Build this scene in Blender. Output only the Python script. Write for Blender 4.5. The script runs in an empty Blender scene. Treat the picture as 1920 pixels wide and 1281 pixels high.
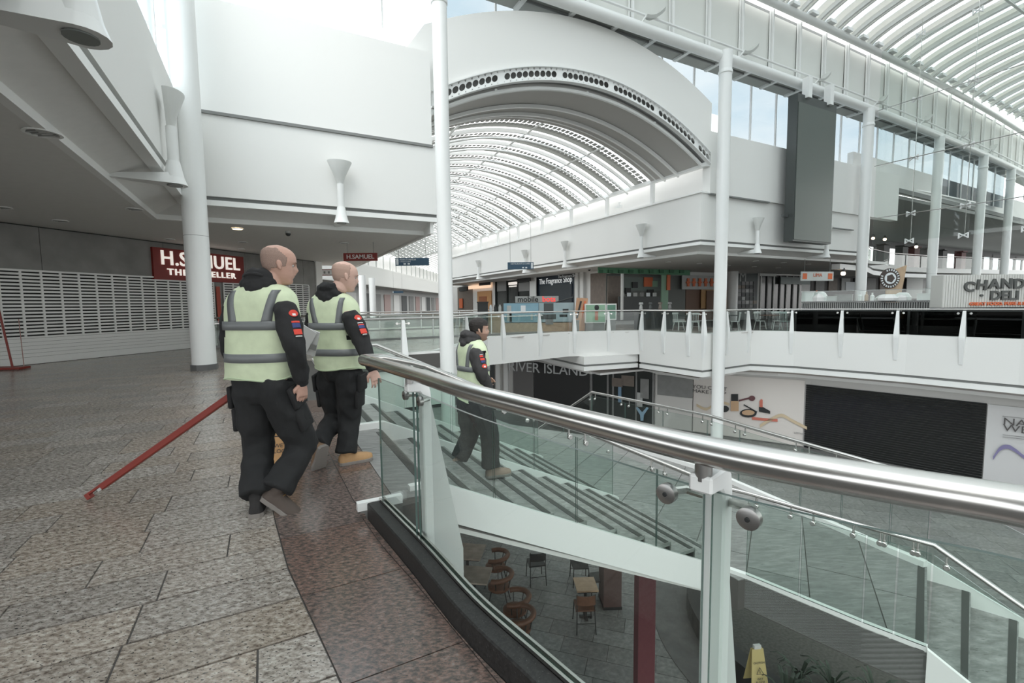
import bpy, bmesh, math, random
from mathutils import Vector, Matrix, noise
PI = math.pi
SC = bpy.context.scene
C = SC.collection
random.seed(7)
# ---------------------------------------------------------------- camera, world, exposure
CAM_H, FPX, PITCH, ROLL = 1.42, 873.0, math.radians(4.58), math.radians(-0.65)
_F = Vector((0, math.cos(PITCH), -math.sin(PITCH)))
_R0 = Vector((1, 0, 0)); _U0 = Vector((0, math.sin(PITCH), math.cos(PITCH)))
_R = _R0 * math.cos(ROLL) + _U0 * math.sin(ROLL)
_U = -_R0 * math.sin(ROLL) + _U0 * math.cos(ROLL)
cd = bpy.data.cameras.new('camera'); cam = bpy.data.objects.new('camera', cd); C.objects.link(cam)
cd.sensor_width = 36; cd.lens = FPX / 1920 * 36; cd.clip_start = 0.05; cd.clip_end = 600
cam.matrix_world = Matrix(((_R.x, _U.x, -_F.x, 0), (_R.y, _U.y, -_F.y, 0), (_R.z, _U.z, -_F.z, CAM_H), (0, 0, 0, 1)))
SC.camera = cam
SC.view_settings.view_transform = 'Standard'; SC.view_settings.look = 'None'
SC.view_settings.gamma = 1; SC.view_settings.use_curve_mapping = False
SC.view_settings.exposure = 1.2
SC.cycles.max_bounces = 10; SC.cycles.diffuse_bounces = 6; SC.cycles.glossy_bounces = 4
SC.cycles.transparent_max_bounces = 24; SC.cycles.transmission_bounces = 6
SC.cycles.sample_clamp_indirect = 6; SC.cycles.caustics_reflective = False; SC.cycles.caustics_refractive = False
SC.cycles.use_denoising = True
w = bpy.data.worlds.new('sky'); SC.world = w; w.use_nodes = True
nt = w.node_tree; N = nt.nodes; Lk = nt.links; N.clear()
tc = N.new('ShaderNodeTexCoord'); mp = N.new('ShaderNodeMapping'); mp.inputs['Scale'].default_value = (2.2, 2.2, 5)
no = N.new('ShaderNodeTexNoise'); no.inputs['Scale'].default_value = 1.6; no.inputs['Detail'].default_value = 5
cr = N.new('ShaderNodeValToRGB'); cr.color_ramp.elements[0].position = .40; cr.color_ramp.elements[0].color = (.76, .84, .88, 1)
cr.color_ramp.elements[1].position = .56; cr.color_ramp.elements[1].color = (.99, .985, .97, 1)
sx = N.new('ShaderNodeSeparateXYZ'); hr = N.new('ShaderNodeValToRGB')
hr.color_ramp.elements[0].position = .46; hr.color_ramp.elements[0].color = (.20, .20, .195, 1)
hr.color_ramp.elements[1].position = .5; hr.color_ramp.elements[1].color = (1, 1, 1, 1)
mr = N.new('ShaderNodeMapRange'); mr.inputs[1].default_value = -1; mr.inputs[2].default_value = 1
mx = N.new('ShaderNodeMix'); mx.data_type = 'RGBA'; mx.blend_type = 'MULTIPLY'; mx.inputs[0].default_value = 1
bg = N.new('ShaderNodeBackground'); bg.inputs['Strength'].default_value = 1.3; ow = N.new('ShaderNodeOutputWorld')
Lk.new(tc.outputs['Generated'], mp.inputs[0]); Lk.new(mp.outputs[0], no.inputs['Vector']); Lk.new(no.outputs[0], cr.inputs[0])
Lk.new(tc.outputs['Generated'], sx.inputs[0]); Lk.new(sx.outputs[2], mr.inputs[0]); Lk.new(mr.outputs[0], hr.inputs[0])
Lk.new(cr.outputs[0], mx.inputs[6]); Lk.new(hr.outputs[0], mx.inputs[7]); Lk.new(mx.outputs[2], bg.inputs[0]); Lk.new(bg.outputs[0], ow.inputs[0])
sd = bpy.data.lights.new('sun', 'SUN'); sd.energy = 0.95; sd.angle = math.radians(40); sd.color = (1, .975, .94)
so = bpy.data.objects.new('sun', sd); C.objects.link(so); so.rotation_euler = (math.radians(28), math.radians(-14), 0)

# ---------------------------------------------------------------- frames: the mall stands turned 27.77 degrees to the view
ANG = math.radians(27.77)
UX, UY = math.cos(ANG), math.sin(ANG)
VX, VY = -UY, UX
def uv(U, V, z=0.0): return Vector((U * UX + V * VX, U * UY + V * VY, z))
def toUV(p): return (p[0] * UX + p[1] * UY, p[0] * VX + p[1] * VY)
def ray(px, py): return _F * FPX + _R * (px - 960) + _U * (640.5 - py)
def atz(px, py, z):
    r = ray(px, py); return Vector((0, 0, CAM_H)) + r * ((z - CAM_H) / r.z)
def atd(px, py, d):
    r = ray(px, py); return Vector((0, 0, CAM_H)) + r * (d / r.y)
def atV(px, py, V):
    r = ray(px, py); k = r.x * VX + r.y * VY; return Vector((0, 0, CAM_H)) + r * (V / k)
def atU(px, py, U):
    r = ray(px, py); k = r.x * UX + r.y * UY; return Vector((0, 0, CAM_H)) + r * (U / k)
def atline(px, py, a, b):      # point of a vertical plane through a and b
    r = ray(px, py); nx, ny = -(b[1] - a[1]), b[0] - a[0]
    return Vector((0, 0, CAM_H)) + r * ((a[0] * nx + a[1] * ny) / (r.x * nx + r.y * ny))

# ---------------------------------------------------------------- materials
MATS = {}
def mat(name, col, rough=.5, metal=0.0, emit=0.0, spec=.5, var=0.0, vscale=8.0, bump=0.0, bscale=60.0, aniso=0.0):
    if name in MATS: return MATS[name]
    m = bpy.data.materials.new(name); m.use_nodes = True; t = m.node_tree; b = t.nodes['Principled BSDF']
    c = (col[0], col[1], col[2], 1)
    b.inputs['Base Color'].default_value = c; b.inputs['Roughness'].default_value = rough
    b.inputs['Metallic'].default_value = metal; b.inputs['Specular IOR Level'].default_value = spec
    if aniso: b.inputs['Anisotropic'].default_value = aniso
    if emit:
        b.inputs['Emission Color'].default_value = c; b.inputs['Emission Strength'].default_value = emit
    if var or bump:
        g = t.nodes.new('ShaderNodeNewGeometry')
    if var:
        n = t.nodes.new('ShaderNodeTexNoise'); n.inputs['Scale'].default_value = vscale; n.inputs['Detail'].default_value = 6
        r = t.nodes.new('ShaderNodeValToRGB')
        r.color_ramp.elements[0].position = .3; r.color_ramp.elements[1].position = .7
        r.color_ramp.elements[0].color = tuple(x * (1 - var) for x in c[:3]) + (1,)
        r.color_ramp.elements[1].color = tuple(min(1, x * (1 + var)) for x in c[:3]) + (1,)
        t.links.new(g.outputs['Position'], n.inputs['Vector']); t.links.new(n.outputs[0], r.inputs[0]); t.links.new(r.outputs[0], b.inputs['Base Color'])
    if bump:
        n2 = t.nodes.new('ShaderNodeTexNoise'); n2.inputs['Scale'].default_value = bscale; n2.inputs['Detail'].default_value = 4
        bp = t.nodes.new('ShaderNodeBump'); bp.inputs['Strength'].default_value = bump; bp.inputs['Distance'].default_value = .01
        t.links.new(g.outputs['Position'], n2.inputs['Vector']); t.links.new(n2.outputs[0], bp.inputs['Height']); t.links.new(bp.outputs[0], b.inputs['Normal'])
    MATS[name] = m
    return m
def glass(name, tint, refl=1.0, rough=0.0):
    if name in MATS: return MATS[name]
    m = bpy.data.materials.new(name); m.use_nodes = True; t = m.node_tree; t.nodes.clear()
    o = t.nodes.new('ShaderNodeOutputMaterial'); a = t.nodes.new('ShaderNodeBsdfTransparent'); g = t.nodes.new('ShaderNodeBsdfGlossy')
    g.inputs['Roughness'].default_value = rough; a.inputs[0].default_value = (*tint, 1)
    f = t.nodes.new('ShaderNodeLayerWeight'); f.inputs[0].default_value = .5
    pw = t.nodes.new('ShaderNodeMath'); pw.operation = 'POWER'; pw.inputs[1].default_value = 4.5
    mu = t.nodes.new('ShaderNodeMapRange'); mu.inputs[3].default_value = .035 * refl; mu.inputs[4].default_value = .75 * refl
    t.links.new(f.outputs['Facing'], pw.inputs[0])
    x = t.nodes.new('ShaderNodeMixShader'); t.links.new(pw.outputs[0], mu.inputs[0]); t.links.new(mu.outputs[0], x.inputs[0])
    t.links.new(a.outputs[0], x.inputs[1]); t.links.new(g.outputs[0], x.inputs[2]); t.links.new(x.outputs[0], o.inputs[0])
    MATS[name] = m; return m
def frosted(name, col, through=.5):
    m = bpy.data.materials.new(name); m.use_nodes = True; t = m.node_tree; t.nodes.clear()
    o = t.nodes.new('ShaderNodeOutputMaterial'); a = t.nodes.new('ShaderNodeBsdfTranslucent'); g = t.nodes.new('ShaderNodeBsdfDiffuse')
    a.inputs[0].default_value = (*col, 1); g.inputs[0].default_value = (*col, 1)
    x = t.nodes.new('ShaderNodeMixShader'); x.inputs[0].default_value = 1 - through
    t.links.new(a.outputs[0], x.inputs[1]); t.links.new(g.outputs[0], x.inputs[2]); t.links.new(x.outputs[0], o.inputs[0])
    return m
def granite(name, stops, scale, stretch, island=.18, rough=.3, fleck=(.03, .03, .03), fleck_pos=.62, joints=None, coat=0.0):
    m = bpy.data.materials.new(name); m.use_nodes = True; t = m.node_tree; b = t.nodes['Principled BSDF']; n_ = t.nodes.new; l = t.links.new
    g = n_('ShaderNodeNewGeometry'); mp = n_('ShaderNodeMapping'); mp.inputs['Rotation'].default_value = (0, 0, -ANG - .35); mp.inputs['Scale'].default_value = (stretch, 1, 1)
    l(g.outputs['Position'], mp.inputs[0])
    a = n_('ShaderNodeTexNoise'); a.inputs['Scale'].default_value = scale; a.inputs['Detail'].default_value = 7; a.inputs['Roughness'].default_value = .68
    l(mp.outputs[0], a.inputs['Vector'])
    r = n_('ShaderNodeValToRGB'); e = r.color_ramp.elements
    e[0].position, e[0].color = stops[0][0], (*stops[0][1], 1); e[1].position, e[1].color = stops[-1][0], (*stops[-1][1], 1)
    for p, c in stops[1:-1]:
        q = e.new(p); q.color = (*c, 1)
    l(a.outputs[0], r.inputs[0])
    f = n_('ShaderNodeTexNoise'); f.inputs['Scale'].default_value = scale * 2.3; f.inputs['Detail'].default_value = 3; l(mp.outputs[0], f.inputs['Vector'])
    fr = n_('ShaderNodeValToRGB'); fr.color_ramp.elements[0].position = fleck_pos; fr.color_ramp.elements[1].position = fleck_pos + .06
    fr.color_ramp.elements[0].color = (0, 0, 0, 1); fr.color_ramp.elements[1].color = (1, 1, 1, 1); l(f.outputs[0], fr.inputs[0])
    mx = n_('ShaderNodeMix'); mx.data_type = 'RGBA'; l(fr.outputs[0], mx.inputs[0]); l(r.outputs[0], mx.inputs[6]); mx.inputs[7].default_value = (*fleck, 1)
    hs = n_('ShaderNodeHueSaturation'); mr = n_('ShaderNodeMapRange'); mr.inputs[3].default_value = 1 - island; mr.inputs[4].default_value = 1 + island
    oi = n_('ShaderNodeObjectInfo'); ad = n_('ShaderNodeMath'); ad.operation = 'ADD'; fc = n_('ShaderNodeMath'); fc.operation = 'FRACT'
    l(g.outputs['Random Per Island'], ad.inputs[0]); l(oi.outputs['Random'], ad.inputs[1]); l(ad.outputs[0], fc.inputs[0]); l(fc.outputs[0], mr.inputs[0]); l(mr.outputs[0], hs.inputs['Value'])
    m3 = n_('ShaderNodeMapRange'); m3.inputs[3].default_value = .75; m3.inputs[4].default_value = 1.25
    m4 = n_('ShaderNodeMath'); m4.operation = 'MULTIPLY'; m4.inputs[1].default_value = 7.31; f4 = n_('ShaderNodeMath'); f4.operation = 'FRACT'
    l(fc.outputs[0], m4.inputs[0]); l(m4.outputs[0], f4.inputs[0]); l(f4.outputs[0], m3.inputs[0]); l(m3.outputs[0], hs.inputs['Saturation'])
    l(mx.outputs[2], hs.inputs['Color'])
    out = hs.outputs[0]
    l(out, b.inputs['Base Color'])
    rr = n_('ShaderNodeMapRange'); rr.inputs[3].default_value = rough * .8; rr.inputs[4].default_value = rough * 1.3; l(a.outputs[0], rr.inputs[0]); l(rr.outputs[0], b.inputs['Roughness'])
    bp = n_('ShaderNodeBump'); bp.inputs['Strength'].default_value = .12; bp.inputs['Distance'].default_value = .003; l(f.outputs[0], bp.inputs['Height']); l(bp.outputs[0], b.inputs['Normal'])
    MATS[name] = m; return m

white = mat('white_plaster', (.80, .80, .78), .75, bump=.03, bscale=30)
warmwhite = mat('warm_white_plaster', (.79, .785, .77), .7)
steelwhite = mat('white_painted_steel', (.80, .81, .80), .35)
soffit = mat('ceiling_paint', (.74, .735, .715), .8, var=.02)
trimwhite = mat('trim_paint', (.84, .845, .83), .5)
gapdark = mat('shadow_gap', (.22, .225, .22), .8)
inox = mat('brushed_steel', (.62, .61, .59), .24, 1.0, aniso=.5)
inox_dark = mat('dull_steel', (.40, .39, .38), .32, 1.0)
black = mat('black_paint', (.018, .02, .02), .5)
darkgrey = mat('dark_grey', (.07, .075, .075), .6)
midgrey = mat('mid_grey', (.24, .24, .235), .6, var=.08, vscale=3)
glass_near = glass('green_balustrade_glass', (.915, .952, .935), 1.0)
glass_edge = mat('glass_edge_green', (.08, .13, .115), .2)
glass_far = glass('pale_glass', (.93, .96, .95), 1.0)
glass_screen = glass('screen_glass', (.925, .95, .935), .9)
glass_blue = glass('sky_dimming_glass', (.53, .565, .585), .3)  # dark blue tint put in to dim the bright sky behind the panes
glass_sky = glass('clerestory_glass', (.86, .905, .93), .5)
frost = frosted('frosted_panel', (.84, .85, .83), .6)
redpaint = mat('red_paint', (.23, .030, .020), .5)

# ---------------------------------------------------------------- mesh helpers
def P3(p, z=0.0): return Vector((p[0], p[1], p[2] if len(p) > 2 else z))
class MB:
    def __init__(s): s.v = []; s.f = []; s.mi = []; s.cur = 0
    def add(s, vs, fs):
        o = len(s.v); s.v += [Vector(v) for v in vs]
        for f in fs: s.f.append([i + o for i in f]); s.mi.append(s.cur)
        return s
    def box(s, c, size, rz=0.0, M=None):
        hx, hy, hz = size[0] / 2, size[1] / 2, size[2] / 2; c = Vector(c)
        R = M if M is not None else Matrix.Rotation(rz, 3, 'Z')
        vs = [c + R @ Vector((x * hx, y * hy, z * hz)) for z in (-1, 1) for y in (-1, 1) for x in (-1, 1)]
        return s.add(vs, [(0, 2, 3, 1), (4, 5, 7, 6), (0, 1, 5, 4), (2, 6, 7, 3), (0, 4, 6, 2), (1, 3, 7, 5)])
    def prism(s, poly, z0, z1):
        n = len(poly); a = sum(poly[i][0] * poly[(i + 1) % n][1] - poly[(i + 1) % n][0] * poly[i][1] for i in range(n))
        if a < 0: poly = poly[::-1]
        vs = [(p[0], p[1], z0) for p in poly] + [(p[0], p[1], z1) for p in poly]
        return s.add(vs, [list(range(n))[::-1], list(range(n, 2 * n))] + [(i, (i + 1) % n, n + (i + 1) % n, n + i) for i in range(n)])
    def slab(s, pts, d):       # planar polygon of 3-D points thickened along vector d
        n = len(pts); d = Vector(d); pts = [Vector(p) for p in pts]
        return s.add(pts + [p + d for p in pts], [list(range(n)), list(range(n, 2 * n))[::-1]] + [(i, n + i, n + (i + 1) % n, (i + 1) % n) for i in range(n)])
    def wall(s, a, b, z0, z1, t=.1):
        a = Vector(a[:2]); b = Vector(b[:2]); d = (b - a).normalized(); nrm = Vector((-d.y, d.x)) * t
        return s.prism([a, b, b + nrm, a + nrm], z0, z1)
    def rings(s, R, caps=True, closed=True):
        n = len(R[0]); o = len(s.v)
        for r in R: s.v += [Vector(p) for p in r]
        m = n if closed else n - 1
        for i in range(len(R) - 1):
            for j in range(m):
                k = (j + 1) % n
                s.f.append([o + i * n + j, o + i * n + k, o + (i + 1) * n + k, o + (i + 1) * n + j]); s.mi.append(s.cur)
        if caps and closed:
            s.f.append([o + j for j in range(n)][::-1]); s.f.append([o + (len(R) - 1) * n + j for j in range(n)]); s.mi += [s.cur] * 2
        return s
    def tube(s, path, r, n=8, caps=True, up=None, sq=1.0):
        path = [Vector(p) for p in path]; m = len(path); R = []
        rr = r if hasattr(r, '__len__') else [r] * m
        prev = None
        for i, p in enumerate(path):
            t = (path[min(i + 1, m - 1)] - path[max(i - 1, 0)]).normalized()
            ref = Vector(up) if up else (Vector((0, 0, 1)) if abs(t.z) < .95 else Vector((0, 1, 0)))
            if prev is not None and not up: ref = prev
            x = (ref - t * ref.dot(t)).normalized(); y = t.cross(x); prev = x
            k = 1.0
            if 0 < i < m - 1:
                c = (path[i] - path[i - 1]).normalized().dot((path[i + 1] - path[i]).normalized()); k = 1 / max(.5, math.sqrt(max(.01, (1 + c) / 2)))
            R.append([p + x * math.cos(a) * rr[i] * sq * k + y * math.sin(a) * rr[i] * k for a in (2 * PI * j / n for j in range(n))])
        return s.rings(R, caps)
    def cyl(s, p, r, h, n=16, r2=None):
        return s.tube([P3(p), P3(p) + Vector((0, 0, h))], [r, r if r2 is None else r2], n)
    def lathe(s, c, prof, n=20, M=None):
        c = Vector(c); M = M or Matrix.Identity(3)
        return s.rings([[c + M @ Vector((r * math.cos(2 * PI * j / n), r * math.sin(2 * PI * j / n), z)) for j in range(n)] for r, z in prof])
    def sweep(s, prof, path, closed_prof=True):    # prof (offset to the right of travel, z) along a level path, mitred
        path = [Vector(p[:2]) for p in path]; m = len(path); R = []
        for i, p in enumerate(path):
            d0 = (path[i] - path[i - 1]).normalized() if i else (path[1] - path[0]).normalized()
            d1 = (path[i + 1] - path[i]).normalized() if i < m - 1 else d0
            n0 = Vector((d0.y, -d0.x)); n1 = Vector((d1.y, -d1.x)); b = (n0 + n1).normalized(); k = 1 / max(.35, b.dot(n0))
            R.append([(p.x + b.x * o * k, p.y + b.y * o * k, z) for o, z in prof])
        return s.rings(R, caps=closed_prof, closed=closed_prof)
    def ball(s, c, r, n=12, M=None):
        c = Vector(c); r = r if hasattr(r, '__len__') else (r, r, r); M = M or Matrix.Identity(3); R = []
        for i in range(1, n):
            ph = PI * i / n
            R.append([c + M @ Vector((r[0] * math.sin(ph) * math.cos(2 * PI * j / (2 * n)), r[1] * math.sin(ph) * math.sin(2 * PI * j / (2 * n)), -r[2] * math.cos(ph))) for j in range(2 * n)])
        return s.rings(R)
    def mesh(s, name):
        me = bpy.data.meshes.new(name); me.from_pydata([tuple(v) for v in s.v], [], s.f); return me
    def build(s, name, m, parent=None, smooth=0, bevel=0.0, **tags):
        inv = None
        if parent is not None: inv = WM(parent).inverted()
        me = bpy.data.meshes.new(name)
        me.from_pydata([tuple(inv @ v) if inv is not None else tuple(v) for v in s.v], [], s.f)
        b = bmesh.new(); b.from_mesh(me); bmesh.ops.recalc_face_normals(b, faces=b.faces)
        if bevel: bmesh.ops.bevel(b, geom=[e for e in b.edges if len(e.link_faces) == 2 and e.calc_face_angle(0) > .5], offset=bevel, segments=1, affect='EDGES', clamp_overlap=True)
        b.to_mesh(me); b.free()
        ms = m if isinstance(m, (list, tuple)) else [m]
        for q in ms: me.materials.append(q)
        if len(ms) > 1 and not bevel: me.polygons.foreach_set('material_index', s.mi)
        if smooth:
            me.shade_smooth(); me.set_sharp_from_angle(angle=math.radians(smooth))
        o = bpy.data.objects.new(name, me); C.objects.link(o)
        if parent is not None: o.parent = parent
        for k, v in tags.items(): o[k] = v
        return o
_wm = {}
def WM(o):
    M = Matrix.LocRotScale(o.location, o.rotation_euler, None)
    return (WM(o.parent) @ M) if o.parent else M
def thing(name, label, cat, loc=(0, 0, 0), rz=0.0, group=None):
    o = bpy.data.objects.new(name, None); C.objects.link(o); o.location = loc; o.rotation_euler = (0, 0, rz); o.empty_display_size = .1
    o['label'] = label; o['category'] = cat
    if group: o['group'] = group
    return o
def tag(o, label, cat, group=None, kind=None):
    o['label'] = label; o['category'] = cat
    if group: o['group'] = group
    if kind: o['kind'] = kind
    return o
def struct(mb, name, m, label=None, parent=None, **k):
    o = mb.build(name, m, parent, **k)
    if parent is None: o['kind'] = 'structure'
    if label: o['label'] = label
    return o
def copy_tree(o, loc=None, rz=None, parent=None, label=None):
    c = o.copy(); C.objects.link(c); c.parent = parent
    if loc is not None: c.location = loc
    if rz is not None: c.rotation_euler = (0, 0, rz)
    if label: c['label'] = label
    for ch in o.children: copy_tree(ch, parent=c)
    return c
def spline(pts, n=8, closed=False):
    pts = [Vector(p) for p in pts]; out = []
    for i in range(len(pts) - 1):
        p0 = pts[max(i - 1, 0)]; p1 = pts[i]; p2 = pts[i + 1]; p3 = pts[min(i + 2, len(pts) - 1)]
        for k in range(n):
            t = k / n
            out.append(.5 * ((2 * p1) + (p2 - p0) * t + (2 * p0 - 5 * p1 + 4 * p2 - p3) * t * t + (3 * p1 - p0 - 3 * p2 + p3) * t ** 3))
    out.append(pts[-1]); return out
_txt = {}
def text(s, size, M, m, parent, name='lettering', ext=.004, align='CENTER', sx=1.0, bold=0.0, shear=0.0, sp=1.0):
    """M: 4x4 world matrix, text lies in its xy plane"""
    cu = bpy.data.curves.new('t', 'FONT'); cu.body = s; cu.size = size; cu.align_x = align; cu.align_y = 'CENTER'; cu.extrude = ext; cu.offset = bold; cu.shear = shear
    cu.resolution_u = 3; cu.space_character = sp
    ob = bpy.data.objects.new('t', cu); C.objects.link(ob)
    me = bpy.data.meshes.new_from_object(ob.evaluated_get(bpy.context.evaluated_depsgraph_get()))
    bpy.data.objects.remove(ob); bpy.data.curves.remove(cu)
    W = M @ Matrix.Diagonal((sx, 1, 1, 1))
    if parent is not None: W = WM(parent).inverted() @ W
    me.transform(W); me.materials.clear(); me.materials.append(m)
    o = bpy.data.objects.new(name, me); C.objects.link(o)
    if parent is not None: o.parent = parent
    return o
def frame(origin, right, up=(0, 0, 1)):
    x = Vector(right).normalized(); y = Vector(up).normalized(); z = x.cross(y)
    M = Matrix((x, y, z)).transposed().to_4x4(); M.translation = Vector(origin); return M

def px_of(p):
    v = Vector(p) - Vector((0, 0, CAM_H)); d = v.dot(_F); return (960 + FPX * v.dot(_R) / d, 640.5 - FPX * v.dot(_U) / d) if d > .1 else (-9999, 0)
ORD = 'first second third fourth fifth sixth seventh eighth ninth tenth eleventh twelfth thirteenth fourteenth fifteenth sixteenth'.split()
# ================================================================ LEVELS
LAND, GRD = -1.65, -5.4
# ---------------------------------------------------------------- curve of the near balustrade (plan), found at handrail height
RAILZ = 1.05
_rp = [(2480, 1072), (2180, 1006), (1920, 951), (1700, 914), (1500, 880), (1320, 845), (1150, 804), (1000, 766), (880, 735), (790, 706), (730, 688), (700, 679)]
RAILP = []
for q in _rp:
    p = atz(q[0], q[1], RAILZ); RAILP.append(Vector((p.x, p.y)))
RAIL = [Vector((p.x, p.y)) for p in spline([Vector((p.x, p.y, 0)) for p in RAILP], 6)]
def offs(path, o):      # offset a plan path to its right
    out = []
    for i, p in enumerate(path):
        d = (path[min(i + 1, len(path) - 1)] - path[max(i - 1, 0)]).normalized(); out.append(Vector((p.x + d.y * o, p.y - d.x * o)))
    return out
# ---------------------------------------------------------------- upper gallery floor
gran_l = granite('light_granite', [(.33, (.115, .09, .075)), (.45, (.26, .225, .195)), (.54, (.38, .34, .30)), (.68, (.55, .515, .47))], 46, .55, .13, .22, (.04, .038, .036), .60)
gran_b = granite('brown_granite', [(.36, (.055, .047, .044)), (.48, (.12, .098, .088)), (.55, (.20, .128, .105)), (.66, (.23, .195, .178))], 60, .5, .12, .18, (.05, .048, .046), .62)
gran_k = granite('black_granite', [(.4, (.008, .008, .008)), (.6, (.026, .025, .024))], 60, 1, .05, .5, (.09, .09, .085), .66)
slate = granite('grey_slate', [(.32, (.15, .15, .145)), (.5, (.21, .21, .205)), (.66, (.29, .29, .28))], 20, .22, .10, .5, (.10, .10, .10), .66)
slate_d = granite('dark_slate', [(.32, (.15, .15, .146)), (.5, (.21, .208, .20)), (.66, (.29, .285, .275))], 13, .8, .13, .42, (.12, .12, .115), .68)
grout = mat('grout', (.09, .085, .08), .8)
def bandU(V):       # inner limit of the brown border band
    pts = [(-6, 1.5), (0, .55), (1.2, .27), (1.87, .17), (2.73, .04), (3.5, -.02), (5, -.05), (14, -.05)]
    for (a, x), (b, y) in zip(pts, pts[1:]):
        if a <= V <= b: return x + (y - x) * (V - a) / (b - a)
    return pts[0][1] if V < pts[0][0] else pts[-1][1]
STU = 1.11          # top nosing of the stairs
kerb_in = [toUV(p) for p in offs(RAIL, 0)]
def kerbU(V):
    best = sorted(kerb_in, key=lambda q: abs(q[1] - V))[0]
    return best[0] - .03 if V < 3.3 else STU
GAL = [(-16, -8), (3.5, -8)] + [(kerbU(v) + .05, v) for v in (-3, -2, -1, -.5, 0, .5, 1, 1.5, 2, 2.5, 3)] + [(.80, 3.22), (STU, 3.25), (STU, 7.7), (STU + .1, 13.2), (4.6, 13.25)]
GAL += [toUV(atz(x, y, 0)) for x, y in ((914, 635), (1066, 625), (1141, 623), (1200, 622))]
GAL += [(16.4, 13.7), (20.0, 14.0), (20.9, 12.5), (22.0, 8.8), (22.4, 5.8), (22.2, 2), (21, -3), (18, -8), (60, -8), (60, 110), (-40, 110), (-40, -8)]
FAR_EDGE = GAL[GAL.index((STU, 7.7)):GAL.index((18, -8)) + 1]
mb = MB(); mb.prism([uv(*p)[:2] for p in GAL], -.45, -.008)
floor_up = struct(mb, 'floor', grout, 'upper gallery floor of granite slabs')
# tiles: rows along U, width .30, length .62
tiles = []; rnd = random.Random(3)
RW, TL = .302, .62
v0 = -1.2
while v0 < 30:
    off = rnd.choice((0, .2, .31, .45)) + rnd.uniform(0, .1)
    u1 = bandU(v0 + RW / 2)
    big = v0 > 15.5
    lo = -12
    hi = u1 if v0 < 13.2 else 22
    k = math.floor((lo - off) / TL)
    while True:
        a = off + k * TL; b = a + TL; k += 1
        if a > hi: break
        if b > hi - .14 and not big: b = hi
        if v0 >= 13.2 and a < 22:
            pass
        if b - a < .05: break
        tiles.append((a, b, v0, v0 + RW, v0 < 13.2 and abs(b - hi) < 1e-6))
        if b >= hi: break
    v0 += RW
def tile_vis(t):
    c = uv((t[0] + t[1]) / 2, (t[2] + t[3]) / 2)
    return c.y > .9 and -1.45 < c.x / c.y < 1.25
def in_poly(p, poly):
    c = False; j = len(poly) - 1
    for i in range(len(poly)):
        if (poly[i][1] > p[1]) != (poly[j][1] > p[1]) and p[0] < (poly[j][0] - poly[i][0]) * (p[1] - poly[i][1]) / (poly[j][1] - poly[i][1]) + poly[i][0]: c = not c
        j = i
    return c
tiles = [t for t in tiles if tile_vis(t) and in_poly((t[0] + .05, t[2] + .1), GAL) and in_poly((t[1] - .05, t[3] - .1), GAL)]
tiles.sort(key=lambda t: uv((t[0] + t[1]) / 2, (t[2] + t[3]) / 2).y)
G_ = .0034; GV_ = .0055
std = None
def tile_mb(a, b, c, d, edge, zt=0.0, mbx=None):
    mbx = mbx or MB()
    b0 = bandU(c) if edge else b; b1 = bandU(d) if edge else b
    q = [uv(a + G_, c + GV_), uv(b0 - G_, c + GV_), uv(b1 - G_, d - GV_), uv(a + G_, d - GV_)]
    lo = [(p.x, p.y, zt - .012) for p in q]; hi = [(p.x + (q[0].x + q[2].x - 2 * p.x) * .002, p.y + (q[0].y + q[2].y - 2 * p.y) * .002, zt) for p in q]
    mbx.add(lo + hi, [(4, 5, 6, 7), (0, 1, 5, 4), (1, 2, 6, 5), (2, 3, 7, 6), (3, 0, 4, 7)])
    return mbx
rest = MB()
for i, t in enumerate(tiles):
    if i < 230:
        if t[4] or abs((t[1] - t[0]) - TL) > 1e-6:
            tile_mb(*t[:4], t[4]).build('floor_tile', gran_l, floor_up)
        else:
            if std is None: std = tile_mb(0, TL, 0, RW, False).mesh('floor_tile'); std.materials.append(gran_l)
            o = bpy.data.objects.new('floor_tile', std); C.objects.link(o); o.parent = floor_up; o.location = uv(t[0], t[2])
    else: tile_mb(*t[:4], t[4], 0.0, rest)
rest.build('far_floor_tiles', gran_l, floor_up, kind='stuff')
# brown border: two courses following the kerb, cross joints about every 0.75 m
def course(f0, f1, vs, name, m, k=0):
    for a, b in zip(vs, vs[1:]):
        n = 4; g = .003; lo = []; hi = []
        L_ = [uv(f0(a + g + (b - a - 2 * g) * i / n) + g, a + g + (b - a - 2 * g) * i / n) for i in range(n + 1)]
        R_ = [uv(f1(a + g + (b - a - 2 * g) * i / n) - g, a + g + (b - a - 2 * g) * i / n) for i in range(n + 1)]
        q = MB(); q.prism([p[:2] for p in L_] + [p[:2] for p in R_[::-1]], -.012, 0.0)
        q.build(name, m, floor_up)
kf = [toUV(p) for p in offs(RAIL, -.075)]
def kin(V):
    if V > 3.3: return STU - .33
    q = sorted(kf, key=lambda q: q[1]); 
    for (u0_, v0_), (u1_, v1_) in zip(q, q[1:]):
        if v0_ <= V <= v1_: return u0_ + (u1_ - u0_) * (V - v0_) / (v1_ - v0_ + 1e-9)
    return q[0][0] if V < q[0][1] else q[-1][0]
def midU(V): return bandU(V) + (.50 if V < 3.3 else .52) - max(0, (2.2 - V)) * .03
course(bandU, lambda V: min(midU(V), kin(V) - .004), [-1.0, -.3, .45, 1.18, 1.75, 2.42, 3.1, 3.9, 4.75, 5.6, 6.5, 7.4, 8.4, 9.4, 10.5, 11.6, 12.8], 'border_slab', gran_b)
course(lambda V: min(midU(V), kin(V) - .01), kin, [.6, 1.3, 2.05, 2.85, 3.22], 'border_slab', gran_b)
course(midU, lambda V: STU - .34, [3.32, 4.1, 4.95, 5.8, 6.7, 7.6], 'border_slab', gran_b)
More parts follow.
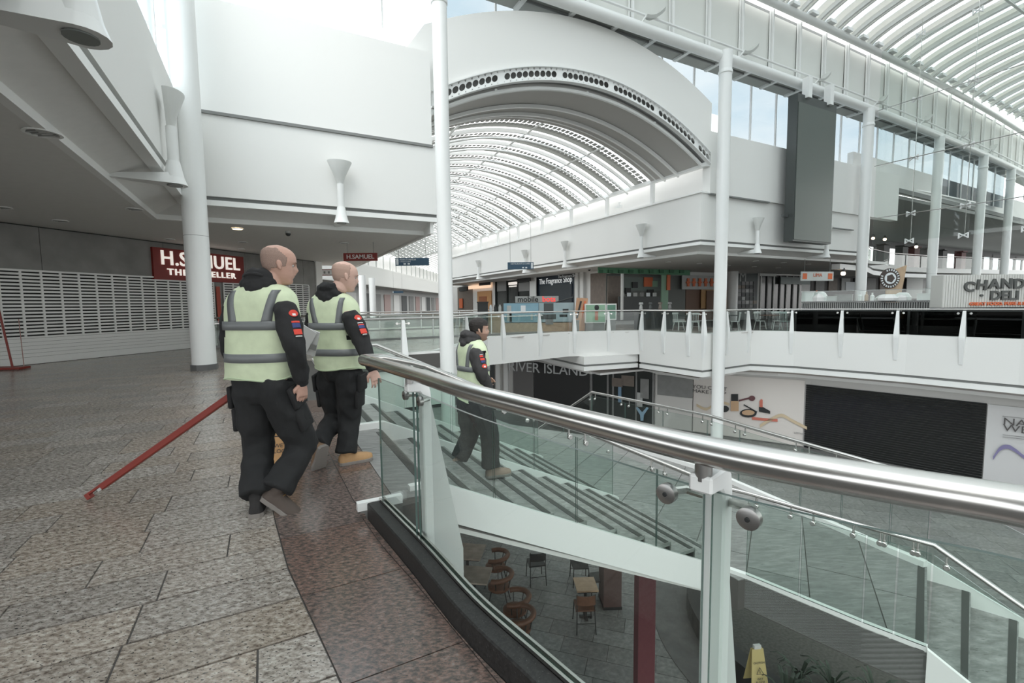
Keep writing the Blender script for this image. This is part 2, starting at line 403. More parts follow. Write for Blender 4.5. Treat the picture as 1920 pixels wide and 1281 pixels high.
course(lambda V: STU - .34, lambda V: STU - .03, [3.32, 4.7, 6.1, 7.6], 'border_slab', slate)
# kerb under the near balustrade
kp = RAIL
mb = MB(); mb.sweep([(-.075, -.02), (-.075, .10), (-.068, .107), (.002, .107), (.002, -.02)], [p for p in kp])
k0 = struct(mb, 'trim_1', gran_k, 'black granite kerb under the curved balustrade')
mb = MB(); mb.sweep([(.004, -.3), (.004, .125), (.016, .125), (.016, .095), (.034, .095), (.034, .125), (.046, .125), (.046, -.3)], kp)
struct(mb, 'trim_2', inox, 'steel shoe channel holding the balustrade glass')
mb = MB(); mb.sweep([(.05, -.42), (.05, .06), (.09, .06), (.09, -.42)], kp)
struct(mb, 'trim_3', steelwhite)
e = RAIL[-1]; d = (RAIL[-1] - RAIL[-2]).normalized()
mb = MB(); mb.box((e.x + d.x * .03 + .02, e.y + d.y * .03, .085), (.30, .05, .055), ANG); struct(mb, 'trim_4', steelwhite, 'white end plate of the kerb')

# ---------------------------------------------------------------- landing and ground floors
LANDP = [(4.48, 3.2)] + [toUV(atz(x, y, LAND)) for x, y in ((1397, 1085), (1616, 1176), (1738, 1224))] + [toUV(atz(x, y, LAND)) for x, y in ((1738, 1062), (1667, 1033), (1500, 960), (1385, 910), (1325, 883), (1110, 818))] + [(5.4, 10.4), (5.1, 13.3), (1.2, 13.3), (1.2, 7.75), (4.46, 7.75)]
NEAR_K = [(4.48, 3.52)] + LANDP[1:4]; FAR_K = LANDP[4:10]
mb = MB(); mb.prism([uv(*p)[:2] for p in LANDP], LAND - .35, LAND - .008)
fl_land = struct(mb, 'floor_landing', grout, 'half landing of the stairs')
def tile_floor(poly, z, tl, rw, m, parent, ang, vis, name, nparts, seed, wav=0):
    G_ = .0055
    r = random.Random(seed); ca, sa = math.cos(ang), math.sin(ang); items = []
    W = [uv(*p)[:2] for p in poly]; loc = [(x * ca + y * sa, -x * sa + y * ca) for x, y in W]
    x0, x1 = min(p[0] for p in loc), max(p[0] for p in loc); y0, y1 = min(p[1] for p in loc), max(p[1] for p in loc)
    y = y0
    while y < y1:
        x = x0 - r.uniform(0, tl)
        while x < x1:
            cs = [(x + G_, y + G_), (x + tl - G_, y + G_), (x + tl - G_, y + rw - G_), (x + G_, y + rw - G_)]
            cut = clip(cs, loc)
            if cut and len(cut) > 2:
                w = [(a * ca - b * sa, a * sa + b * ca) for a, b in cut]; c = (sum(p[0] for p in w) / len(w), sum(p[1] for p in w) / len(w))
                if c[1] > .5 and vis(c): items.append((math.hypot(*c), w))
            x += tl
        y += rw
    items.sort(key=lambda t: t[0]); q = MB()
    for i, (_, w) in enumerate(items):
        if i < nparts: MB().prism(w, z - .012, z).build(name, m, parent)
        else: q.prism(w, z - .012, z)
    if q.v: q.build('far_' + name + 's', m, parent, kind='stuff')
def clip(cell, poly):      # simple polygon cut by the four sides of a cell
    if all(in_poly(c, poly) for c in cell):
        return cell
    out = list(poly); n = len(cell)
    for i in range(n):
        a, b = cell[i], cell[(i + 1) % n]; inp = out; out = []
        if not inp: return None
        sd_ = lambda p: (b[0] - a[0]) * (p[1] - a[1]) - (b[1] - a[1]) * (p[0] - a[0])
        for j in range(len(inp)):
            p, q = inp[j], inp[(j + 1) % len(inp)]; sp, sq = sd_(p), sd_(q)
            if sp >= 0: out.append(p)
            if (sp >= 0) != (sq >= 0):
                t = sp / (sp - sq); out.append((p[0] + (q[0] - p[0]) * t, p[1] + (q[1] - p[1]) * t))
    ar = abs(sum(out[i][0] * out[(i + 1) % len(out)][1] - out[(i + 1) % len(out)][0] * out[i][1] for i in range(len(out)))) / 2 if len(out) > 2 else 0
    return out if ar > .004 else None
tile_floor(LANDP, LAND, 1.2, .6, slate, fl_land, math.radians(60), lambda c: True, 'landing_slab', 200, 4)
mb = MB(); GP = [(-6, -2), (60, -14), (60, 60), (-6, 60)]
mb.prism([uv(*p)[:2] for p in GP], GRD - .2, GRD - .008)
fl_g = struct(mb, 'floor_ground', grout, 'ground floor of grey stone tiles')
tile_floor([(-1, -1), (30, -6), (34, 22), (-1, 30)], GRD, .9, .45, slate_d, fl_g, math.radians(-18), lambda c: -.4 < c[0] / c[1] < 1.35 and c[1] < 30, 'floor_tile', 200, 9)

# ================================================================ FASCIAS: profile travels with the void on its right
def fascia(path, base, name, lab, top=6.05, upper=None, low=4.1, ceil=3.6, trims=True):
    """path in UV; void to the right; low: bottom of fascia"""
    pw = [uv(*p)[:2] for p in path]; out = []
    mb = MB(); mb.sweep([(0, low), (0, top), (-.28, top), (-.28, low)], pw); out.append(struct(mb, name, white, lab))
    r = out[0]
    def sub(n, m, prof):
        q = MB(); q.sweep(prof, pw); q.build(n, m, r)
    sub('shadow_gap', gapdark, [(-.07, low - .10), (-.07, low + .01), (-.2, low + .01), (-.2, low - .10)])
    sub('edge_trim', trimwhite, [(-.01, low - .22), (-.01, low - .09), (-.2, low - .09), (-.2, low - .22)])
    sub('soffit', soffit, [(-.2, low - .16), (-.2, low - .14), (-.80, low - .38), (-.80, low - .42)])
    sub('light_trim', trimwhite, [(-.74, low - .515), (-.74, low - .36), (-.86, low - .36), (-.86, low - .515)])
    return r
BLK = 4.55
# left wing (runs toward the camera), corner, right wing
fw = fascia([(-1.5, -3.5), (-1.5, 13.5), (BLK + .1, 13.5)], 0, 'wall_left', 'white fascia wall over the left gallery')
# void is on the right when travelling from (-1.5,-3.5) to (-1.5,13.5) to (4.6,13.5): right of +V is +U, right of +U is -V : correct
mb = MB(); mb.prism([uv(*p)[:2] for p in ((-1.55, 13.55), (BLK, 13.55), (BLK, 14.0), (-1.55, 14.0))], 6.05, 8.72); struct(mb, 'wall_back', white, 'tall white wall above the left gallery')
mb = MB(); mb.box(uv(1.5, 13.49, 6.05), (6.1, .08, .07), ANG); struct(mb, 'trim_5', gapdark)
mb = MB(); mb.prism([uv(*p)[:2] for p in ((BLK, 13.75), (BLK + .42, 13.75), (BLK + .42, 14.0), (BLK, 14.0))], 4.05, 6.1); struct(mb, 'trim_6', white)
# ceiling of the left gallery
mb = MB(); mb.prism([uv(*p)[:2] for p in ((-2.3, -3.5), (-2.3, 14.3), (BLK - .05, 14.3), (BLK - .05, 27), (-14, 27), (-14, -3.5))], 3.6, 3.75)
struct(mb, 'ceiling', soffit, 'low ceiling of the left gallery')
mb = MB(); mb.prism([uv(*p)[:2] for p in ((BLK - .1, 13.6), (BLK, 13.6), (BLK, 30), (BLK - .1, 30))], 3.55, 6.05); struct(mb, 'wall_corridor_left', white)
# window strip above the left wing
wn = MB(); wn.box(uv(-1.62, 4.5, 6.15), (16.5, .1, .12), ANG + PI / 2); wn.box(uv(-1.62, 4.5, 9.4), (16.5, .12, .25), ANG + PI / 2)
w1 = struct(wn, 'window_1', steelwhite, 'clerestory window above the left fascia')
for i in range(9):
    MB().box(uv(-1.62, -2.5 + i * 1.95, 7.8), (.09, .07, 3.2), ANG).build('mullion', steelwhite, w1)
    MB().box(uv(-1.62, -1.5 + i * 1.95, 7.8), (.012, 1.86, 3.1), ANG).build('pane', glass_sky, w1)

# ---------------------------------------------------------------- gable with arch over the corridor
def arc(U, c, half, apex, drop): t = (U - c) / half; return apex - drop * t * t
Uc, n = 10.7, 36
def build_gable():
    q = MB(); front = []; Vg = 14.0
    us = [BLK + (17.0 - BLK) * i / n for i in range(n + 1)]
    for Vv in (Vg, Vg + .3):
        for u in us: q.v.append(uv(u, Vv, arc(u, Uc, 6.1, 9.62, 1.85)))
        for u in us: q.v.append(uv(u, Vv, arc(u, Uc + .1, 6.1, 11.35, 1.55)))
    k = n + 1
    for i in range(n):
        q.f += [[i, i + 1, k + i + 1, k + i], [2 * k + i, 3 * k + i, 3 * k + i + 1, 2 * k + i + 1], [k + i, k + i + 1, 3 * k + i + 1, 3 * k + i], [i, 2 * k + i, 2 * k + i + 1, i + 1]]
        q.mi += [0] * 4
    q.f += [[0, k, 3 * k, 2 * k], [n, 2 * k + n, 3 * k + n, k + n]]; q.mi += [0, 0]
    return struct(q, 'wall_gable', white, 'white arched gable wall at the mouth of the glazed corridor')
gb = build_gable()
q = MB(); q.slab([uv(3.75, 14.0, 8.6), uv(4.15, 14.0, 9.15), uv(BLK, 14.0, arc(BLK, Uc + .1, 6.1, 11.35, 1.55)), uv(BLK, 14.0, 8.0)], uv(0, .3, 0)); q.build('gable_shoulder', white, gb)
# perforated arch beam: web strip with punched holes (ring geometry), flanges
def perforated(parent_loc, V, lo, name, lab, holes, hr, z_off, depth, m, gaps=True, thick=.06):
    th = thing(name, lab, 'beam', uv(Uc, V, arc(Uc, Uc, 6.1, lo, 1.85)))
    us0, us1 = BLK + .15, 16.9
    def pt(s, h, dv): # s along u, h height above lower line
        return uv(s, V + dv, arc(s, Uc, 6.1, lo, 1.85) - depth + h)
    fl = MB()
    for h in (0, depth):
        R = []
        for i in range(41):
            s = us0 + (us1 - us0) * i / 40; R.append([pt(s, h - .02, -.09), pt(s, h + .02, -.09), pt(s, h + .02, .09), pt(s, h - .02, .09)])
        fl.rings(R)
    fl.build('flange', m, th)
    web = MB(); L = (us1 - us0); cell = L / holes; g = 10
    for i in range(holes):
        c0 = us0 + cell * i; cx = c0 + cell / 2; hole = not (gaps and i % g == 0)
        if not hole:
            web.add([pt(c0, 0, 0), pt(c0 + cell, 0, 0), pt(c0 + cell, depth, 0), pt(c0, depth, 0)], [(0, 1, 2, 3)]); continue
        k = 12; ins = []; out = []
        for j in range(k):
            a = 2 * PI * j / k + PI / 4 * 0; x, y = math.cos(a), math.sin(a); mxx = max(abs(x), abs(y))
            ins.append(pt(cx + x * hr, depth / 2 + y * hr, 0)); out.append(pt(cx + x / mxx * cell / 2, depth / 2 + y / mxx * depth / 2, 0))
        o = len(web.v); web.v += ins + out
        for j in range(k): web.f.append([o + j, o + (j + 1) % k, o + k + (j + 1) % k, o + k + j]); web.mi.append(0)
    web.build('perforated_web', m, th)
    return th
perforated(None, 13.98, 9.60, 'arch_beam', 'white arched steel beam with round holes under the gable', 54, .105, 0, .44, steelwhite)
th = thing('corridor_backing', 'dark inner lining behind the perforated arch beam', 'lining', uv(Uc, 14.5, 9.3))
q = MB(); q.rings([[uv(s, 14.2, arc(s, Uc, 6.1, 9.62, 1.85)), uv(s, 14.2, arc(s, Uc, 6.1, 9.2, 1.85)), uv(s, 14.3, arc(s, Uc, 6.1, 9.2, 1.85)), uv(s, 14.3, arc(s, Uc, 6.1, 9.62, 1.85))] for s in [BLK + .15 + 12.3 * i / 30 for i in range(31)]])
q.build('lining_strip', midgrey, th)
# vault over the corridor: ribs every 1.7 m, glass strips, frosted strips
def vz(u, k=0.0): return arc(u, Uc, 6.1, 8.95 + k, 1.75)
US = [BLK + .2 + (16.85 - BLK - .2) * i / 28 for i in range(29)]
def rib(V, wdt, dep, m, parent, name, k=0.0):
    q = MB(); q.rings([[uv(s, V - wdt / 2, vz(s, k)), uv(s, V + wdt / 2, vz(s, k)), uv(s, V + wdt / 2, vz(s, k) + dep), uv(s, V - wdt / 2, vz(s, k) + dep)] for s in US]); return q.build(name, m, parent)
vault = thing('vaulted_skylight', 'long arched glass roof with white curved ribs over the corridor', 'skylight', uv(Uc, 14, 7.2))
vault_grey = frosted('vault_frosted_grey', (.56, .565, .545), .4)
q = MB(); q.tube([uv(s, 14.25, arc(s, Uc, 6.1, 9.0, 1.80)) for s in US], .07, 8); q.build('mouth_tube', steelwhite, vault)
greyp = mat('grey_perforated_panel', (.42, .425, .41), .6)
q = MB(); q.rings([[uv(s, 14.3, vz(s, .05)), uv(s, 17.2, vz(s, .02)), uv(s, 17.2, vz(s, .25)), uv(s, 14.3, vz(s, .4))] for s in US]); q.build('solid_roof_panel', mat('warm_grey_panel', (.46, .45, .43), .7), vault)
rib(15.6, .10, .12, steelwhite, vault, 'curved_rib', -.10); rib(16.4, .10, .12, steelwhite, vault, 'curved_rib', -.10)
V = 16.9; i = 0
while V < 62:
    rib(V, .07 if V < 40 else .1, .16, steelwhite, vault, 'curved_rib')
    if V > 17:
        q = MB(); q.tube([uv(s, V + .35, vz(s, -.14)) for s in US], .05, 6); q.build('lower_tube', steelwhite, vault)
    if V > 16.5:
        rib(V + .36, .30, .03, glass_sky, vault, 'glass_strip', .16)
        if V < 40:
            cell = MB()      # ladder strip of small square panels
            for s0, s1 in zip(US, US[1:]):
                for t in range(2):
                    a = s0 + (s1 - s0) * t / 2; b = a + (s1 - s0) / 2 * .80
                    [cell.add([uv(a, V + w0, vz(a, .15)), uv(b, V + w0, vz(b, .15)), uv(b, V + w0 + .27, vz(b, .15)), uv(a, V + w0 + .27, vz(a, .15))], [(0, 1, 2, 3)]) for w0 in (.62, .94)]
            cell.build('grille_strip', greyp, vault, kind='stuff')
        rib(V + 1.30, .44, .03, vault_grey, vault, 'frosted_strip', .16)
    V += 1.7; i += 1
for s in (7.0, 10.7, 14.0): 
    q = MB(); q.tube([uv(s, 14.2, vz(s, .1)), uv(s, 62, vz(s, .1))], .05, 6); q.build('purlin', steelwhite, vault)
q = MB(); q.box(uv(16.85, 38, 7.25), (.22, 48, .16), ANG); q.build('gutter_beam', steelwhite, vault)
q = MB(); q.box(uv(BLK + .1, 38, 7.25), (.22, 48, .16), ANG); q.build('gutter_beam', steelwhite, vault)
# right block: corridor side fascia, its upper setback wall with little posts
fb = fascia([(16.6, 48), (16.6, 14.1), (30.2, 14.1)], 0, 'wall_corridor_right', 'white fascia of the right block with a ledge on top')
q = MB(); q.prism([uv(*p)[:2] for p in ((17.0, 14.0), (17.0, 14.4), (33, 14.4), (33, 14.0))], 6.05, 8.62); struct(q, 'wall_right_front', white, 'white wall of the right block under the clerestory')
q = MB(); q.box(uv(19.0, 14.0, 6.02), (4.0, .10, .06), ANG); q.box(uv(26.8, 14.0, 5.2), (3.0, .10, .05), ANG); struct(q, 'trim_7', gapdark)
q = MB(); q.prism([uv(*p)[:2] for p in ((17.3, 14.3), (17.5, 14.3), (17.5, 48), (17.3, 48))], 6.0, 7.3); struct(q, 'wall_clerestory', warmwhite)
q = MB(); q.prism([uv(*p)[:2] for p in ((16.5, 14.05), (17.1, 14.05), (17.1, 48), (16.5, 48))], 6.05, 6.12); struct(q, 'trim_8', trimwhite)
kpost = [V_ for V_ in (17.2 + i * 3.4 for i in range(12)) if 858 < px_of(uv(16.85, V_, 6.6))[0] < 1320]
for i, V in enumerate(kpost):
    t = thing('vault_post', 'short white post carrying the corridor vault', 'post', uv(16.85, V, 6.12), ANG, 'posts under the corridor vault')
    t['label'] = 'short white post under the corridor vault, %s from the gable end' % ORD[i]
    q = MB(); q.box(uv(16.85, V, 6.66), (.16, .16, 1.08), ANG); q.build('shaft', steelwhite, t)
    q = MB(); q.box(uv(16.85, V, 6.15), (.26, .26, .05), ANG); q.build('foot_plate', steelwhite, t)
# ceiling of the right block galleries and back walls
q = MB(); q.prism([uv(*p)[:2] for p in ((17.35, 14.85), (34, 14.85), (34, 50), (17.35, 50))], 3.6, 3.75); struct(q, 'ceiling_right', soffit, 'low ceiling over the right gallery')

# ================================================================ ATRIUM: tubes, clerestory, roof
def T1(u): k = max(0, u - 24) / 30; return (13.6 + 1.0 * k * k, 11.45 - .1 * k)
def T2(u): k = max(0, u - 24) / 30; return (13.6 + 1.0 * k * k, 14.45 - .1 * k)
AU = [2.0 + i * 2.0 for i in range(34)]
th = thing('eaves_truss', 'long white tubular steel truss with brackets along the top of the atrium wall', 'truss', uv(30, 13.6, 11.3))
q = MB(); q.tube([uv(u, T1(u)[0], T1(u)[1]) for u in AU], .21, 12); q.build('bottom_tube', steelwhite, th, smooth=40)
q = MB(); q.tube([uv(u, T2(u)[0], T2(u)[1]) for u in AU], .17, 12); q.build('top_tube', steelwhite, th, smooth=40)
q = MB(); q.tube([uv(u, T1(u)[0] - .12, T1(u)[1] + .42) for u in AU], .05, 6); q.build('cable_rail', steelwhite, th, smooth=40)
q = MB(); q.rings([[uv(u, T1(u)[0] + .1, T1(u)[1] + .02), uv(u, T1(u)[0] + 1.15, T1(u)[1] + .02), uv(u, T1(u)[0] + 1.15, T1(u)[1] + .10), uv(u, T1(u)[0] + .1, T1(u)[1] + .10)] for u in AU])
q.build('gutter_soffit', mat('gutter_grey', (.36, .37, .35), .7), th)
for i in range(26):
    u = 8.0 + i * 1.87; v, z = T1(u)
    q = MB(); q.box(uv(u, v + .6, z - .02), (.16, .95, .10), ANG); q.build('outrigger', steelwhite, th)
# white panel wall between tubes
pan = MB(); PU = [6.3 + i * 2.05 for i in range(26)]
th = thing('panel_wall', 'row of off white wall panels between the truss tubes', 'panels', uv(30, 13.9, 11.6))
panel_m = mat('roof_panel_white', (.70, .71, .68), .7)
for a, b in zip(PU, PU[1:]):
    q = MB(); va, vb = T1(a)[0] + .42, T1(b)[0] + .42
    q.slab([uv(a + .12, va, 11.6), uv(b - .03, vb, 11.6), uv(b - .03, vb, 14.3), uv(a + .12, va, 14.3)], uv(0, .06, 0)); q.build('wall_panel', panel_m, th)
    q = MB(); q.box(uv(a + .02, va - .16, 12.95), (.07, .12, 2.9), ANG); q.box(uv(a - .1, va - .12, 12.95), (.035, .06, 2.9), ANG); q.build('mullion_post', steelwhite, th)
q = MB(); q.rings([[uv(u, T1(u)[0] + .5, 11.4), uv(u, T1(u)[0] + .55, 11.4), uv(u, T1(u)[0] + .55, 14.5), uv(u, T1(u)[0] + .5, 14.5)] for u in AU]); q.build('backing_sheet', gapdark, th)
# curved spoiler brackets on the lower tube
kbr = [u_ for u_ in (12.6 + i * 5.4 for i in range(9)) if px_of(uv(u_ + .9, 13.4, 12))[1] > 5 and px_of(uv(u_, 13.4, 12))[0] < 1915]
for i, u in enumerate(kbr):
    v, z = T1(u)
    t = thing('curved_bracket', 'curved white blade bracket on the truss tube', 'bracket', uv(u, v - .1, z + .3), 0, 'curved blade brackets along the truss')
    t['label'] = 'curved blade bracket on the long truss tube, %s from the left' % ORD[i]
    q = MB(); R = []
    for k in range(7):
        a = k / 6; c = uv(u + .1 + a * .9, v - .25, z + .32 + .5 * a * a)
        R.append([c + uv(0, 0, -.05 - .03 * a), c + uv(0, -.03, .05), c + uv(0, .12 + .25 * a, .05), c + uv(0, .12 + .25 * a, -.04)])
    q.rings(R); q.build('blade', mat('bracket_grey', (.5, .51, .49), .6), t, smooth=50)
    q = MB(); q.tube([uv(u, v, z + .1), uv(u + .12, v - .2, z + .35)], .04, 6); q.build('stub', steelwhite, t)
# clerestory glazing under the lower tube and above the gable, panes parted by slender mullions
cw = None
q = MB(); q.box(uv(-1.9, 14.75, 8.4), (11.4, .06, .08), ANG); q.box(uv(33, 14.75, 8.4), (30, .06, .08), ANG); cw = struct(q, 'window_2', steelwhite, 'tall clerestory glazing with pale sky behind it')
for i in range(30):
    u = -6 + i * 1.9
    zb_ = 9.75 if 3.4 < u < 17.2 else 8.4
    MB().box(uv(u, 14.78, (zb_ + 11.65) / 2), (.05, .08, 11.65 - zb_), ANG).build('mullion', steelwhite, cw)
    MB().box(uv(u + .95, 14.8, (zb_ + 11.6) / 2), (1.83, .012, 11.55 - zb_), ANG).build('pane', glass_blue if u > 5 else glass_sky, cw)
# atrium roof: shallow vault, ribs run across (along V), frosted panels between bright glass
def rz(v, u=0): t = min(.9999, abs((v - 2) / 11.75)); return 14.5 + 1.75 * (1 - t * t) ** .62 - .1 * max(0, u - 24) / 30
VS = [2 + 11.7 * math.sin(-PI / 2 + PI * i / 30) for i in range(31)]
roof = thing('atrium_roof', 'broad curved atrium roof of white ribs, frosted panels and bright glass strips', 'roof', uv(36, 2, 14.4))
def strip(u0, u1, dz, th_, m, name, u=None, parent=roof, vs=None, **k):
    q = MB(); q.rings([[uv(u0, v, rz(v, u0) + dz), uv(u1, v, rz(v, u1) + dz), uv(u1, v, rz(v, u1) + dz + th_), uv(u0, v, rz(v, u0) + dz + th_)] for v in (vs or VS)]); return q.build(name, m, parent, **k)
greyfr = frosted('grey_frosted_panel', (.72, .725, .70), .55)
u = 0.4
while u < 62:
    strip(u, u + .12, -.22, .22, steelwhite, 'roof_rib')
    strip(u + .12, u + .42, .0, .03, greyfr, 'frosted_panel')
    strip(u + .42, u + .50, -.08, .10, steelwhite, 'glazing_bar')
    strip(u + .50, u + 1.02, .0, .02, glass_sky, 'glass_panel')
    strip(u + 1.02, u + 1.45, .0, .03, greyfr, 'frosted_panel')
    q = MB(); q.box(uv(u + .8, 13.45, 14.62), (.5, .3, .14), ANG); q.build('rib_shoe', steelwhite, roof)
    u += 1.45
for vv in (9.5, 4.5, -1, -6):
    q = MB(); q.tube([uv(uu, vv, rz(vv, uu) - .32) for uu in (0, 24, 62)], .06, 6); q.build('purlin_tube', steelwhite, roof)
q = MB(); q.prism([uv(*p)[:2] for p in ((-6, -9.9), (62, -9.9), (62, -10.2), (-6, -10.2))], 4.0, 14.6); struct(q, 'wall_rear', white, 'opposite wall of the atrium, added unseen behind the camera')  # unseen wall, added to cut the sky light on the tall left wall
# ================================================================ COLUMNS
def column(u, v, z0, z1, r, lab, cap=True, base=None, taper=1.0, pos=None):
    p = pos or uv(u, v, z0)
    t = thing('column', lab, 'column', (p.x, p.y, z0))
    q = MB(); q.tube([(p.x, p.y, z0), (p.x, p.y, z1)], [r, r * taper], 28); q.build('shaft', steelwhite, t, smooth=40)
    if z0 > -.1 and base is None: base = .13
    if base:
        q = MB(); q.tube([(p.x, p.y, z0), (p.x, p.y, z0 + base)], r * 1.13, 8); q.build('base_ring', mat('base_grey', (.12, .12, .12), .5), t)
        q = MB(); q.tube([(p.x, p.y, 3.02 if z1 > 4 else z0 + 1), (p.x, p.y, 3.028)], r * 1.004, 28); q.build('joint_line', midgrey, t) if z1 > 4 else None
    if cap:
        q = MB(); q.lathe((p.x, p.y, z1 - .9), [(r * taper, 0), (r * 1.12, .02), (r * 1.12, .10), (r * .8, .28), (r * .55, .6), (r * .9, .9)], 20); q.build('cap', steelwhite, t, smooth=40)
        q = MB(); q.box((p.x, p.y, z1 - .1), (.5, .16, .16), ANG); q.build('bearing_plate', steelwhite, t)
    return t
p = atz(384, 693, 0)
column(0, 0, 0, 13.5, .245, 'thick round white column with a dark base standing in front of the shuttered shop', cap=False, pos=p)
p = atz(841.5, 809, LAND)
t = column(0, 0, LAND, 8.2, .17, 'tall round white column standing on the stair landing behind the descending man', cap=False, pos=p)
q = MB(); q.lathe((p.x, p.y, 8.2), [(.17, 0), (.19, .02), (.19, .08), (.05, .12), (.05, 5.5)], 20); q.build('cap', steelwhite, t, smooth=40)
column(17.1, 13.45, GRD, 11.6, .25, 'tall round white column at the corner of the right block beside the dark banner screen')
column(28.3, 13.5, GRD, 11.35, .25, 'round white column just right of the hanging dark screen')
column(36.9, 13.7, -.01, 11.3, .25, 'round white column between the badge board and the delicatessen sign', base=.02)
column(44.4, 14.0, -.01, 11.3, .25, 'round white column behind the delicatessen sign', base=.02)
column(50.8, 14.4, -.01, 11.3, .25, 'slender far white column at the right picture edge', base=.02)

# ================================================================ HANGING SCREEN
p = atV(1491, 330, 13.15); p2 = atV(1563, 330, 13.15)
w_ = (p2 - p).length; c = (p + p2) / 2
t = thing('hanging_screen', 'tall dark grey display screen hanging from the truss in front of the white wall', 'screen', (c.x, c.y, 4.2), ANG)
q = MB(); q.box((c.x + VX * .22, c.y + VY * .22, 7.45), (w_, .44, 6.55), ANG); q.build('casing', mat('casing_grey', (.055, .062, .06), .4), t)
q = MB(); q.box((c.x - VX * .01, c.y - VY * .01, 7.3), (w_ - .10, .03, 6.1), ANG); q.build('display_face', mat('led_face', (.085, .10, .09), .35), t)
for k in (-1, 1):
    q = MB(); q.box((c.x + UX * w_ * .28 * k, c.y + UY * w_ * .28 * k, 11.05), (.28, .3, .9), ANG); q.build('hanger', steelwhite, t)
q = MB(); q.box((c.x - UX * (w_ / 2 + .12) + VX * .3, c.y - UY * (w_ / 2 + .12) + VY * .3, 5.35), (.4, .12, .12), ANG); q.build('side_bracket', darkgrey, t)

# ================================================================ GLASS SCREEN on point fixings
t = thing('glass_screen', 'tall frameless glass wall on spider fixings in front of the food court', 'glass wall', uv(28.7, 13.4, 4.3))
vs_ = [13.25, 11.6, 9.55, 7.5, 5.4, 3.2]; zs_ = [4.35, 5.7, 8.4, 11.2, 14.2]
for a, b in zip(vs_, vs_[1:]):
    for k, (z0, z1) in enumerate(zip(zs_, zs_[1:])):
        zt = min(z1, 14.2); q = MB(); q.box(uv(28.7, (a + b) / 2, (z0 + zt) / 2), (.016, a - b - .03, zt - z0 - .03), ANG); q.cur = 0; q.build('glass_pane', glass_screen, t)
for b in vs_[1:]:
    q = MB(); q.tube([uv(28.76, b, 4.3), uv(28.76, b, 15.0)], .016, 5); q.build('joint_cable', inox, t)
    for z in zs_:
        q = MB()
        for sv in (-1, 1):
            q.tube([uv(28.6, b, z), uv(28.62, b + sv * .16, z + .10)], .03, 6); q.tube([uv(28.6, b, z), uv(28.62, b + sv * .16, z - .10)], .03, 6)
            q.box(uv(28.62, b + sv * .16, z), (.05, .05, .26), ANG)
        q.build('spider_fitting', steelwhite, t)
for z in zs_[1:4]:
    q = MB(); q.tube([uv(28.55, 13.25, z), uv(28.55, 3.2, z + .02)], .022, 5); q.build('tie_rod', inox, t)

# ================================================================ FAR BALCONY fascia (slab edge of the upper gallery) and lower soffit
edge = FAR_EDGE
# travel so that the void is on the right: from right/near end to the left
ew = edge[::-1]
pw_sign = [(p[0], p[1]) for p in edge]
def fascia2(path, name, lab, top=.06):
    pw = [uv(*p)[:2] for p in path]
    mb = MB(); mb.sweep([(.025, -1.5), (.025, top), (-.35, top), (-.35, -1.5)], pw); r = struct(mb, name, white, lab)
    for n_, m_, prof in (('shadow_gap', gapdark, [(-.06, -1.62), (-.06, -1.49), (-.25, -1.49), (-.25, -1.62)]), ('edge_trim', trimwhite, [(.02, -1.80), (.02, -1.60), (-.25, -1.60), (-.25, -1.80)]),
                         ('soffit', mat('warm_soffit', (.66, .62, .59), .8), [(-.15, -1.80), (-.15, -1.76), (-1.0, -1.98), (-1.0, -2.02)]), ('light_trim', trimwhite, [(-.95, -2.14), (-.95, -1.98), (-1.1, -1.98), (-1.1, -2.14)])):
        q = MB(); q.sweep(prof, pw); q.build(n_, m_, r)
    return r
# FAR_EDGE runs left -> right with the void on the right hand side (toward the camera)
fascia2(edge[6:], 'wall_balcony_far', 'white slab edge of the far balcony')
fascia2([(13.9, 24), (13.3, 17.9), (16.35, 17.55)], 'wall_balcony_under', 'soffit edge under the bridge part of the balcony', -1.12)
mb = MB(); mb.sweep([(.025, -1.12), (.025, .06), (-.35, .06), (-.35, -1.12)], [uv(*p)[:2] for p in edge[2:7]]); struct(mb, 'wall_bridge', white, 'white slab edge of the bridge')
q = MB(); q.wall(uv(STU, 7.7), uv(STU + .1, 13.25), -1.64, .06, .2); q.wall(uv(STU + .1, 13.25), uv(4.65, 13.28), -1.55, .06, .2); struct(q, 'wall_balcony_left', white, 'white slab edge behind the tall column')
q = MB(); inner = [uv(*p)[:2] for p in [(13.9, 40), (13.3, 17.9)] + edge[6:]]
ip = [Vector((a[0], a[1])) for a in inner]; io = offs(ip, -1.05)
poly = [tuple(p) for p in io] + [tuple(uv(60, -8)[:2]), tuple(uv(60, 50)[:2]), tuple(uv(13.6, 50)[:2])]
q.prism(poly, -2.1, -2.0); q.prism([tuple(uv(*p)[:2]) for p in [(4.6, 40)] + edge[2:7] + [(16.3, 40)]], -1.12, -1.05); struct(q, 'ceiling_lower', soffit, 'ceiling of the ground floor gallery')
# ground floor shopfront wall line
g0, g1, g2 = atz(1280, 807, GRD), atz(1515, 839, GRD), atz(1855, 905, GRD); g3 = g2 + (g2 - g1) * 1.2; gm = atz(1106, 780, GRD); gl = atz(900, 765, GRD)
GW = [gl, gm, g0, g1, g2, g3]
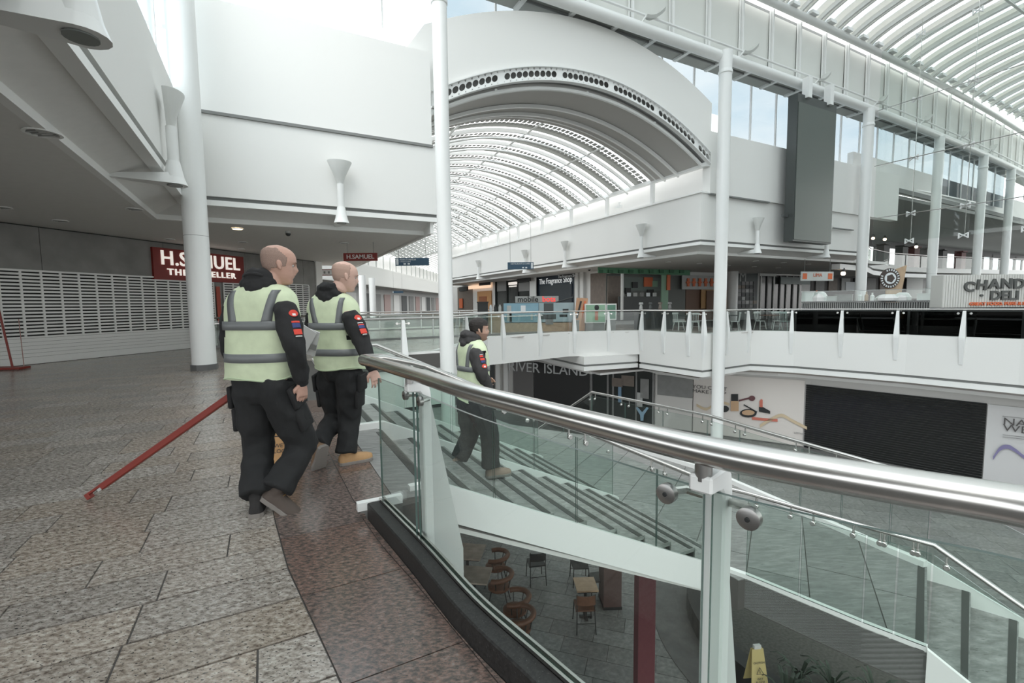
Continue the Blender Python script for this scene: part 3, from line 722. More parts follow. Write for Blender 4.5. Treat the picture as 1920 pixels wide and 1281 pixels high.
# ================================================================ STAIRS
NR, RH = 10, 1.65 / 10
GO = (4.48 - STU) / 9
VN, VF, VC = 3.46, 7.70, 5.47
stair = thing('staircase', 'upper flight of grey stone stairs with white stringers down to the landing', 'stairs', uv(STU, 5.5, 0))
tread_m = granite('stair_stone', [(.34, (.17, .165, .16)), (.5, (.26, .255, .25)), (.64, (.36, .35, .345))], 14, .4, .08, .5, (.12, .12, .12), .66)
strip_m = mat('nosing_strip', (.055, .055, .052), .7)
for k in range(9):
    u0 = STU + k * GO; z = -(k + 1) * RH
    for a, b in ((VN + .03, VC - .05), (VC + .05, VF - .04)):
        q = MB(); q.box(uv(u0 + GO / 2 + .01, (a + b) / 2, z - .02), (GO + .02, b - a, .04), ANG); q.build('tread', tread_m, stair)
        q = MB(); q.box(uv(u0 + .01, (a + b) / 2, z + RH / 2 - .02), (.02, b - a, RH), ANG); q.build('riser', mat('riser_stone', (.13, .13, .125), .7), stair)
        q = MB(); q.box(uv(u0 + GO - .035, (a + b) / 2, z + .002), (.055, b - a - .02, .005), ANG); q.build('nosing_strip', strip_m, stair)
q = MB()
for a, b in ((VN + .03, VC - .05), (VC + .05, VF - .04)): q.box(uv(4.48 + .01, (a + b) / 2, -1.65 + RH / 2 - .01), (.02, b - a, RH - .01), ANG)
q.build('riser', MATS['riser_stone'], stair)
q = MB()
for a in (VN + .2, VC + .3): q.box(uv(STU - .05, a + .8, .002), (.06, 1.6, .005), ANG)
q.build('nosing_strip', strip_m, stair)
def stringer(V, t, name, u0=STU - .2, u1=4.48, dep=.36, up=.04):
    q = MB(); z0 = up; s = 1.65 / (4.48 - STU + .05)
    ptsl = [(u0, up), (STU, up), (u1, up - 1.65), (u1, up - 1.65 - dep + .02), (STU + .12, up - dep), (u0, up - dep)]
    q.slab([uv(u, V, z) for u, z in ptsl], Vector((VX * t, VY * t, 0)) if t > 0 else Vector((VX * t, VY * t, 0)))
    return q.build(name, steelwhite, stair)
stringer(VN - .03, .06, 'stringer')
stringer(VF - .02, .06, 'stringer')
def kerbline(V, name='centre_kerb'):
    q = MB(); q.slab([uv(STU - .35, V - .045, .07), uv(STU + .05, V - .045, .07), uv(4.70, V - .045, -1.58), uv(4.70, V - .045, -1.65), uv(4.45, V - .045, -1.75), uv(STU, V - .045, -.2), uv(STU - .35, V - .045, -.0)], Vector((VX * .09, VY * .09, 0)))
    return q.build(name, steelwhite, stair)
kerbline(VC); kerbline(VF)
# soffit under flight
q = MB(); q.slab([uv(STU, VN, -.34), uv(4.48, VN, -1.97), uv(4.48, VF, -1.97), uv(STU, VF, -.34)], (0, 0, .04)); q.build('flight_soffit', soffit, stair)
# landing edge band
lk = [uv(*p)[:2] for p in [(4.48, VN - .03)] + NEAR_K[1:]]
q = MB(); q.sweep([(0, LAND - .34), (0, LAND + .045), (-.06, LAND + .045), (-.06, LAND - .34)], lk); struct(q, 'trim_9', steelwhite, 'white edge beam of the landing')
fk = [uv(*p)[:2] for p in FAR_K]
q = MB(); q.sweep([(0, LAND - .34), (0, LAND + .075), (-.08, LAND + .075), (-.08, LAND - .34)], fk); struct(q, 'trim_10', steelwhite)
# lower flight
n1 = Vector(uv(*NEAR_K[-1])[:2]); n2 = Vector(uv(*FAR_K[0])[:2]); wv = (n2 - n1); ud = Vector((wv.y, -wv.x)).normalized()
low = thing('lower_staircase', 'lower flight of grey stairs with dark nosing strips going down to the right', 'stairs', (n1.x, n1.y, LAND))
def lowpt(k, side):      # fan of nosings
    a = -math.radians(3.5) * k; base = n1 + ud * .34 * k * .8 if side == 0 else n2 + ud * .37 * k
    return base
for k in range(1, 12):
    z = LAND - RH * k; a0, b0, a1, b1 = lowpt(k - 1, 0), lowpt(k - 1, 1), lowpt(k, 0), lowpt(k, 1)
    q = MB(); q.prism([a0, b0, b1, a1], z - .04, z); q.build('tread', tread_m, low)
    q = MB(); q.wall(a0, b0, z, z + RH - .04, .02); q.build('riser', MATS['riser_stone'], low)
    q = MB(); q.prism([a1 - (a1 - a0) * .2, b1 - (b1 - b0) * .2, b1 - (b1 - b0) * .03, a1 - (a1 - a0) * .03], z, z + .004); q.build('nosing_strip', strip_m, low)
q = MB(); q.prism([n1 - ud * .08, n2 - ud * .08, n2 - ud * .02, n1 - ud * .02], LAND + .0005, LAND + .005); q.build('nosing_strip', strip_m, low)
for side in (0, 1):
    a, b = lowpt(0, side), lowpt(11, side); o = Vector((wv.x, wv.y)).normalized() * (-.04 if side == 0 else .04)
    q = MB(); q.slab([(a.x, a.y, LAND + .05), (b.x, b.y, LAND + .05 - RH * 11), (b.x, b.y, LAND - .32 - RH * 11), (a.x, a.y, LAND - .34)], (o.x, o.y, 0)); q.build('stringer', steelwhite, low)
a, b, c, d = lowpt(0, 0), lowpt(11, 0), lowpt(11, 1), lowpt(0, 1)
q = MB(); q.slab([(a.x, a.y, LAND - .33), (b.x, b.y, LAND - .33 - RH * 11), (c.x, c.y, LAND - .33 - RH * 11), (d.x, d.y, LAND - .33)], (0, 0, .03)); q.build('flight_soffit', soffit, low)

# ================================================================ BALUSTRADES
def panel(q, a, b, za0, za1, zb0, zb1, t=.012):
    """glass sheet between plan points a and b; own bottom/top heights"""
    a = Vector(a[:2]); b = Vector(b[:2]); d = (b - a).normalized(); n = Vector((-d.y, d.x)) * t
    v = [(a.x, a.y, za0), (b.x, b.y, zb0), (b.x, b.y, zb1), (a.x, a.y, za1), (a.x + n.x, a.y + n.y, za0), (b.x + n.x, b.y + n.y, zb0), (b.x + n.x, b.y + n.y, zb1), (a.x + n.x, a.y + n.y, za1)]
    q.cur = 0; q.add(v, [(0, 1, 2, 3), (4, 7, 6, 5), (0, 4, 5, 1), (1, 5, 6, 2), (2, 6, 7, 3), (3, 7, 4, 0)]); q.mi[-4:] = [1, 1, 1, 1]
def curved_glass(path, z0, z1, parent, t=.012, m=(glass_near, glass_edge), name='glass_panel'):
    q = MB(); n = len(path); top = offs(path, 0); out = offs(path, t)
    o = 0
    vs = [(p.x, p.y, z0) for p in top] + [(p.x, p.y, z1) for p in top] + [(p.x, p.y, z0) for p in out] + [(p.x, p.y, z1) for p in out]
    q.add(vs, [(i, i + 1, n + i + 1, n + i) for i in range(n - 1)] + [(2 * n + i, 3 * n + i, 3 * n + i + 1, 2 * n + i + 1) for i in range(n - 1)])
    ed = [(n + i, n + i + 1, 3 * n + i + 1, 3 * n + i) for i in range(n - 1)] + [(0, n, 3 * n, 2 * n), (n - 1, 3 * n - 1, 4 * n - 1, 2 * n - 1)] + [(i, 2 * n + i, 2 * n + i + 1, i + 1) for i in range(n - 1)]
    q.f += [list(f) for f in ed]; q.mi += [1] * len(ed)
    return q.build(name, m, parent, smooth=60)
def disc(q, c, nrm, r, t=.012):
    c = Vector(c); nrm = Vector(nrm).normalized(); q.tube([c - nrm * t * 1.2, c - nrm * t, c + nrm * t * .7, c + nrm * t], [r * .7, r, r, r * .8], 18)
# --- near curved balustrade
near = thing('curved_balustrade', 'near curved glass balustrade with thick brushed steel handrail and white fin posts', 'balustrade', (RAIL[30].x, RAIL[30].y, .107))
q = MB(); hp = [(p.x, p.y, RAILZ) for p in RAIL]; q.tube(hp, .0375, 24, up=(0, 0, 1)); q.build('handrail', inox, near, smooth=40)
def rail_at_px(px):
    best = min(range(len(RAIL)), key=lambda i: abs(960 + FPX * RAIL[i].x / RAIL[i].y - px)); return best
i1, i2 = rail_at_px(768), rail_at_px(1338)
gp = offs(RAIL, .025)
NE = len(RAIL) - 1
for a, b in ((0, i2 - 1), (i2 + 1, i1 - 0), (i1 + 1, NE)):
    seg = gp[a:b + 1]
    if a == i2 + 1: seg = gp[i2:i1 + 1]; seg = [seg[0] + (seg[1] - seg[0]) * .25] + seg[1:-1] + [seg[-1] - (seg[-1] - seg[-2]) * .3]
    if a == i1 + 1: seg = [gp[i1] + (gp[i1 + 1] - gp[i1]) * .3] + gp[i1 + 1:]
    if a == 0: seg = gp[:i2] + [gp[i2] - (gp[i2] - gp[i2 - 1]) * .3]
    curved_glass(seg, .10, .94, near)
for i in (i1, i2):
    p = RAIL[i]; t_ = (RAIL[i + 1] - RAIL[i - 1]).normalized(); nr = Vector((t_.y, -t_.x))       # right of travel is the void
    def W(s, o, z): return Vector((p.x + t_.x * s + nr.x * o, p.y + t_.y * s + nr.y * o, z))
    sc = 1.0
    q = MB(); prof = [(.062, -.35), (.062, .90), (.066, .96), (.03, .985), (-.018, .985), (-.018, 1.005), (.06, 1.005), (.10, .985), (.115, .93), (.13, .6), (.19, -.05), (.19, -.35)]
    q.slab([W(-.030, o, z) for o, z in [(.062, -.35), (.062, .92), (.05, .94), (-.02, .945), (-.02, .99), (.075, .995), (.105, .975), (.115, .93), (.115, -.35)]], W(.030, 0, 0) - W(-.030, 0, 0)); post = q.build('post', steelwhite, near, bevel=.006)
    q = MB(); q.slab([W(-.007, o, z) for o, z in [(.113, -.35), (.113, .86), (.125, .86), (.31, -.05), (.31, -.35)]], W(.007, 0, 0) - W(-.007, 0, 0)); q.build('fin_plate', mat('fin_grey_white', (.62, .63, .62), .4), near)
    q = MB(); q.tube([W(0, 0, .975), W(0, 0, 1.03)], .021, 16); q.build('rail_stub', inox_dark, near, smooth=40)
    nr = Vector((nr.x, nr.y, 0))
    for s in (-1, 1):
        q = MB(); disc(q, W(.105 * s, .018, .905), nr, .027); q.build('clamp_disc', inox_dark, near, smooth=30)
        q = MB(); q.tube([W(.105 * s, .03, .905), W(.08 * s, .075, .905), W(.02 * s, .095, .895)], .011, 8); q.build('clamp_arm', inox, near, smooth=40)
        q = MB(); disc(q, W(.105 * s, .005, .905), nr, .006, .004); q.build('clamp_screw', black, near)
# --- stair handrail on the near side
def path_at(path, s):
    acc = 0
    for a, b in zip(path, path[1:]):
        l = (b - a).length
        if acc + l >= s: return a + (b - a) * ((s - acc) / l), (b - a).normalized()
        acc += l
    return path[-1], (path[-1] - path[-2]).normalized()
def plen(path): return sum((b - a).length for a, b in zip(path, path[1:]))
def clamp(q, p, d, side, drop=.10, r=.024):
    n_ = Vector((-d.y, d.x, 0)).normalized() * side
    q.tube([p, p - Vector((0, 0, drop))], .009, 6); q.box(p - Vector((0, 0, drop)), (.02, .02, .05), math.atan2(d.y, d.x)); disc(q, p - Vector((0, 0, drop + .01)) + n_ * .02, n_, r, .014)
def slope_balustrade(name, lab, rail, base, joints, rr=.021, parent=None, gl=(glass_near, glass_edge), bottom_gap=.0, loc=None, clamps=True, side=-1, drop=.10, top_gap=.085, cr=.024):
    """rail and base are matching 3-D polylines; joints: list per segment of fractions where panels meet"""
    t = thing(name, lab, 'balustrade', loc or base[0])
    q = MB(); q.tube(rail, rr, 14); q.build('handrail', inox, t, smooth=50)
    for (r0, r1, b0, b1, js) in [(rail[i], rail[i + 1], base[i], base[i + 1], joints[i]) for i in range(len(joints))]:
        if js is None: continue
        js = [0] + list(js) + [1]
        for f0, f1 in zip(js, js[1:]):
            L = (r1 - r0).length; g = .008 / L
            A, B = r0.lerp(r1, f0 + g), r0.lerp(r1, f1 - g); a, b = b0.lerp(b1, f0 + g), b0.lerp(b1, f1 - g)
            qq = MB(); panel(qq, a, b, a.z + bottom_gap, A.z - top_gap, b.z + bottom_gap, B.z - top_gap); qq.build('glass_panel', gl, t)
            if clamps:
                for f in (f0 + .10 / L, f1 - .10 / L):
                    qq = MB(); pp = r0.lerp(r1, f); clamp(qq, pp, (r1 - r0).normalized(), side, drop, cr); qq.build('glass_clamp', inox, t, smooth=40)
    return t
e = RAIL[-1]; e3 = Vector((e.x, e.y, RAILZ)); HR = .96
nk = [uv(STU - .05, VN, .04), uv(4.46, VN, LAND + .06)] + [uv(p[0], p[1], LAND + .045) for p in NEAR_K[1:]]
nb = lowpt(11, 0); nk.append(Vector((nb.x, nb.y, LAND + .05 - RH * 11)))
nrail = [uv(STU - .05, VN, .955), uv(4.46, VN, -.67)] + [uv(p[0], p[1], -.675) for p in NEAR_K[1:]] + [Vector((nb.x, nb.y, -.675 - RH * 11))]
t = slope_balustrade('stair_balustrade', 'glass balustrade with thin steel handrail along the near side of the stairs', nrail, nk, [(.17, .42, .72), None, (.5,), (.5,), (.3, .6)])
q = MB(); q.tube([e3 + Vector((.0, 0, 0)), e3 + Vector((-.10, .12, 0)), e3 + Vector((-.02, .27, .0)), e3.lerp(nrail[0], .62) + Vector((0, .12, .0)), nrail[0]], [.0375, .034, .028, .021, .021], 16); q.build('end_bend', inox, t, smooth=50)
# far side of the landing
fkb = [uv(p[0], p[1], LAND + .07) for p in FAR_K]; FR = [uv(p[0], p[1], -.62) for p in FAR_K]
ff = lowpt(11, 1); fkb = [Vector((ff.x, ff.y, LAND + .07 - RH * 11))] + fkb + [uv(6.95, 12.0, -3.6)]; FR = [Vector((ff.x, ff.y, -.62 - RH * 11))] + FR + [uv(6.95, 12.0, -2.5)]
slope_balustrade('landing_balustrade', 'glass balustrade with steel handrail along the far side of the landing', FR, fkb, [(.3, .6), (), (.5,), (), (), (.33, .66), (.4,)], rr=.028, loc=fkb[3], side=1, drop=.13)
# centre balustrades of the flight (glass only)
for V, lab in ((VC, 'low glass divider in the middle of the stairs, nearer one'), (VF, 'low glass divider on the far side of the stairs')):
    t = thing('stair_divider', lab, 'balustrade', uv(2.8, V, -.8))
    js = [STU - .3, STU + .9, STU + 2.1, 4.62]
    def zz(u): return (0 if u < STU else -(u - STU) / (4.62 - STU) * 1.65)
    for a, b in zip(js, js[1:]):
        q = MB(); panel(q, uv(a + .01, V), uv(b - .01, V), zz(a) + .03, zz(a) + 1.0, zz(b) + .03, zz(b) + 1.0); q.build('glass_panel', (glass_near, glass_edge), t)
        q = MB(); disc(q, uv(a + .12, V - .02, zz(a) + .82), (VX, VY, 0), .028); disc(q, uv(b - .12, V - .02, zz(b) + .82), (VX, VY, 0), .028); q.build('clamp_disc', inox, t, smooth=40)
    q = MB(); q.tube([uv(STU - .3, V, .98), uv(STU, V, .97), uv(4.62, V, -.68)], .017, 10); q.build('handrail', inox, t, smooth=50)

# --- far balcony balustrade
def poly_ray(px, path):       # where the sight line of column px meets a plan polyline
    d = ray(px, 600); best = None
    for i, (a, b) in enumerate(zip(path, path[1:])):
        r = (b[0] - a[0], b[1] - a[1]); den = d.x * r[1] - d.y * r[0]
        if abs(den) < 1e-9: continue
        s = (a[0] * r[1] - a[1] * r[0]) / den; t = (a[0] * d.y - a[1] * d.x) / den
        if 0 <= t <= 1 and s > 0 and (best is None or s < best[0]): best = (s, i, t)
    return best[1] + best[2] if best else None
def at_param(path, s):
    i = min(int(s), len(path) - 2); return Vector(path[i]).lerp(Vector(path[i + 1]), s - i)
EP = [Vector(uv(*p)[:2]) for p in edge]
bal = thing('balcony_balustrade', 'long far balustrade of glass panels and white tapered posts along the balcony', 'balustrade', (EP[6].x, EP[6].y, .06))
ins = offs(EP, -.04)
q = MB(); q.tube([(p.x, p.y, 1.05) for p in ins], .032, 10); q.build('handrail', inox, bal, smooth=50)
pxs = [755, 873, 941, 1010, 1076, 1140, 1205, 1247, 1294, 1318, 1361, 1401, 1485, 1579, 1683, 1808, 1960, 2150]
prm = sorted(set(round(x, 4) for x in [poly_ray(p, ins) for p in pxs] if x is not None))
prm = [0.0] + [.5] + prm
gdark = glass('dark_film_glass', (.10, .12, .115), .5)
for s0, s1 in zip(prm, prm[1:]):
    knots = [s0] + [float(k) for k in range(int(s0) + 1, int(math.ceil(s1)))] + [s1]
    cx_ = at_param(ins, (s0 + s1) / 2); pxm = 960 + FPX * cx_.x / cx_.y
    m_ = (gdark, black) if pxm > 1490 else (glass_far, glass_edge)
    q = MB()
    for a, b in zip(knots, knots[1:]):
        A, B = at_param(ins, a), at_param(ins, b)
        if (B - A).length < .05: continue
        d_ = (B - A).normalized() * .04; panel(q, A + d_, B - d_, .07, .97, .07, .97)
    if q.v: q.build('glass_panel', m_, bal)
for s in prm[1:]:
    A = at_param(ins, s); B = at_param(ins, min(s + .02, len(ins) - 1.001)); d_ = (B - A)
    d_ = d_.normalized() if d_.length > 1e-6 else Vector((1, 0)); n_ = Vector((d_.y, -d_.x))
    def W2(o, sdd, z): return (A.x + n_.x * o + d_.x * sdd, A.y + n_.y * o + d_.y * sdd, z)
    q = MB(); q.rings([[W2(.04 + oo, -ww, z), W2(.04 + oo, ww, z), W2(.0, ww, z), W2(.0, -ww, z)] for z, ww, oo in ((-.95, .055, .05), (-.05, .085, .14), (.02, .09, .14), (.95, .045, .03), (1.0, .04, .02))]); q.build('post', steelwhite, bal)
    q = MB(); q.tube([W2(-.02, -.17, .90), W2(-.02, .17, .90)], .022, 6); disc(q, W2(0, -.17, .9), (n_.x, n_.y, 0), .04); disc(q, W2(0, .17, .9), (n_.x, n_.y, 0), .04); q.build('glass_clamp', inox, bal)
# --- rails round the corridor voids
for i, (a, b, lab) in enumerate([((-2.0, 19.5), (12.0, 19.5), 'glass balustrade across the corridor floor, nearer one'), ((-4, 27), (13, 27), 'glass balustrade across the corridor floor, farther one'), ((-4, 27.2), (-8, 60), 'long glass balustrade running down the far corridor')]):
    A, B = Vector(uv(*a)), Vector(uv(*b)); t = thing('corridor_balustrade', lab, 'balustrade', A)
    q = MB(); q.tube([A + Vector((0, 0, 1.05)), B + Vector((0, 0, 1.05))], .035, 8); q.tube([A + Vector((0, 0, .85)), B + Vector((0, 0, .85))], .02, 6); q.build('handrail', inox, t)
    n = int((B - A).length / 2.4)
    for k in range(n):
        p0, p1 = A.lerp(B, k / n), A.lerp(B, (k + 1) / n); d_ = (p1 - p0).normalized() * .03
        q = MB(); panel(q, p0 + d_, p1 - d_, .05, .95, .05, .95); q.build('glass_panel', (glass_near, glass_edge), t)
        q = MB(); q.tube([p0, p0 + Vector((0, 0, 1.03))], .03, 6); q.build('post', steelwhite, t)
    q = MB(); q.box((A + B) / 2 + Vector((0, 0, .03)), ((B - A).length, .14, .08), math.atan2(B.y - A.y, B.x - A.x)); q.build('kerb', midgrey, t)
# ================================================================ LEFT SHOPFRONT
HA, HB = Vector((-12.7, 11.6, 0)), Vector((-9.6, 22.6, 0)); HD = (HB - HA).normalized(); HN = Vector((HD.y, -HD.x, 0))
def hl(px, z=0.0, off=0.0):
    p = atline(px, 560, HA, HB); return Vector((p.x, p.y, z)) + HN * off
grey_tile = mat('grey_fascia_stone', (.22, .215, .205), .5, var=.16, vscale=1.6)
alu = mat('shutter_aluminium', (.70, .70, .685), .45, .15)
q = MB(); a = HA - HD * 9; b = hl(592)
q.wall(a, b, 0, 3.6, .3); wl = struct(q, 'wall_shop_left', mat('shop_interior_dark', (.03, .032, .03), .8), 'dark grey shopfront wall of the shuttered shop')
for k in range(7):      # stone facing panels above the shutters
    p0, p1 = -9 + k * 3.3, -9 + (k + 1) * 3.3
    q = MB(); A = HA + HD * p0 + HN * .04; B = HA + HD * min(p1, (b - HA).length) + HN * .04
    if (B - A).dot(HD) < .2: continue
    q.wall(A + HD * .006, B - HD * .006, 2.42, 3.57, .04); q.build('facing_panel', grey_tile, wl)
for x0, x1 in ((398, 417), (578, 592)):
    q = MB(); q.wall(hl(x0, 0, .05), hl(x1, 0, .05), 0, 2.45, .05); q.build('facing_panel', grey_tile, wl)
q = MB(); q.wall(hl(592, 0, .1), hl(603, 0, .1), 0, 3.6, .3); struct(q, 'wall_pier', white)
def shutter(A, B, z0, zmid, z1, rows, lab, colw=.42, m=alu):
    t = thing('roller_shutter', lab, 'shutter', (A.x, A.y, 0)); L = (B - A).length; d = (B - A) / L
    t['rz'] = 0; rh = (z1 - zmid) / rows
    for i in range(rows + 1):
        q = MB(); q.wall(A, B, zmid + i * rh, zmid + i * rh + rh * .56, .025); q.build('slat', m, t)
    q = MB(); n = int(L / colw)
    for i in range(n + 1):
        p = A + d * (i * L / n) + HN * .004; q.wall(p - d * .025, p + d * .025, zmid, z1, .03)
    q.build('vertical_links', m, t)
    k = max(1, int((zmid - z0 - .1) / .085))
    for i in range(k):
        h = (zmid - z0 - .1) / k; q = MB(); a0, b0 = A, B
        q.slab([A + Vector((0, 0, z0 + .1 + i * h)), B + Vector((0, 0, z0 + .1 + i * h)), B + HN * .0 + Vector((0, 0, z0 + .1 + (i + 1) * h - .006)), A + Vector((0, 0, z0 + .1 + (i + 1) * h - .006))], HN * -.02); q.build('slat', m, t)
    q = MB(); q.wall(A + HN * .02, B + HN * .02, z0 + .01, z0 + .10, .05); q.build('bottom_bar', m, t)
    return t
shutter(HA - HD * 9 + HN * .10, hl(398, 0, .10), 0, .68, 2.40, 19, 'wide grey lattice roller shutter closed on the left shop')
shutter(hl(417, 0, .10), hl(577, 0, .10), 0, .68, 2.40, 19, 'smaller grey lattice shutter right of the round column')
q = MB(); q.wall(hl(401, 0, .14), hl(408, 0, .14), .8, 2.2, .02); tag(q.build('red_banner', mat('banner_red', (.40, .07, .04), .5)), 'narrow red banner on the pier behind the thick column', 'banner')
signred = mat('sign_red', (.21, .018, .012), .45); signwhite = mat('sign_letters', (1, .93, .86), .5, emit=.25)
A, B = hl(287, 0, .12), hl(456, 0, .12); mid = (A + B) / 2
t = thing('shop_sign', 'big red jeweller sign with white glowing letters on the grey fascia', 'sign', (mid.x, mid.y, 2.38))
q = MB(); q.wall(A, B, 2.36, 3.40, .10); q.build('sign_board', signred, t)
W_ = (B - A).length
text('H.SAMUEL', .66, frame(mid + HN * .02 + Vector((0, 0, 3.06)), HD), signwhite, t, ext=.02, sx=.98, bold=.008, sp=1.08)
text('THE JEWELLER', .29, frame(mid + HN * .02 + Vector((0, 0, 2.62)), HD), signwhite, t, ext=.02, sx=1.18, bold=.006, sp=1.25)
p = atd(676, 482, 16.2)
t = thing('hanging_shop_sign', 'small red hanging sign with white letters under the ceiling edge', 'sign', (p.x, p.y, p.z - .14))
q = MB(); q.box(p, (1.16, .06, .27)); q.build('sign_board', signred, t)
text('H.SAMUEL', .20, frame(p + Vector((0, -.035, 0)), (1, 0, 0)), mat('plain_letters', (.72, .68, .66), .6), t, ext=.004, sx=1.05, bold=.003)
for k in (-.45, .45):
    q = MB(); q.tube([p + Vector((k, 0, .13)), (p.x + k, p.y, 3.6)], .008, 6); q.build('hanger', midgrey, t)
# blue direction signs
blue = mat('direction_blue', (.030, .075, .125), .5); pale = mat('print_white', (.72, .76, .78), .6)
def dir_sign(x0, y0, x1, y1, d, lab, left=True, lines=('MARKS & SPENCER', '& TOILETS & LIFTS')):
    p = atd((x0 + x1) / 2, (y0 + y1) / 2, d); wd = (x1 - x0) / FPX * d; hg = (y1 - y0) / FPX * d
    t = thing('direction_sign', lab, 'sign', (p.x, p.y, p.z - hg / 2))
    q = MB(); q.box(p, (wd, .08, hg)); q.build('sign_board', blue, t)
    s = -1 if left else 1
    q = MB(); q.box(p + Vector((s * wd * .44, -.045, 0)), (wd * .07, .01, hg * .8)); q.build('pictogram_strip', pale, t)
    if d < 30:
        for i, l in enumerate(lines):
            text(l, hg * (.26 if i == 0 else .18), frame(p + Vector((s * wd * .37, -.045, hg * (.26 - i * .26))), (1, 0, 0)), pale, t, ext=.002, align='LEFT' if left else 'RIGHT')
        for k in (.15, .27): q = MB(); q.box(p + Vector((s * wd * (.37 - k), -.045, -hg * .28)), (wd * .07, .01, hg * .18)); q.build('arrow_print', pale, t)
    q = MB()
    for k in (-.4, .4): q.tube([p + Vector((k * wd, 0, hg / 2)), p + Vector((k * wd, 0, hg / 2 + (4.6 if d < 50 else 2.6)))], .01, 5)
    q.build('hanger_wires', midgrey, t)
dir_sign(742, 484, 804, 498, 22, 'blue direction sign hanging left of the tall round column')
dir_sign(952, 492, 1000, 505, 26, 'blue direction sign hanging in front of the corridor fascia', left=False, lines=('RESTAURANTS & CAFES', ''))
dir_sign(736, 546, 756, 550, 55, 'tiny blue direction sign far down the corridor')

p = atd(613, 511, 24); t = thing('corridor_shop_sign', 'white sign band with two red stripes behind the bald man', 'sign', p - Vector((0, 0, .2)))
q = MB(); q.box(p, (.95, .05, .34)); q.build('sign_board', warmwhite, t)
for k in (-1, 1): q = MB(); q.box(p + Vector((0, -.03, k * .14)), (.95, .02, .03)); q.build('red_stripe', signred, t)
for k in range(4): q = MB(); q.box(p + Vector((-.33 + .22 * k, -.03, 0)), (.09, .02, .12)); q.build('letter_print', midgrey, t)
for k in (-.4, .4): q = MB(); q.tube([p + Vector((k, 0, .17)), (p.x + k, p.y, 3.6)], .01, 5); q.build('hanger', midgrey, t)
# ================================================================ FAR LEFT CORRIDOR
cw_a, cw_b = Vector((-17.5, 40)), Vector((-14.5, 118))
q = MB(); q.wall(cw_a, cw_b, 4.0, 6.2, .4); cl = struct(q, 'wall_corridor_far', white, 'white fascia of the far corridor')
q = MB(); q.wall(cw_a - Vector((3, 0)), cw_b - Vector((3, 0)), 0, 4.0, .4); struct(q, 'wall_corridor_shops', mat('far_shops', (.50, .50, .49), .7))
q = MB(); q.prism([cw_a - Vector((3, 0)), cw_b - Vector((3, 0)), cw_b, cw_a], 3.9, 4.02); struct(q, 'ceiling_corridor', soffit)
q = MB(); q.wall(cw_a - Vector((1.2, 0)), cw_b - Vector((1.2, 0)), 6.2, 8.3, .1); q.build('clerestory_band', warmwhite, cl)
for i in range(26):
    p = cw_a.lerp(cw_b, i / 26) + Vector((-.8, 0)); q = MB(); q.box((p.x, p.y, 7.2), (.14, .14, 2.1)); q.build('window_post', mat('post_grey', (.42, .43, .42), .6), cl)
for i in range(16):
    f = (i + .3) / 16; p = cw_a.lerp(cw_b, f) - Vector((2.9, 0)); d_ = (cw_b - cw_a).normalized()
    q = MB(); hgt = 3.2; q.wall(p, p + d_ * 3.2, 0, 3.1, .08)
    tag(q.build('far_shopfront', [darkgrey, midgrey, mat('far_pink', (.42, .30, .28), .6), warmwhite][i % 4]), 'distant %s shopfront in the far left corridor, %s from the near end' % (['dark', 'grey', 'pinkish', 'white'][i % 4], ORD[i]), 'shopfront', 'distant shopfronts of the far left corridor')
for i, px in enumerate((682, 700)):
    p = atz(px, 605 - i * 3, 0); column(0, 0, 0, 4.0, .3, ['round white column in the far corridor, just right of the bald man', 'round white column in the far corridor, second from the bald man'][i], cap=False, pos=p, base=.03)
q = MB(); q.wall(Vector((-15, 118)), Vector((6, 118)), 0, 9, .4); mw = struct(q, 'wall_end', warmwhite, 'end wall of the far corridor')
p = atd(812, 555, 117); text('MARKS & SPENCER', 1.5, frame((p.x + 3.2, 117.9, p.z), (1, 0, 0)), mat('far_letters', (.18, .18, .18), .6), mw, ext=.05)
fv = thing('far_vault', 'distant curved glass roof at the end of the corridor', 'roof', (-6, 60, 8))
for i in range(34):
    y = 46 + i * 2.2; pts_ = [(-17 + 22 * k / 14, y, 8.1 + 3.0 * (1 - ((k - 7) / 7) ** 2)) for k in range(15)]
    q = MB(); q.rings([[(x, y_, z), (x, y_ + .5, z), (x, y_ + .5, z + .12), (x, y_, z + .12)] for x, y_, z in pts_]); q.build('curved_rib', trimwhite, fv)
q = MB(); q.rings([[(-17 + 22 * k / 14, 46, 8.3 + 3.0 * (1 - ((k - 7) / 7) ** 2)), (-17 + 22 * k / 14, 120, 8.3 + 3.0 * (1 - ((k - 7) / 7) ** 2))] for k in range(15)], caps=False, closed=False); q.build('frosted_sheet', frost, fv)

# ================================================================ RIGHT BLOCK SHOPS (gallery level)
def bd(px0, py0, px1, py1, plane, val, m, parent=None, name='panel', t=.06, off=.06):
    """flat board on the wall plane U=val or V=val, taking its size from sight lines; stands OFF in front of the wall"""
    val2 = val - off; f = atU if plane == 'U' else atV
    xm = (px0 + px1) / 2; a, b = f(px0, (py0 + py1) / 2, val2), f(px1, (py0 + py1) / 2, val2)
    zt = f(xm, py0, val2).z; zb = f(xm, py1, val2).z
    q = MB(); q.wall(a, b, zb, zt, t if plane == 'V' else t); o = q.build(name, m, parent)
    return o, (a, b, zb, zt)
def wallframe(px, py, plane, val, off=.13):
    o = (atU if plane == 'U' else atV)(px, py, val - off)
    return frame(o, uv(0, -1) if plane == 'U' else uv(1, 0)), o
q = MB(); q.prism([uv(*p)[:2] for p in ((20, 24), (20.2, 24), (20.2, 56), (20, 56))], 0, 3.6); wr = struct(q, 'wall_shops_corridor', warmwhite, 'row of shopfronts along the corridor')
q = MB(); q.prism([uv(*p)[:2] for p in ((20, 24), (46, 24), (46, 24.2), (20, 24.2))], 0, 3.6); wf = struct(q, 'wall_shops_front', warmwhite, 'row of shopfronts facing the atrium')
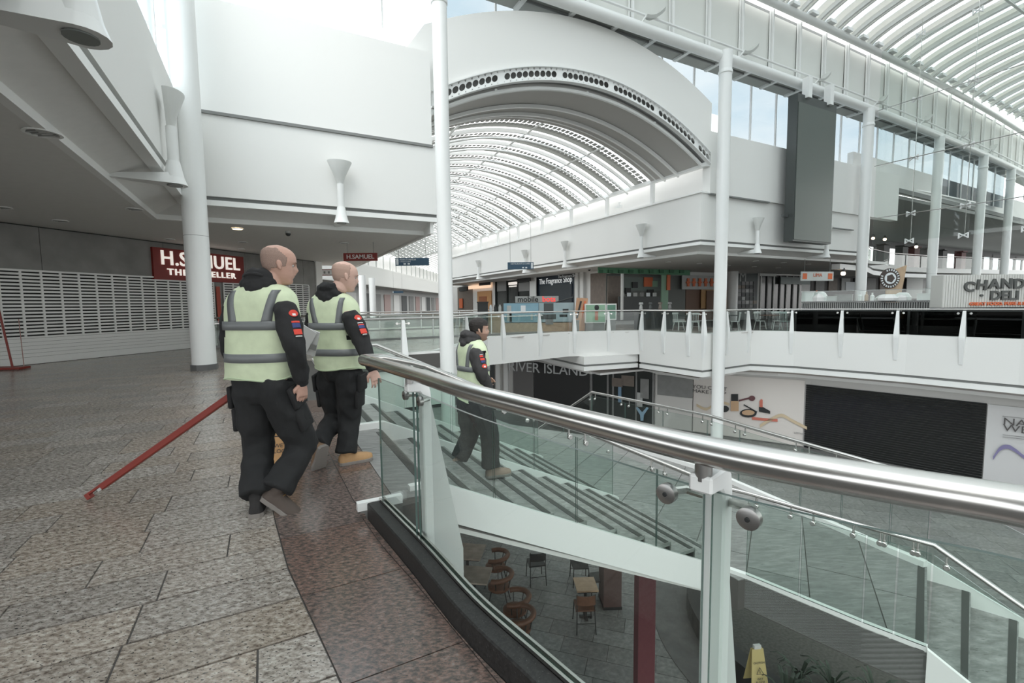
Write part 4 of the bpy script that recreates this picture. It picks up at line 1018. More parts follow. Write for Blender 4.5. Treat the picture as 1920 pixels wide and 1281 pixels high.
navy = mat('navy_board', (.018, .030, .045), .35); wood = mat('pale_wood', (.42, .30, .20), .6, var=.12, vscale=6); brown = mat('brown_tile', (.20, .165, .14), .6, var=.1, vscale=5)
green = mat('canopy_green', (.10, .26, .15), .6); orange = mat('orange_print', (.70, .17, .07), .6); paleg = mat('pale_green', (.28, .45, .32), .6); printgrey = mat('print_grey', (.45, .46, .45), .6)
dkglass = mat('dark_shop_glass', (.035, .04, .038), .15)
def shopfront(lab, plane, val, x0, y0, x1, y1, m, name='shopfront'):
    f = atU if plane == 'U' else atV; p = f((x0 + x1) / 2, (y0 + y1) / 2, val); t = thing(name, lab, 'shopfront', (p.x, p.y, 0))
    bd(x0, y0, x1, y1, plane, val, m, t, 'facade_panel'); return t
t = shopfront('narrow dark shopfront beside the orange poster at the corridor mouth', 'U', 20, 858, 538, 886, 592, brown)
bd(860, 538, 875, 546, 'U', 20, black, t, 'name_board', off=.2); bd(861, 560, 867, 578, 'U', 20, orange, t, 'poster', off=.2)
t = shopfront('shopfront with an orange poster in a white frame', 'U', 20, 887, 530, 925, 600, white)
bd(878, 534, 920, 541, 'U', 20, mat('lit_copper', (.85, .6, .42), .5, emit=.4), t, 'light_box', off=.3); bd(895, 546, 921, 590, 'U', 20, mat('poster_orange', (.60, .32, .14), .6), t, 'poster', off=.2); bd(898, 556, 912, 572, 'U', 20, mat('poster_brown', (.35, .13, .06), .6), t, 'poster_print', off=.25); bd(898, 529, 919, 535, 'U', 20, black, t, 'name_board', off=.6)
t = shopfront('black shopfront with a small white lit sign', 'U', 20, 928, 522, 994, 600, dkglass)
for x in (929, 950, 970, 993): bd(x - .8, 522, x + .8, 600, 'U', 20, black, t, 'frame_post', off=.16)
bd(932, 527, 949, 546, 'U', 20, mat('window_reflection', (.25, .25, .245), .3), t, 'window_pane', off=.12); bd(972, 530, 992, 546, 'U', 20, MATS['window_reflection'], t, 'window_pane', off=.12)
bd(953, 529, 969, 534, 'U', 20, signwhite, t, 'sign_strip', off=.2); bd(954, 536, 968, 538, 'U', 20, signwhite, t, 'sign_strip', off=.2); bd(969, 522, 994, 528, 'U', 20, black, t, 'name_board', off=.7)
t = shopfront('navy shopfront with white letters for a perfume shop', 'U', 20, 1002, 514, 1076, 600, navy)
bd(1012, 534, 1072, 600, 'U', 20, mat('shop_shutter_blue', (.035, .045, .055), .4), t, 'inner_shutter', off=.12)
M_, o = wallframe(1040, 526.5, 'U', 20, .2); text('The Fragrance Shop', .62, M_, mat('letters_white', (.8, .82, .82), .5, emit=.2), t, ext=.01, sx=.92)
M_, o = wallframe(1064, 518, 'U', 20, 1.0); bd(1050, 514, 1077, 521, 'U', 20, black, t, 'name_board', off=.95); text('The Fragrance Shop', .30, M_, pale, t, ext=.005)
for x in (1002, 996, 1080, 1090): bd(x - 3, 510, x + 3, 600, 'U', 20, white, wr, 'pilaster', off=.3)
t = shopfront('brown tiled shopfront panel left of the green canopy cafe', 'U', 20, 1107, 512, 1136, 590, brown)
# green cafe on the front plane
t = shopfront('open cafe front with green canopy band and wall mural', 'V', 24, 1137, 515, 1285, 600, mat('cafe_back', (.16, .17, .16), .7))
bd(1122, 504, 1294, 514, 'V', 24, green, t, 'canopy_band', off=1.2); bd(1240, 505, 1253, 600, 'V', 24, paleg, t, 'green_pier', off=.8); bd(1251, 508, 1257, 544, 'V', 24, orange, t, 'pier_lettering', off=.9)
bd(1140, 518, 1166, 592, 'V', 24, brown, t, 'side_wall', off=.4); bd(1168, 520, 1238, 545, 'V', 24, mat('mural_teal', (.18, .22, .20), .6), t, 'mural', off=.1)
for x, y, c, s in ((1191, 534, black, 5), (1216, 528, orange, 8), (1178, 545, black, 5), (1220, 549, black, 6), (1228, 532, paleg, 5)):
    bd(x - s, y - s, x + s, y + s * 1.2, 'V', 24, c, t, 'mural_figure', off=.2)
bd(1160, 556, 1238, 590, 'V', 24, darkgrey, t, 'counter', off=1.6)
for i in range(6): 
    bd(1165 + i * 12, 549, 1171 + i * 12, 556, 'V', 24, [midgrey, pale, printgrey][i % 3], t, 'bar_item', off=1.7)
bd(1165, 513, 1169, 600, 'V', 24, white, t, 'white_post', off=2.0)
for i in range(9): bd(1123 + i * 19, 506, 1131 + i * 19, 512, 'V', 24, mat('dark_leaf_green', (.05, .15, .08), .6), t, 'leaf_print', off=1.3)
t = shopfront('shopfront with white fascia and orange figure symbols', 'V', 24, 1286, 542, 1364, 600, mat('kebab_brown', (.15, .085, .055), .6))
bd(1279, 517, 1364, 543, 'V', 24, printgrey, t, 'fascia_board', off=.4); bd(1315, 543, 1364, 578, 'V', 24, mat('ochre_wall', (.42, .25, .11), .6), t, 'ochre_panel', off=.2); bd(1325, 545, 1338, 580, 'V', 24, MATS['kebab_brown'], t, 'doorway', off=.3)
for i in range(5):
    bd(1289 + i * 11, 522, 1293 + i * 11, 537, 'V', 24, orange, t, 'symbol', off=.5); bd(1287.5 + i * 11, 528, 1294.5 + i * 11, 531, 'V', 24, orange, t, 'symbol', off=.5)
t = shopfront('shopfront with dark photo menu wall and large letter M', 'V', 24, 1382, 510, 1420, 600, mat('menu_dark', (.06, .075, .07), .5))
M_, o = wallframe(1393, 520, 'V', 24, .25); text('M', 1.1, M_, printgrey, t, ext=.01)
r_ = random.Random(5)
for i in range(5):
    for j in range(7):
        bd(1384 + i * 7.2, 528 + j * 7.2, 1390 + i * 7.2, 534 + j * 7.2, 'V', 24, [midgrey, darkgrey, MATS['menu_dark'], brown, printgrey, orange][r_.choice((0, 0, 1, 1, 2, 3, 4, 5 if j > 3 else 0))], t, 'menu_tile', off=.14)
t = shopfront('glazed shop entrance with vertical frames right of the menu wall', 'V', 24, 1425, 517, 1502, 600, dkglass)
for i in range(7): bd(1426 + i * 12, 517, 1427.5 + i * 12, 600, 'V', 24, [white, midgrey][i % 2], t, 'frame_post', off=.15)
bd(1425, 511, 1456, 518, 'V', 24, white, t, 'header', off=.2); bd(1464, 520, 1520, 533, 'V', 24, mat('teal_banner', (.12, .16, .15), .4), t, 'header_banner', off=.3)
t = shopfront('dim open bar front behind the serving counters', 'V', 24, 1520, 511, 1760, 600, mat('bar_dark', (.075, .07, .068), .6))
for i in range(9): bd(1530 + i * 24, 522, 1546 + i * 24, 545, 'V', 24, [midgrey, brown, printgrey, darkgrey][i % 4], t, 'wall_board', off=.15)
bd(1586, 529, 1615, 545, 'V', 24, pale, t, 'lit_window', off=.2)
t = shopfront('dim kitchen front behind the delicatessen sign', 'V', 24, 1765, 511, 1960, 600, MATS['bar_dark'])
bd(1700, 520, 1730, 560, 'V', 24, printgrey, t, 'door_panel', off=.3)
column(0, 0, 0, 3.6, .36, 'round white column beside the menu wall under the low ceiling', cap=False, pos=uv(*toUV(atV(1373, 560, 22.6)), 0), base=.05)

# ---------------------------------------------------------------- hanging clear sign with orange print
p = atd(1532, 518, 25); t = thing('hanging_menu_sign', 'pale hanging sign with orange lettering above the serving counter', 'sign', (p.x, p.y, p.z - .25))
q = MB(); q.box(p, (2.05, .05, .48), math.radians(12)); q.build('sign_board', mat('sign_pale', (.60, .62, .60), .5), t)
Rz = Matrix.Rotation(math.radians(12), 3, 'Z')
text('LIMA', .26, frame(p + Rz @ Vector((0, -.04, .05)), Rz @ Vector((1, 0, 0))), orange, t)
for s in (-.8, .8): q = MB(); q.box(p + Rz @ Vector((s, -.035, 0)), (.26, .02, .30), math.radians(12)); q.build('emblem', orange, t)

q = MB()
for s in (-.8, .8): q = MB(); q.tube([p + Rz @ Vector((s, 0, .24)), (p.x + (Rz @ Vector((s, 0, 0))).x, p.y + (Rz @ Vector((s, 0, 0))).y, 3.62)], .01, 5); q.build('hanger', midgrey, t)
# ================================================================ UPPER FOOD COURT (right)
q = MB(); q.prism([uv(*p)[:2] for p in ((28.9, 14.45), (64, 15.6), (64, 15.9), (28.9, 14.75))], 7.95, 9.55); uf = struct(q, 'wall_upper_right', white, 'white band wall above the food court opening')
q = MB(); q.prism([uv(*p)[:2] for p in ((28.9, 14.3), (64, 15.5), (64, 15.62), (28.9, 14.42))], 7.88, 8.15); q.build('edge_trim', gapdark, uf)
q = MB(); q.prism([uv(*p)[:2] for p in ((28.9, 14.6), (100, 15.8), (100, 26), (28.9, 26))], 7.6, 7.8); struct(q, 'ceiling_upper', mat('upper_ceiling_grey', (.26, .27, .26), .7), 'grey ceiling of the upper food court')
dk = [(28.9, 14.9), (33, 15.5), (38, 17.4), (43, 18.4), (50, 18.2), (58, 17), (64, 16), (64, 26), (28.9, 26)]
q = MB(); q.prism([uv(*p)[:2] for p in dk], 3.65, 4.02); fu = struct(q, 'floor_upper', white, 'white slab of the upper food court')
dkw = [Vector(uv(*p)[:2]) for p in dk[:7]]
q = MB(); q.sweep([(.02, 3.2), (.02, 3.5), (-.4, 3.5), (-.4, 3.2)], dkw); q.build('edge_trim', trimwhite, fu)
ub = thing('upper_balustrade', 'glass balustrade along the curved slab of the upper food court', 'balustrade', (dkw[2].x, dkw[2].y, 4.02))
q = MB(); q.tube([(p.x, p.y, 5.05) for p in offs(dkw, -.2)], .03, 6); q.build('handrail', inox_dark, ub)
fine = []
for a, b in zip(offs(dkw, -.2), offs(dkw, -.2)[1:]):
    for k in range(3):
        q = MB(); panel(q, a.lerp(b, k / 3 + .01), a.lerp(b, (k + 1) / 3 - .01), 4.04, 4.95, 4.04, 4.95); q.build('glass_panel', (glass_near, glass_edge), ub)
q = MB(); q.prism([uv(*p)[:2] for p in ((28.9, 25.5), (100, 25.5), (100, 25.7), (28.9, 25.7))], 4.0, 5.2); q.prism([uv(*p)[:2] for p in ((28.9, 25.5), (100, 25.5), (100, 25.7), (28.9, 25.7))], 6.9, 7.7)
uw = struct(q, 'window_3', mat('upper_frame', (.10, .10, .10), .5), 'row of bright windows behind the upper food court')
for i in range(26):
    q = MB(); q.box(uv(29 + i * 2.7, 25.6, 6.1), (.5 if i % 3 == 0 else .14, .2, 2.4), ANG); q.build('mullion', MATS['upper_frame'], uw)
    q = MB(); q.box(uv(30.35 + i * 2.7, 25.62, 6.1), (2.6, .02, 2.2), ANG); q.build('pane', glass_far, uw)
r_ = random.Random(11)
for i in range(7):
    px = (1690, 1712, 1735, 1765, 1800, 1822, 1655)[i]; p = atV(px, 480, 21.5); t = tag(MB().box((p.x, p.y, 5.1), (1.0, .6, 2.2), ANG).box((p.x, p.y - .1, 6.3), (1.1, .7, .12), ANG).build('menu_booth', [darkgrey, mat('maroon', (.10, .03, .03), .6), midgrey][i % 3]), 'dark food stall front in the upper food court, stall %s from the left' % ('second third fourth fifth sixth seventh first'.split()[i]), 'stall', 'food stalls of the upper food court')
for i, (px, py) in enumerate(((1637, 447), (1659, 449), (1718, 463), (1581, 513))):
    p = atd(px, py, 40 if i < 3 else 27); t = thing('spot_lamp', 'glowing round spot lamp, %s' % ('leftmost of the pair above the food court', 'right one of the pair above the food court', 'by itself above the dark stalls', 'under the slab right of the orange sign')[i], 'lamp', p)
    q = MB(); q.ball(p, .12, 6); q.build('bulb', mat('warm_bulb', (1, .72, .5), .5, emit=4), t); q = MB(); q.tube([p + Vector((0, 0, .1)), p + Vector((0, 0, .32))], [.13, .06], 10); q.build('housing', darkgrey, t)

# ================================================================ KIOSKS AND COUNTERS ON THE BALCONY
def kio(px0, px1, d, py_top, py_bot=None, z0=0.0, dep=.6, rz=0.0):
    p = atd((px0 + px1) / 2, py_top, d); wdt = (px1 - px0) / FPX * d; zb = z0 if py_bot is None else atd((px0 + px1) / 2, py_bot, d).z
    return Vector((p.x, p.y, 0)), wdt, zb, p.z
sky1, sky2 = mat('poster_blue', (.22, .38, .47), .5, var=.12, vscale=1.2), mat('poster_grey_blue', (.33, .42, .45), .5, var=.15, vscale=1)
c, wd, zb, zt = kio(944, 1076, 24.2, 567.5)
t = thing('phone_kiosk', 'phone accessory kiosk with blue picture panels on a wooden base', 'kiosk', c)
q = MB(); q.box(c + Vector((0, .7, .22)), (wd, 1.4, .44)); q.build('base', wood, t)
q = MB(); q.box(c + Vector((0, .7, (.44 + zt) / 2)), (wd - .05, 1.3, zt - .44)); q.build('body', darkgrey, t)
q = MB(); q.box(c + Vector((-wd / 4, .0, (.46 + zt) / 2)), (wd / 2 - .02, .05, zt - .5)); q.build('picture_panel', sky1, t)
q = MB(); q.box(c + Vector((wd / 4, .0, (.46 + zt) / 2)), (wd / 2 - .02, .05, zt - .5)); q.build('picture_panel', sky2, t)
for x, z, w2, h2, m in ((-.42, .95, .22, .8, printgrey), (-.40, .75, .12, .5, darkgrey), (-.22, 1.2, .25, .3, pale), (-.10, .75, .10, .3, printgrey), (.12, .75, .9, .25, darkgrey), (.14, 1.2, .5, .5, darkgrey), (.38, 1.05, .3, .2, black), (.35, .8, .4, .12, black), (.15, .5, .4, .3, midgrey)):
    q = MB(); q.box(c + Vector((x * wd, -.035, z)), (w2, .02, h2)); q.build('print_shape', m, t)
q = MB(); q.box(c + Vector((-.02 * wd, .3, zt + .17)), (wd * .62, .04, .34)); q.build('name_board', mat('sign_smoke', (.30, .31, .30), .4), t)
text('mobile', .40, frame(c + Vector((-.30 * wd, .27, zt + .17)), (1, 0, 0)), black, t, align='LEFT', bold=.008); text('bots', .40, frame(c + Vector((.055 * wd, .27, zt + .17)), (1, 0, 0)), mat('hot_red', (.8, .06, .05), .5, emit=.3), t, align='LEFT', bold=.008)
q = MB(); q.tube([c + Vector((.25 * wd, .2, zt)), c + Vector((.49 * wd, .2, zt + .25)), c + Vector((.5 * wd, .2, zt + .45))], .03, 6); q.build('display_arm', black, t)
c, wd, zb, zt = kio(895, 914, 23.5, 568); q = MB(); q.box(c + Vector((0, .3, zt / 2)), (wd, .5, zt)); q.box(c + Vector((0, .3, zt + .03)), (wd + .06, .56, .06)); tag(q.build('black_cabinet', black), 'black cabinet standing at the left end of the phone kiosk', 'cabinet')
c, wd, zb, zt = kio(914, 943, 24, 588); t = thing('wooden_counter', 'light wooden counter with small goods left of the kiosk', 'counter', c)
q = MB(); q.box(c + Vector((0, .4, zt / 2)), (wd, .8, zt)); q.build('body', wood, t); q = MB(); q.box(c + Vector((0, .4, zt + .02)), (wd + .06, .86, .04)); q.build('top', darkgrey, t)
for k in range(3):
    p = c + Vector((-wd * .3 + k * wd * .3, .3, zt + .04)); tag(MB().box(p + Vector((0, 0, .16)), (.14, .14, .32)).box(p + Vector((0, 0, .36)), (.08, .08, .1)).build('display_box', [pale, black, printgrey][k]), ['white', 'black', 'grey'][k] + ' goods box on the wooden counter', 'box', 'goods on the wooden counter')
for k, (x0, x1, lab) in enumerate(((1078, 1091, 'tilted orange advertising board with dark letters, left one'), (1086, 1099, 'tilted orange advertising board, right one'))):
    c, wd, zb, zt = kio(x0, x1, 23.8 + k * .5, 547 - k); t = thing('advertising_board', lab, 'board', c)
    q = MB(); q.box(c + Vector((0, 0, .85)), (wd, .08, 1.7), M=Matrix.Rotation(math.radians(6), 3, 'Y')); q.build('board_panel', mat('board_wood_orange', (.52, .30, .18), .6), t)
    q = MB(); q.box(c + Vector((.02, -.06, 1.1)), (.09, .02, .9), M=Matrix.Rotation(math.radians(14), 3, 'Y')); q.build('print_stripe', [black, orange][k], t)
for x0, x1, y0, y1, mm, lab in ((1097, 1136, 569.5, 606, paleg, 'white framed display case with a green poster of a drink'), (1137, 1156, 569.5, 600, mat('case_green', (.12, .25, .18), .6), 'smaller white framed display case beside the green poster')):
    c, wd, zb, zt = kio(x0, x1, 24.0, y0, y1); t = thing('display_case', lab, 'display case', (c.x, c.y, 0)); q = MB(); q.box(c + Vector((0, .2, (zb + zt) / 2)), (wd, .4, zt - zb)); q.build('case_frame', white, t)
    q = MB(); q.box(c + Vector((0, -.01, (zb + zt) / 2)), (wd - .1, .03, zt - zb - .12)); q.build('poster', mm, t)
    if x0 == 1097:
        q = MB(); q.box(c + Vector((.05, -.03, zb + .4)), (.16, .02, .5)); q.build('poster_drink', mat('drink_red', (.45, .16, .10), .5), t); q = MB(); q.ball(c + Vector((.06, -.03, zb + .80)), (.12, .02, .15), 6); q.build('poster_head', black, t)
    q = MB(); q.box(c + Vector((0, .2, zb / 2)), (wd * .9, .3, max(.05, zb))); q.build('plinth', midgrey, t)
c, wd, zb, zt = kio(1074, 1086, 22.9, 602); tag(MB().box(c + Vector((0, .15, zt / 2)), (wd, .3, zt)).box(c + Vector((0, .15, zt + .02)), (wd + .04, .34, .04)).build('litter_bin', midgrey), 'small grey bin in front of the kiosk panels', 'bin')
# dark counter and chairs behind the balcony glass
c, wd, zb, zt = kio(1196, 1262, 24.5, 582); t = thing('bar_counter', 'dark bar counter behind the balcony glass', 'counter', c)
q = MB(); q.box(c + Vector((0, .4, (zt - .05) / 2)), (wd, .7, zt - .05)); q.build('body', black, t); q = MB(); q.box(c + Vector((0, .4, zt - .02)), (wd + .1, .85, .05)); q.build('top', darkgrey, t)
t = None
for k, x in enumerate((1202, 1220, 1238, 1256)):
    p = atd(x, 570, 24.6); q = MB(); q.lathe((p.x, p.y, zt), [(.07, 0), (.10, .1), (.06, .3), (.12, .32), (.1, .42)], 8); tag(q.build('counter_jar', [printgrey, darkgrey, brown, midgrey][k]), ['pale', 'black', 'brown', 'grey'][k] + ' jar on the dark bar counter', 'jar', 'jars on the bar counter')
chw = mat('chair_grey_white', (.50, .53, .51), .6)
def spindle_chair(loc, rz, lab, m=chw):
    t = thing('spindle_chair', lab, 'chair', loc, rz, 'spindle back chairs behind the balcony glass')
    W0 = WM(t)
    def lp(x, y, z): return W0 @ Vector((x, y, z))
    q = MB(); q.rings([[lp(.21 * math.cos(a), .21 * math.sin(a), z) for a in (2 * PI * j / 12 for j in range(12))] for z in (.43, .46)]); q.build('seat', m, t)
    for sx in (-1, 1):
        for sy in (-1, 1): q = MB(); q.tube([lp(.14 * sx, .14 * sy, .43), lp(.20 * sx, .20 * sy, 0)], .018, 6); q.build('leg', m, t)
    q = MB(); q.box(lp(0, .22, .86), (.42, .03, .09), rz); q.build('top_rail', m, t)
    for k in range(5): q = MB(); q.tube([lp(-.14 + .07 * k, .17, .45), lp(-.16 + .08 * k, .22, .83)], .012, 5); q.build('spindle', m, t)
    q = MB(); q.tube([lp(-.17, -.17, .2), lp(.17, -.17, .2)], .01, 5); q.build('stretcher', m, t); return t
chl = ['white spindle back chair right of the dark bar counter', 'white spindle chair just left of the tall corner column', 'white spindle chair just right of the tall corner column', 'white spindle chair facing left, second right of the column', 'white spindle chair at the left of the brown cafe table', 'white spindle chair at the right of the brown cafe table', 'grey green chair close to the dark film glass']
for k, (x, y, rz) in enumerate(((1272, 621, .5), (1304, 622, 2.6), (1356, 621, 3.0), (1378, 621, -2.2), (1425, 620, .3), (1456, 620, -.3), (1472, 621, 2.2))):
    p = atz(x, y - 1.5, 0); spindle_chair((p.x, p.y, 0), rz, chl[k], chw if k < 6 else mat('chair_green_grey', (.26, .33, .31), .6))
for k, x in enumerate((1288, 1366, 1441)):
    p = atz(x, 618.5, 0); t = thing('cafe_table', ['dark cafe table between chairs left of the column', 'dark cafe table right of the column', 'brown cafe table between two white chairs'][k], 'table', (p.x, p.y, 0))
    q = MB(); q.box((p.x, p.y, .73), (.7, .7, .04)); q.build('tabletop', [darkgrey, darkgrey, mat('table_brown', (.16, .09, .07), .6)][k], t)
    q = MB(); q.tube([(p.x, p.y, .02), (p.x, p.y, .72)], .04, 8); q.build('pedestal', darkgrey, t); q = MB(); q.box((p.x, p.y, .015), (.4, .4, .03)); q.build('foot', darkgrey, t)
# slatted serving counter right
A, B = atd(1503, 562, 23.2), atd(1770, 562, 19.6); A.z = B.z = 0; L = (B - A).length; d_ = (B - A) / L; n_ = Vector((d_.y, -d_.x, 0)); TOP = 1.30
t = thing('serving_counter', 'long serving counter with ribbed dark front and glass guard', 'counter', A); yaw = math.atan2(d_.y, d_.x)
q = MB(); q.box((A + B) / 2 - n_ * .45 + Vector((0, 0, TOP / 2)), (L, .8, TOP), yaw); q.build('body', darkgrey, t)
for i in range(64):
    q = MB(); q.box(A + d_ * (L * (i + .5) / 64) + Vector((0, 0, .98)), (L / 64 * .55, .05, .74), yaw); q.build('slat', mat('rib_grey', (.30, .30, .29), .6), t)
q = MB(); q.box((A + B) / 2 - n_ * .4 + Vector((0, 0, TOP + .06)), (L, .9, .06), yaw); q.build('worktop', midgrey, t)
q = MB(); panel(q, A, B, TOP + .1, 1.86, TOP + .1, 1.86); q.build('glass_guard', (glass_far, glass_edge), t)
q = MB(); q.tube([A + Vector((0, 0, 1.87)), B + Vector((0, 0, 1.87))], .015, 5); q.build('guard_rail', printgrey, t)
its = [(1515, 20, 18, 'white', 'white box with a pale lid on the left end of the serving counter'), (1540, 26, 18, 'white', 'wide white container second from the left on the serving counter'), (1533, 7, 20, 'hot', 'orange red menu card beside the wide white container'), (1562, 22, 9, 'grey', 'low grey tray on the serving counter left of the round column'), (1590, 26, 12, 'tin', 'dull metal tray on the serving counter near the round column'),
       (1622, 8, 16, 'white', 'pale bottle right of the round column on the counter'), (1634, 6, 17, 'brown', 'brown bottle beside the pale bottle on the counter'), (1645, 7, 15, 'white', 'short white jug on the counter left of the badge board'), (1675, 40, 12, 'white', 'heap of white cloth wrapped goods under the badge board'), (1700, 26, 15, 'white', 'white bundle just right of the badge board'), (1737, 20, 12, 'white', 'white wrapped parcel near the delicatessen sign'), (1755, 10, 9, 'brown', 'small brown box at the right end of the counter')]
cm = {'white': warmwhite, 'hot': orange, 'grey': printgrey, 'tin': midgrey, 'brown': wood}
for x, wpx, hpx, cc, lab in its:
    f = (x - 1503) / 267; p = A + d_ * (L * f) - n_ * .25; pxm = FPX / p.y; w2, h2 = wpx / pxm, hpx / pxm
    q = MB(); z0_ = TOP + .09
    if cc == 'white' and wpx > 25: q.lathe((p.x, p.y, z0_), [(w2 / 2, 0), (w2 / 2 * 1.02, h2 * .4), (w2 / 2 * .7, h2 * .85), (w2 * .2, h2)], 10)
    elif wpx < 10: q.lathe((p.x, p.y, z0_), [(w2 / 2, 0), (w2 / 2, h2 * .6), (w2 * .2, h2 * .75), (w2 * .2, h2)], 8)
    else: q.box((p.x, p.y, z0_ + h2 / 2), (w2, .3, h2), yaw); q.box((p.x, p.y, z0_ + h2), (w2 * 1.05, .32, h2 * .12), yaw)
    tag(q.build('counter_item', cm[cc]), lab, 'container', 'goods on the serving counter')
# badge board
p = atd(1680, 560, 22.4); t = thing('badge_board', 'tall tapering plywood board with a round dark badge', 'sign', (p.x, p.y, 0))
s = 22.4 / FPX; ply = mat('plywood', (.50, .36, .24), .6, var=.08, vscale=4)
def bp_(x, y): return Vector((p.x + (x - 1680) * s, p.y, CAM_H + (562 - y) * s))
q = MB(); q.slab([bp_(1662, 562), bp_(1658, 512), bp_(1697, 498), bp_(1688, 562)], (0, .06, 0)); q.build('board_panel', ply, t)
q = MB(); q.slab([Vector((bp_(1664, 0).x, p.y + .0, 0)), Vector((bp_(1664, 0).x, p.y, bp_(0, 562).z)), Vector((bp_(1686, 0).x, p.y, bp_(0, 562).z)), Vector((bp_(1686, 0).x, p.y, 0))], (0, .06, 0)); q.build('board_leg', ply, t)
cc = bp_(1665, 522) + Vector((0, -.03, 0)); MR = Matrix.Rotation(PI / 2, 3, 'X')
for r_0, m, dy, nm in ((.48, mat('badge_brown', (.055, .04, .035), .5), 0, 'badge_disc'), (.27, pale, -.03, 'badge_centre'), (.20, MATS['badge_brown'], -.045, 'badge_print')):
    q = MB(); n_s = 24 if r_0 > .21 else 5; q.lathe(cc + Vector((0, dy, 0)), [(r_0, 0), (r_0, .025)], n_s, MR); q.build(nm, m, t)
q = MB()
for k in range(22):
    a = 2 * PI * k / 22
    if .35 < k / 22 < .42: continue
    q.box(cc + Vector((math.cos(a) * .40, -.035, math.sin(a) * .40)), (.05, .02, .09), M=Matrix.Rotation(-a + PI / 2, 3, 'Y'))
q.build('badge_lettering', pale, t)
# delicatessen sign box
A = atd(1767, 547, 17.6); pxm = 17.6 / FPX; t = thing('delicatessen_sign', 'large pale ribbed sign box with dark raised delicatessen lettering', 'sign', (A.x, A.y, .9))
w2 = 215 * pxm; zt, zb = CAM_H + (562 - 517) * pxm, CAM_H + (562 - 578) * pxm
q = MB(); q.box((A.x + w2 / 2, A.y + .25, (zt + zb) / 2), (w2, .5, zt - zb)); q.build('sign_box', mat('sign_grey_cream', (.56, .56, .53), .6), t)
q = MB()
for i in range(44): q.box((A.x + w2 * (i + .5) / 44, A.y - .01, (zt + zb) / 2), (w2 / 44 * .8, .03, zt - zb - .02))
q.build('ribs', mat('sign_rib', (.60, .60, .57), .6), t)
lt = mat('letter_dark', (.075, .08, .075), .5); cx0 = A.x + 116 * pxm
for i, ch in enumerate('CHANDOS'):
    x = (i - 3) * 23.0 * pxm; dz = -.012 * abs(i - 3) ** 2.2 * .75
    Mx = frame((cx0 + x, A.y - .05, zt - .36 + dz), (1, 0, 0)) @ Matrix.Rotation(-(i - 3) * -.045 * -1 * -1, 4, 'Z')
    text(ch, .50, Mx, lt, t, ext=.03, sx=1.15, bold=.018)
text('DELI', .46, frame((cx0 - .05, A.y - .05, zt - .80), (1, 0, 0)), lt, t, ext=.03, sx=1.2, bold=.016)
for k in (-1, 1): text('·', .46, frame((cx0 - .05 + k * .86, A.y - .05, zt - .80), (1, 0, 0)), lt, t, ext=.03, sx=1.2, bold=.016)
text('GREAT FOOD. PURE & SIMPLE', .17, frame((cx0 - .05, A.y - .05, zt - 1.10), (1, 0, 0)), orange, t, ext=.02, sx=1.15, bold=.004)
q = MB(); q.box((A.x + w2 / 2, A.y + .3, zb / 2), (w2, .4, zb)); q.build('counter_front', black, t)
# black boards standing behind the dark film glass
for i, (x0, x1) in enumerate(((1490, 1575), (1584, 1680), (1690, 1800), (1812, 1960))):
    a, b = at_param(offs(EP, -.46), poly_ray(x0, offs(EP, -.46))), at_param(offs(EP, -.46), poly_ray(x1, offs(EP, -.46)))
    q = MB(); q.wall(a, b, .0, .98, .04); q.wall(a, b, .98, 1.0, .06); tag(q.build('black_screen_board', mat('board_black', (.022, .026, .024), .5)), ['black board behind the balcony glass below the serving counter, leftmost', 'black board behind the balcony glass below the badge board', 'black board behind the balcony glass below the end of the counter', 'black board behind the balcony glass below the delicatessen sign'][i], 'board', 'black boards behind the balcony glass')

# ================================================================ GROUND FLOOR SHOPFRONTS
def gseg(px0, px1, z0, z1, m, parent, name, off=0.0, t=.08, line=None):
    for a, b in (line,) if line else list(zip(GW, GW[1:])):
        pass
    a_, b_ = gpt(px0, off), gpt(px1, off); q = MB(); q.wall(a_, b_, z0, z1, t); return q.build(name, m, parent)
def gpt(px, off=0.0):
    s = poly_ray(px, [Vector(p[:2]) for p in GW]); p = at_param([Vector(p[:2]) for p in GW], s); i = min(int(s), len(GW) - 2)
    d = Vector((GW[i + 1] - GW[i])[:2]).normalized(); n = Vector((d.y, -d.x)); return p + n * off
q = MB()
for a, b in zip(GW, GW[1:]): q.wall(a, b, GRD, -2.0, .3)
gwall = struct(q, 'wall_ground_shops', mat('ground_wall', (.58, .57, .55), .7), 'row of shopfronts on the ground floor')
t = tag(gseg(1517, 1862, GRD, -2.42, mat('black_shutter', (.012, .013, .013), .45), None, 'black_shutter', .06), 'wide closed black roller shutter on the ground floor', 'shutter')
t2 = thing('black_roller_shutter', 'wide closed black roller shutter on the ground floor between two posters', 'shutter', (gpt(1690).x, gpt(1690).y, GRD)); bpy.data.objects.remove(t)
H_ = -2.42 - GRD
for i in range(30):
    a, b = gpt(1517, .06), gpt(1862, .06); d_ = (b - a).normalized(); n_ = Vector((d_.y, -d_.x, 0)); z0 = GRD + H_ * i / 30; h = H_ / 30
    q = MB(); q.slab([Vector((a.x, a.y, z0)), Vector((b.x, b.y, z0)), Vector((b.x, b.y, z0 + h * .93)) + n_ * .03, Vector((a.x, a.y, z0 + h * .93)) + n_ * .03], n_ * .012); q.build('slat', MATS['black_shutter'], t2)
def poster(px0, px1, z0, z1, m, lab, off=.10):
    c = (gpt(px0) + gpt(px1)) / 2; t = thing('shop_poster', lab, 'poster', (c.x, c.y, z0)); gseg(px0, px1, z0, z1, m, t, 'poster_sheet', off, .05); return t
cream = mat('poster_cream', (.66, .62, .585), .6); t = poster(1304, 1514, GRD + .05, -2.25, cream, 'large cream poster with make up products and a gold ribbon')
def gp3(px, py, off=.14):
    a, b = gpt(1300, off), gpt(1510, off); return atline(px, py, a, b)
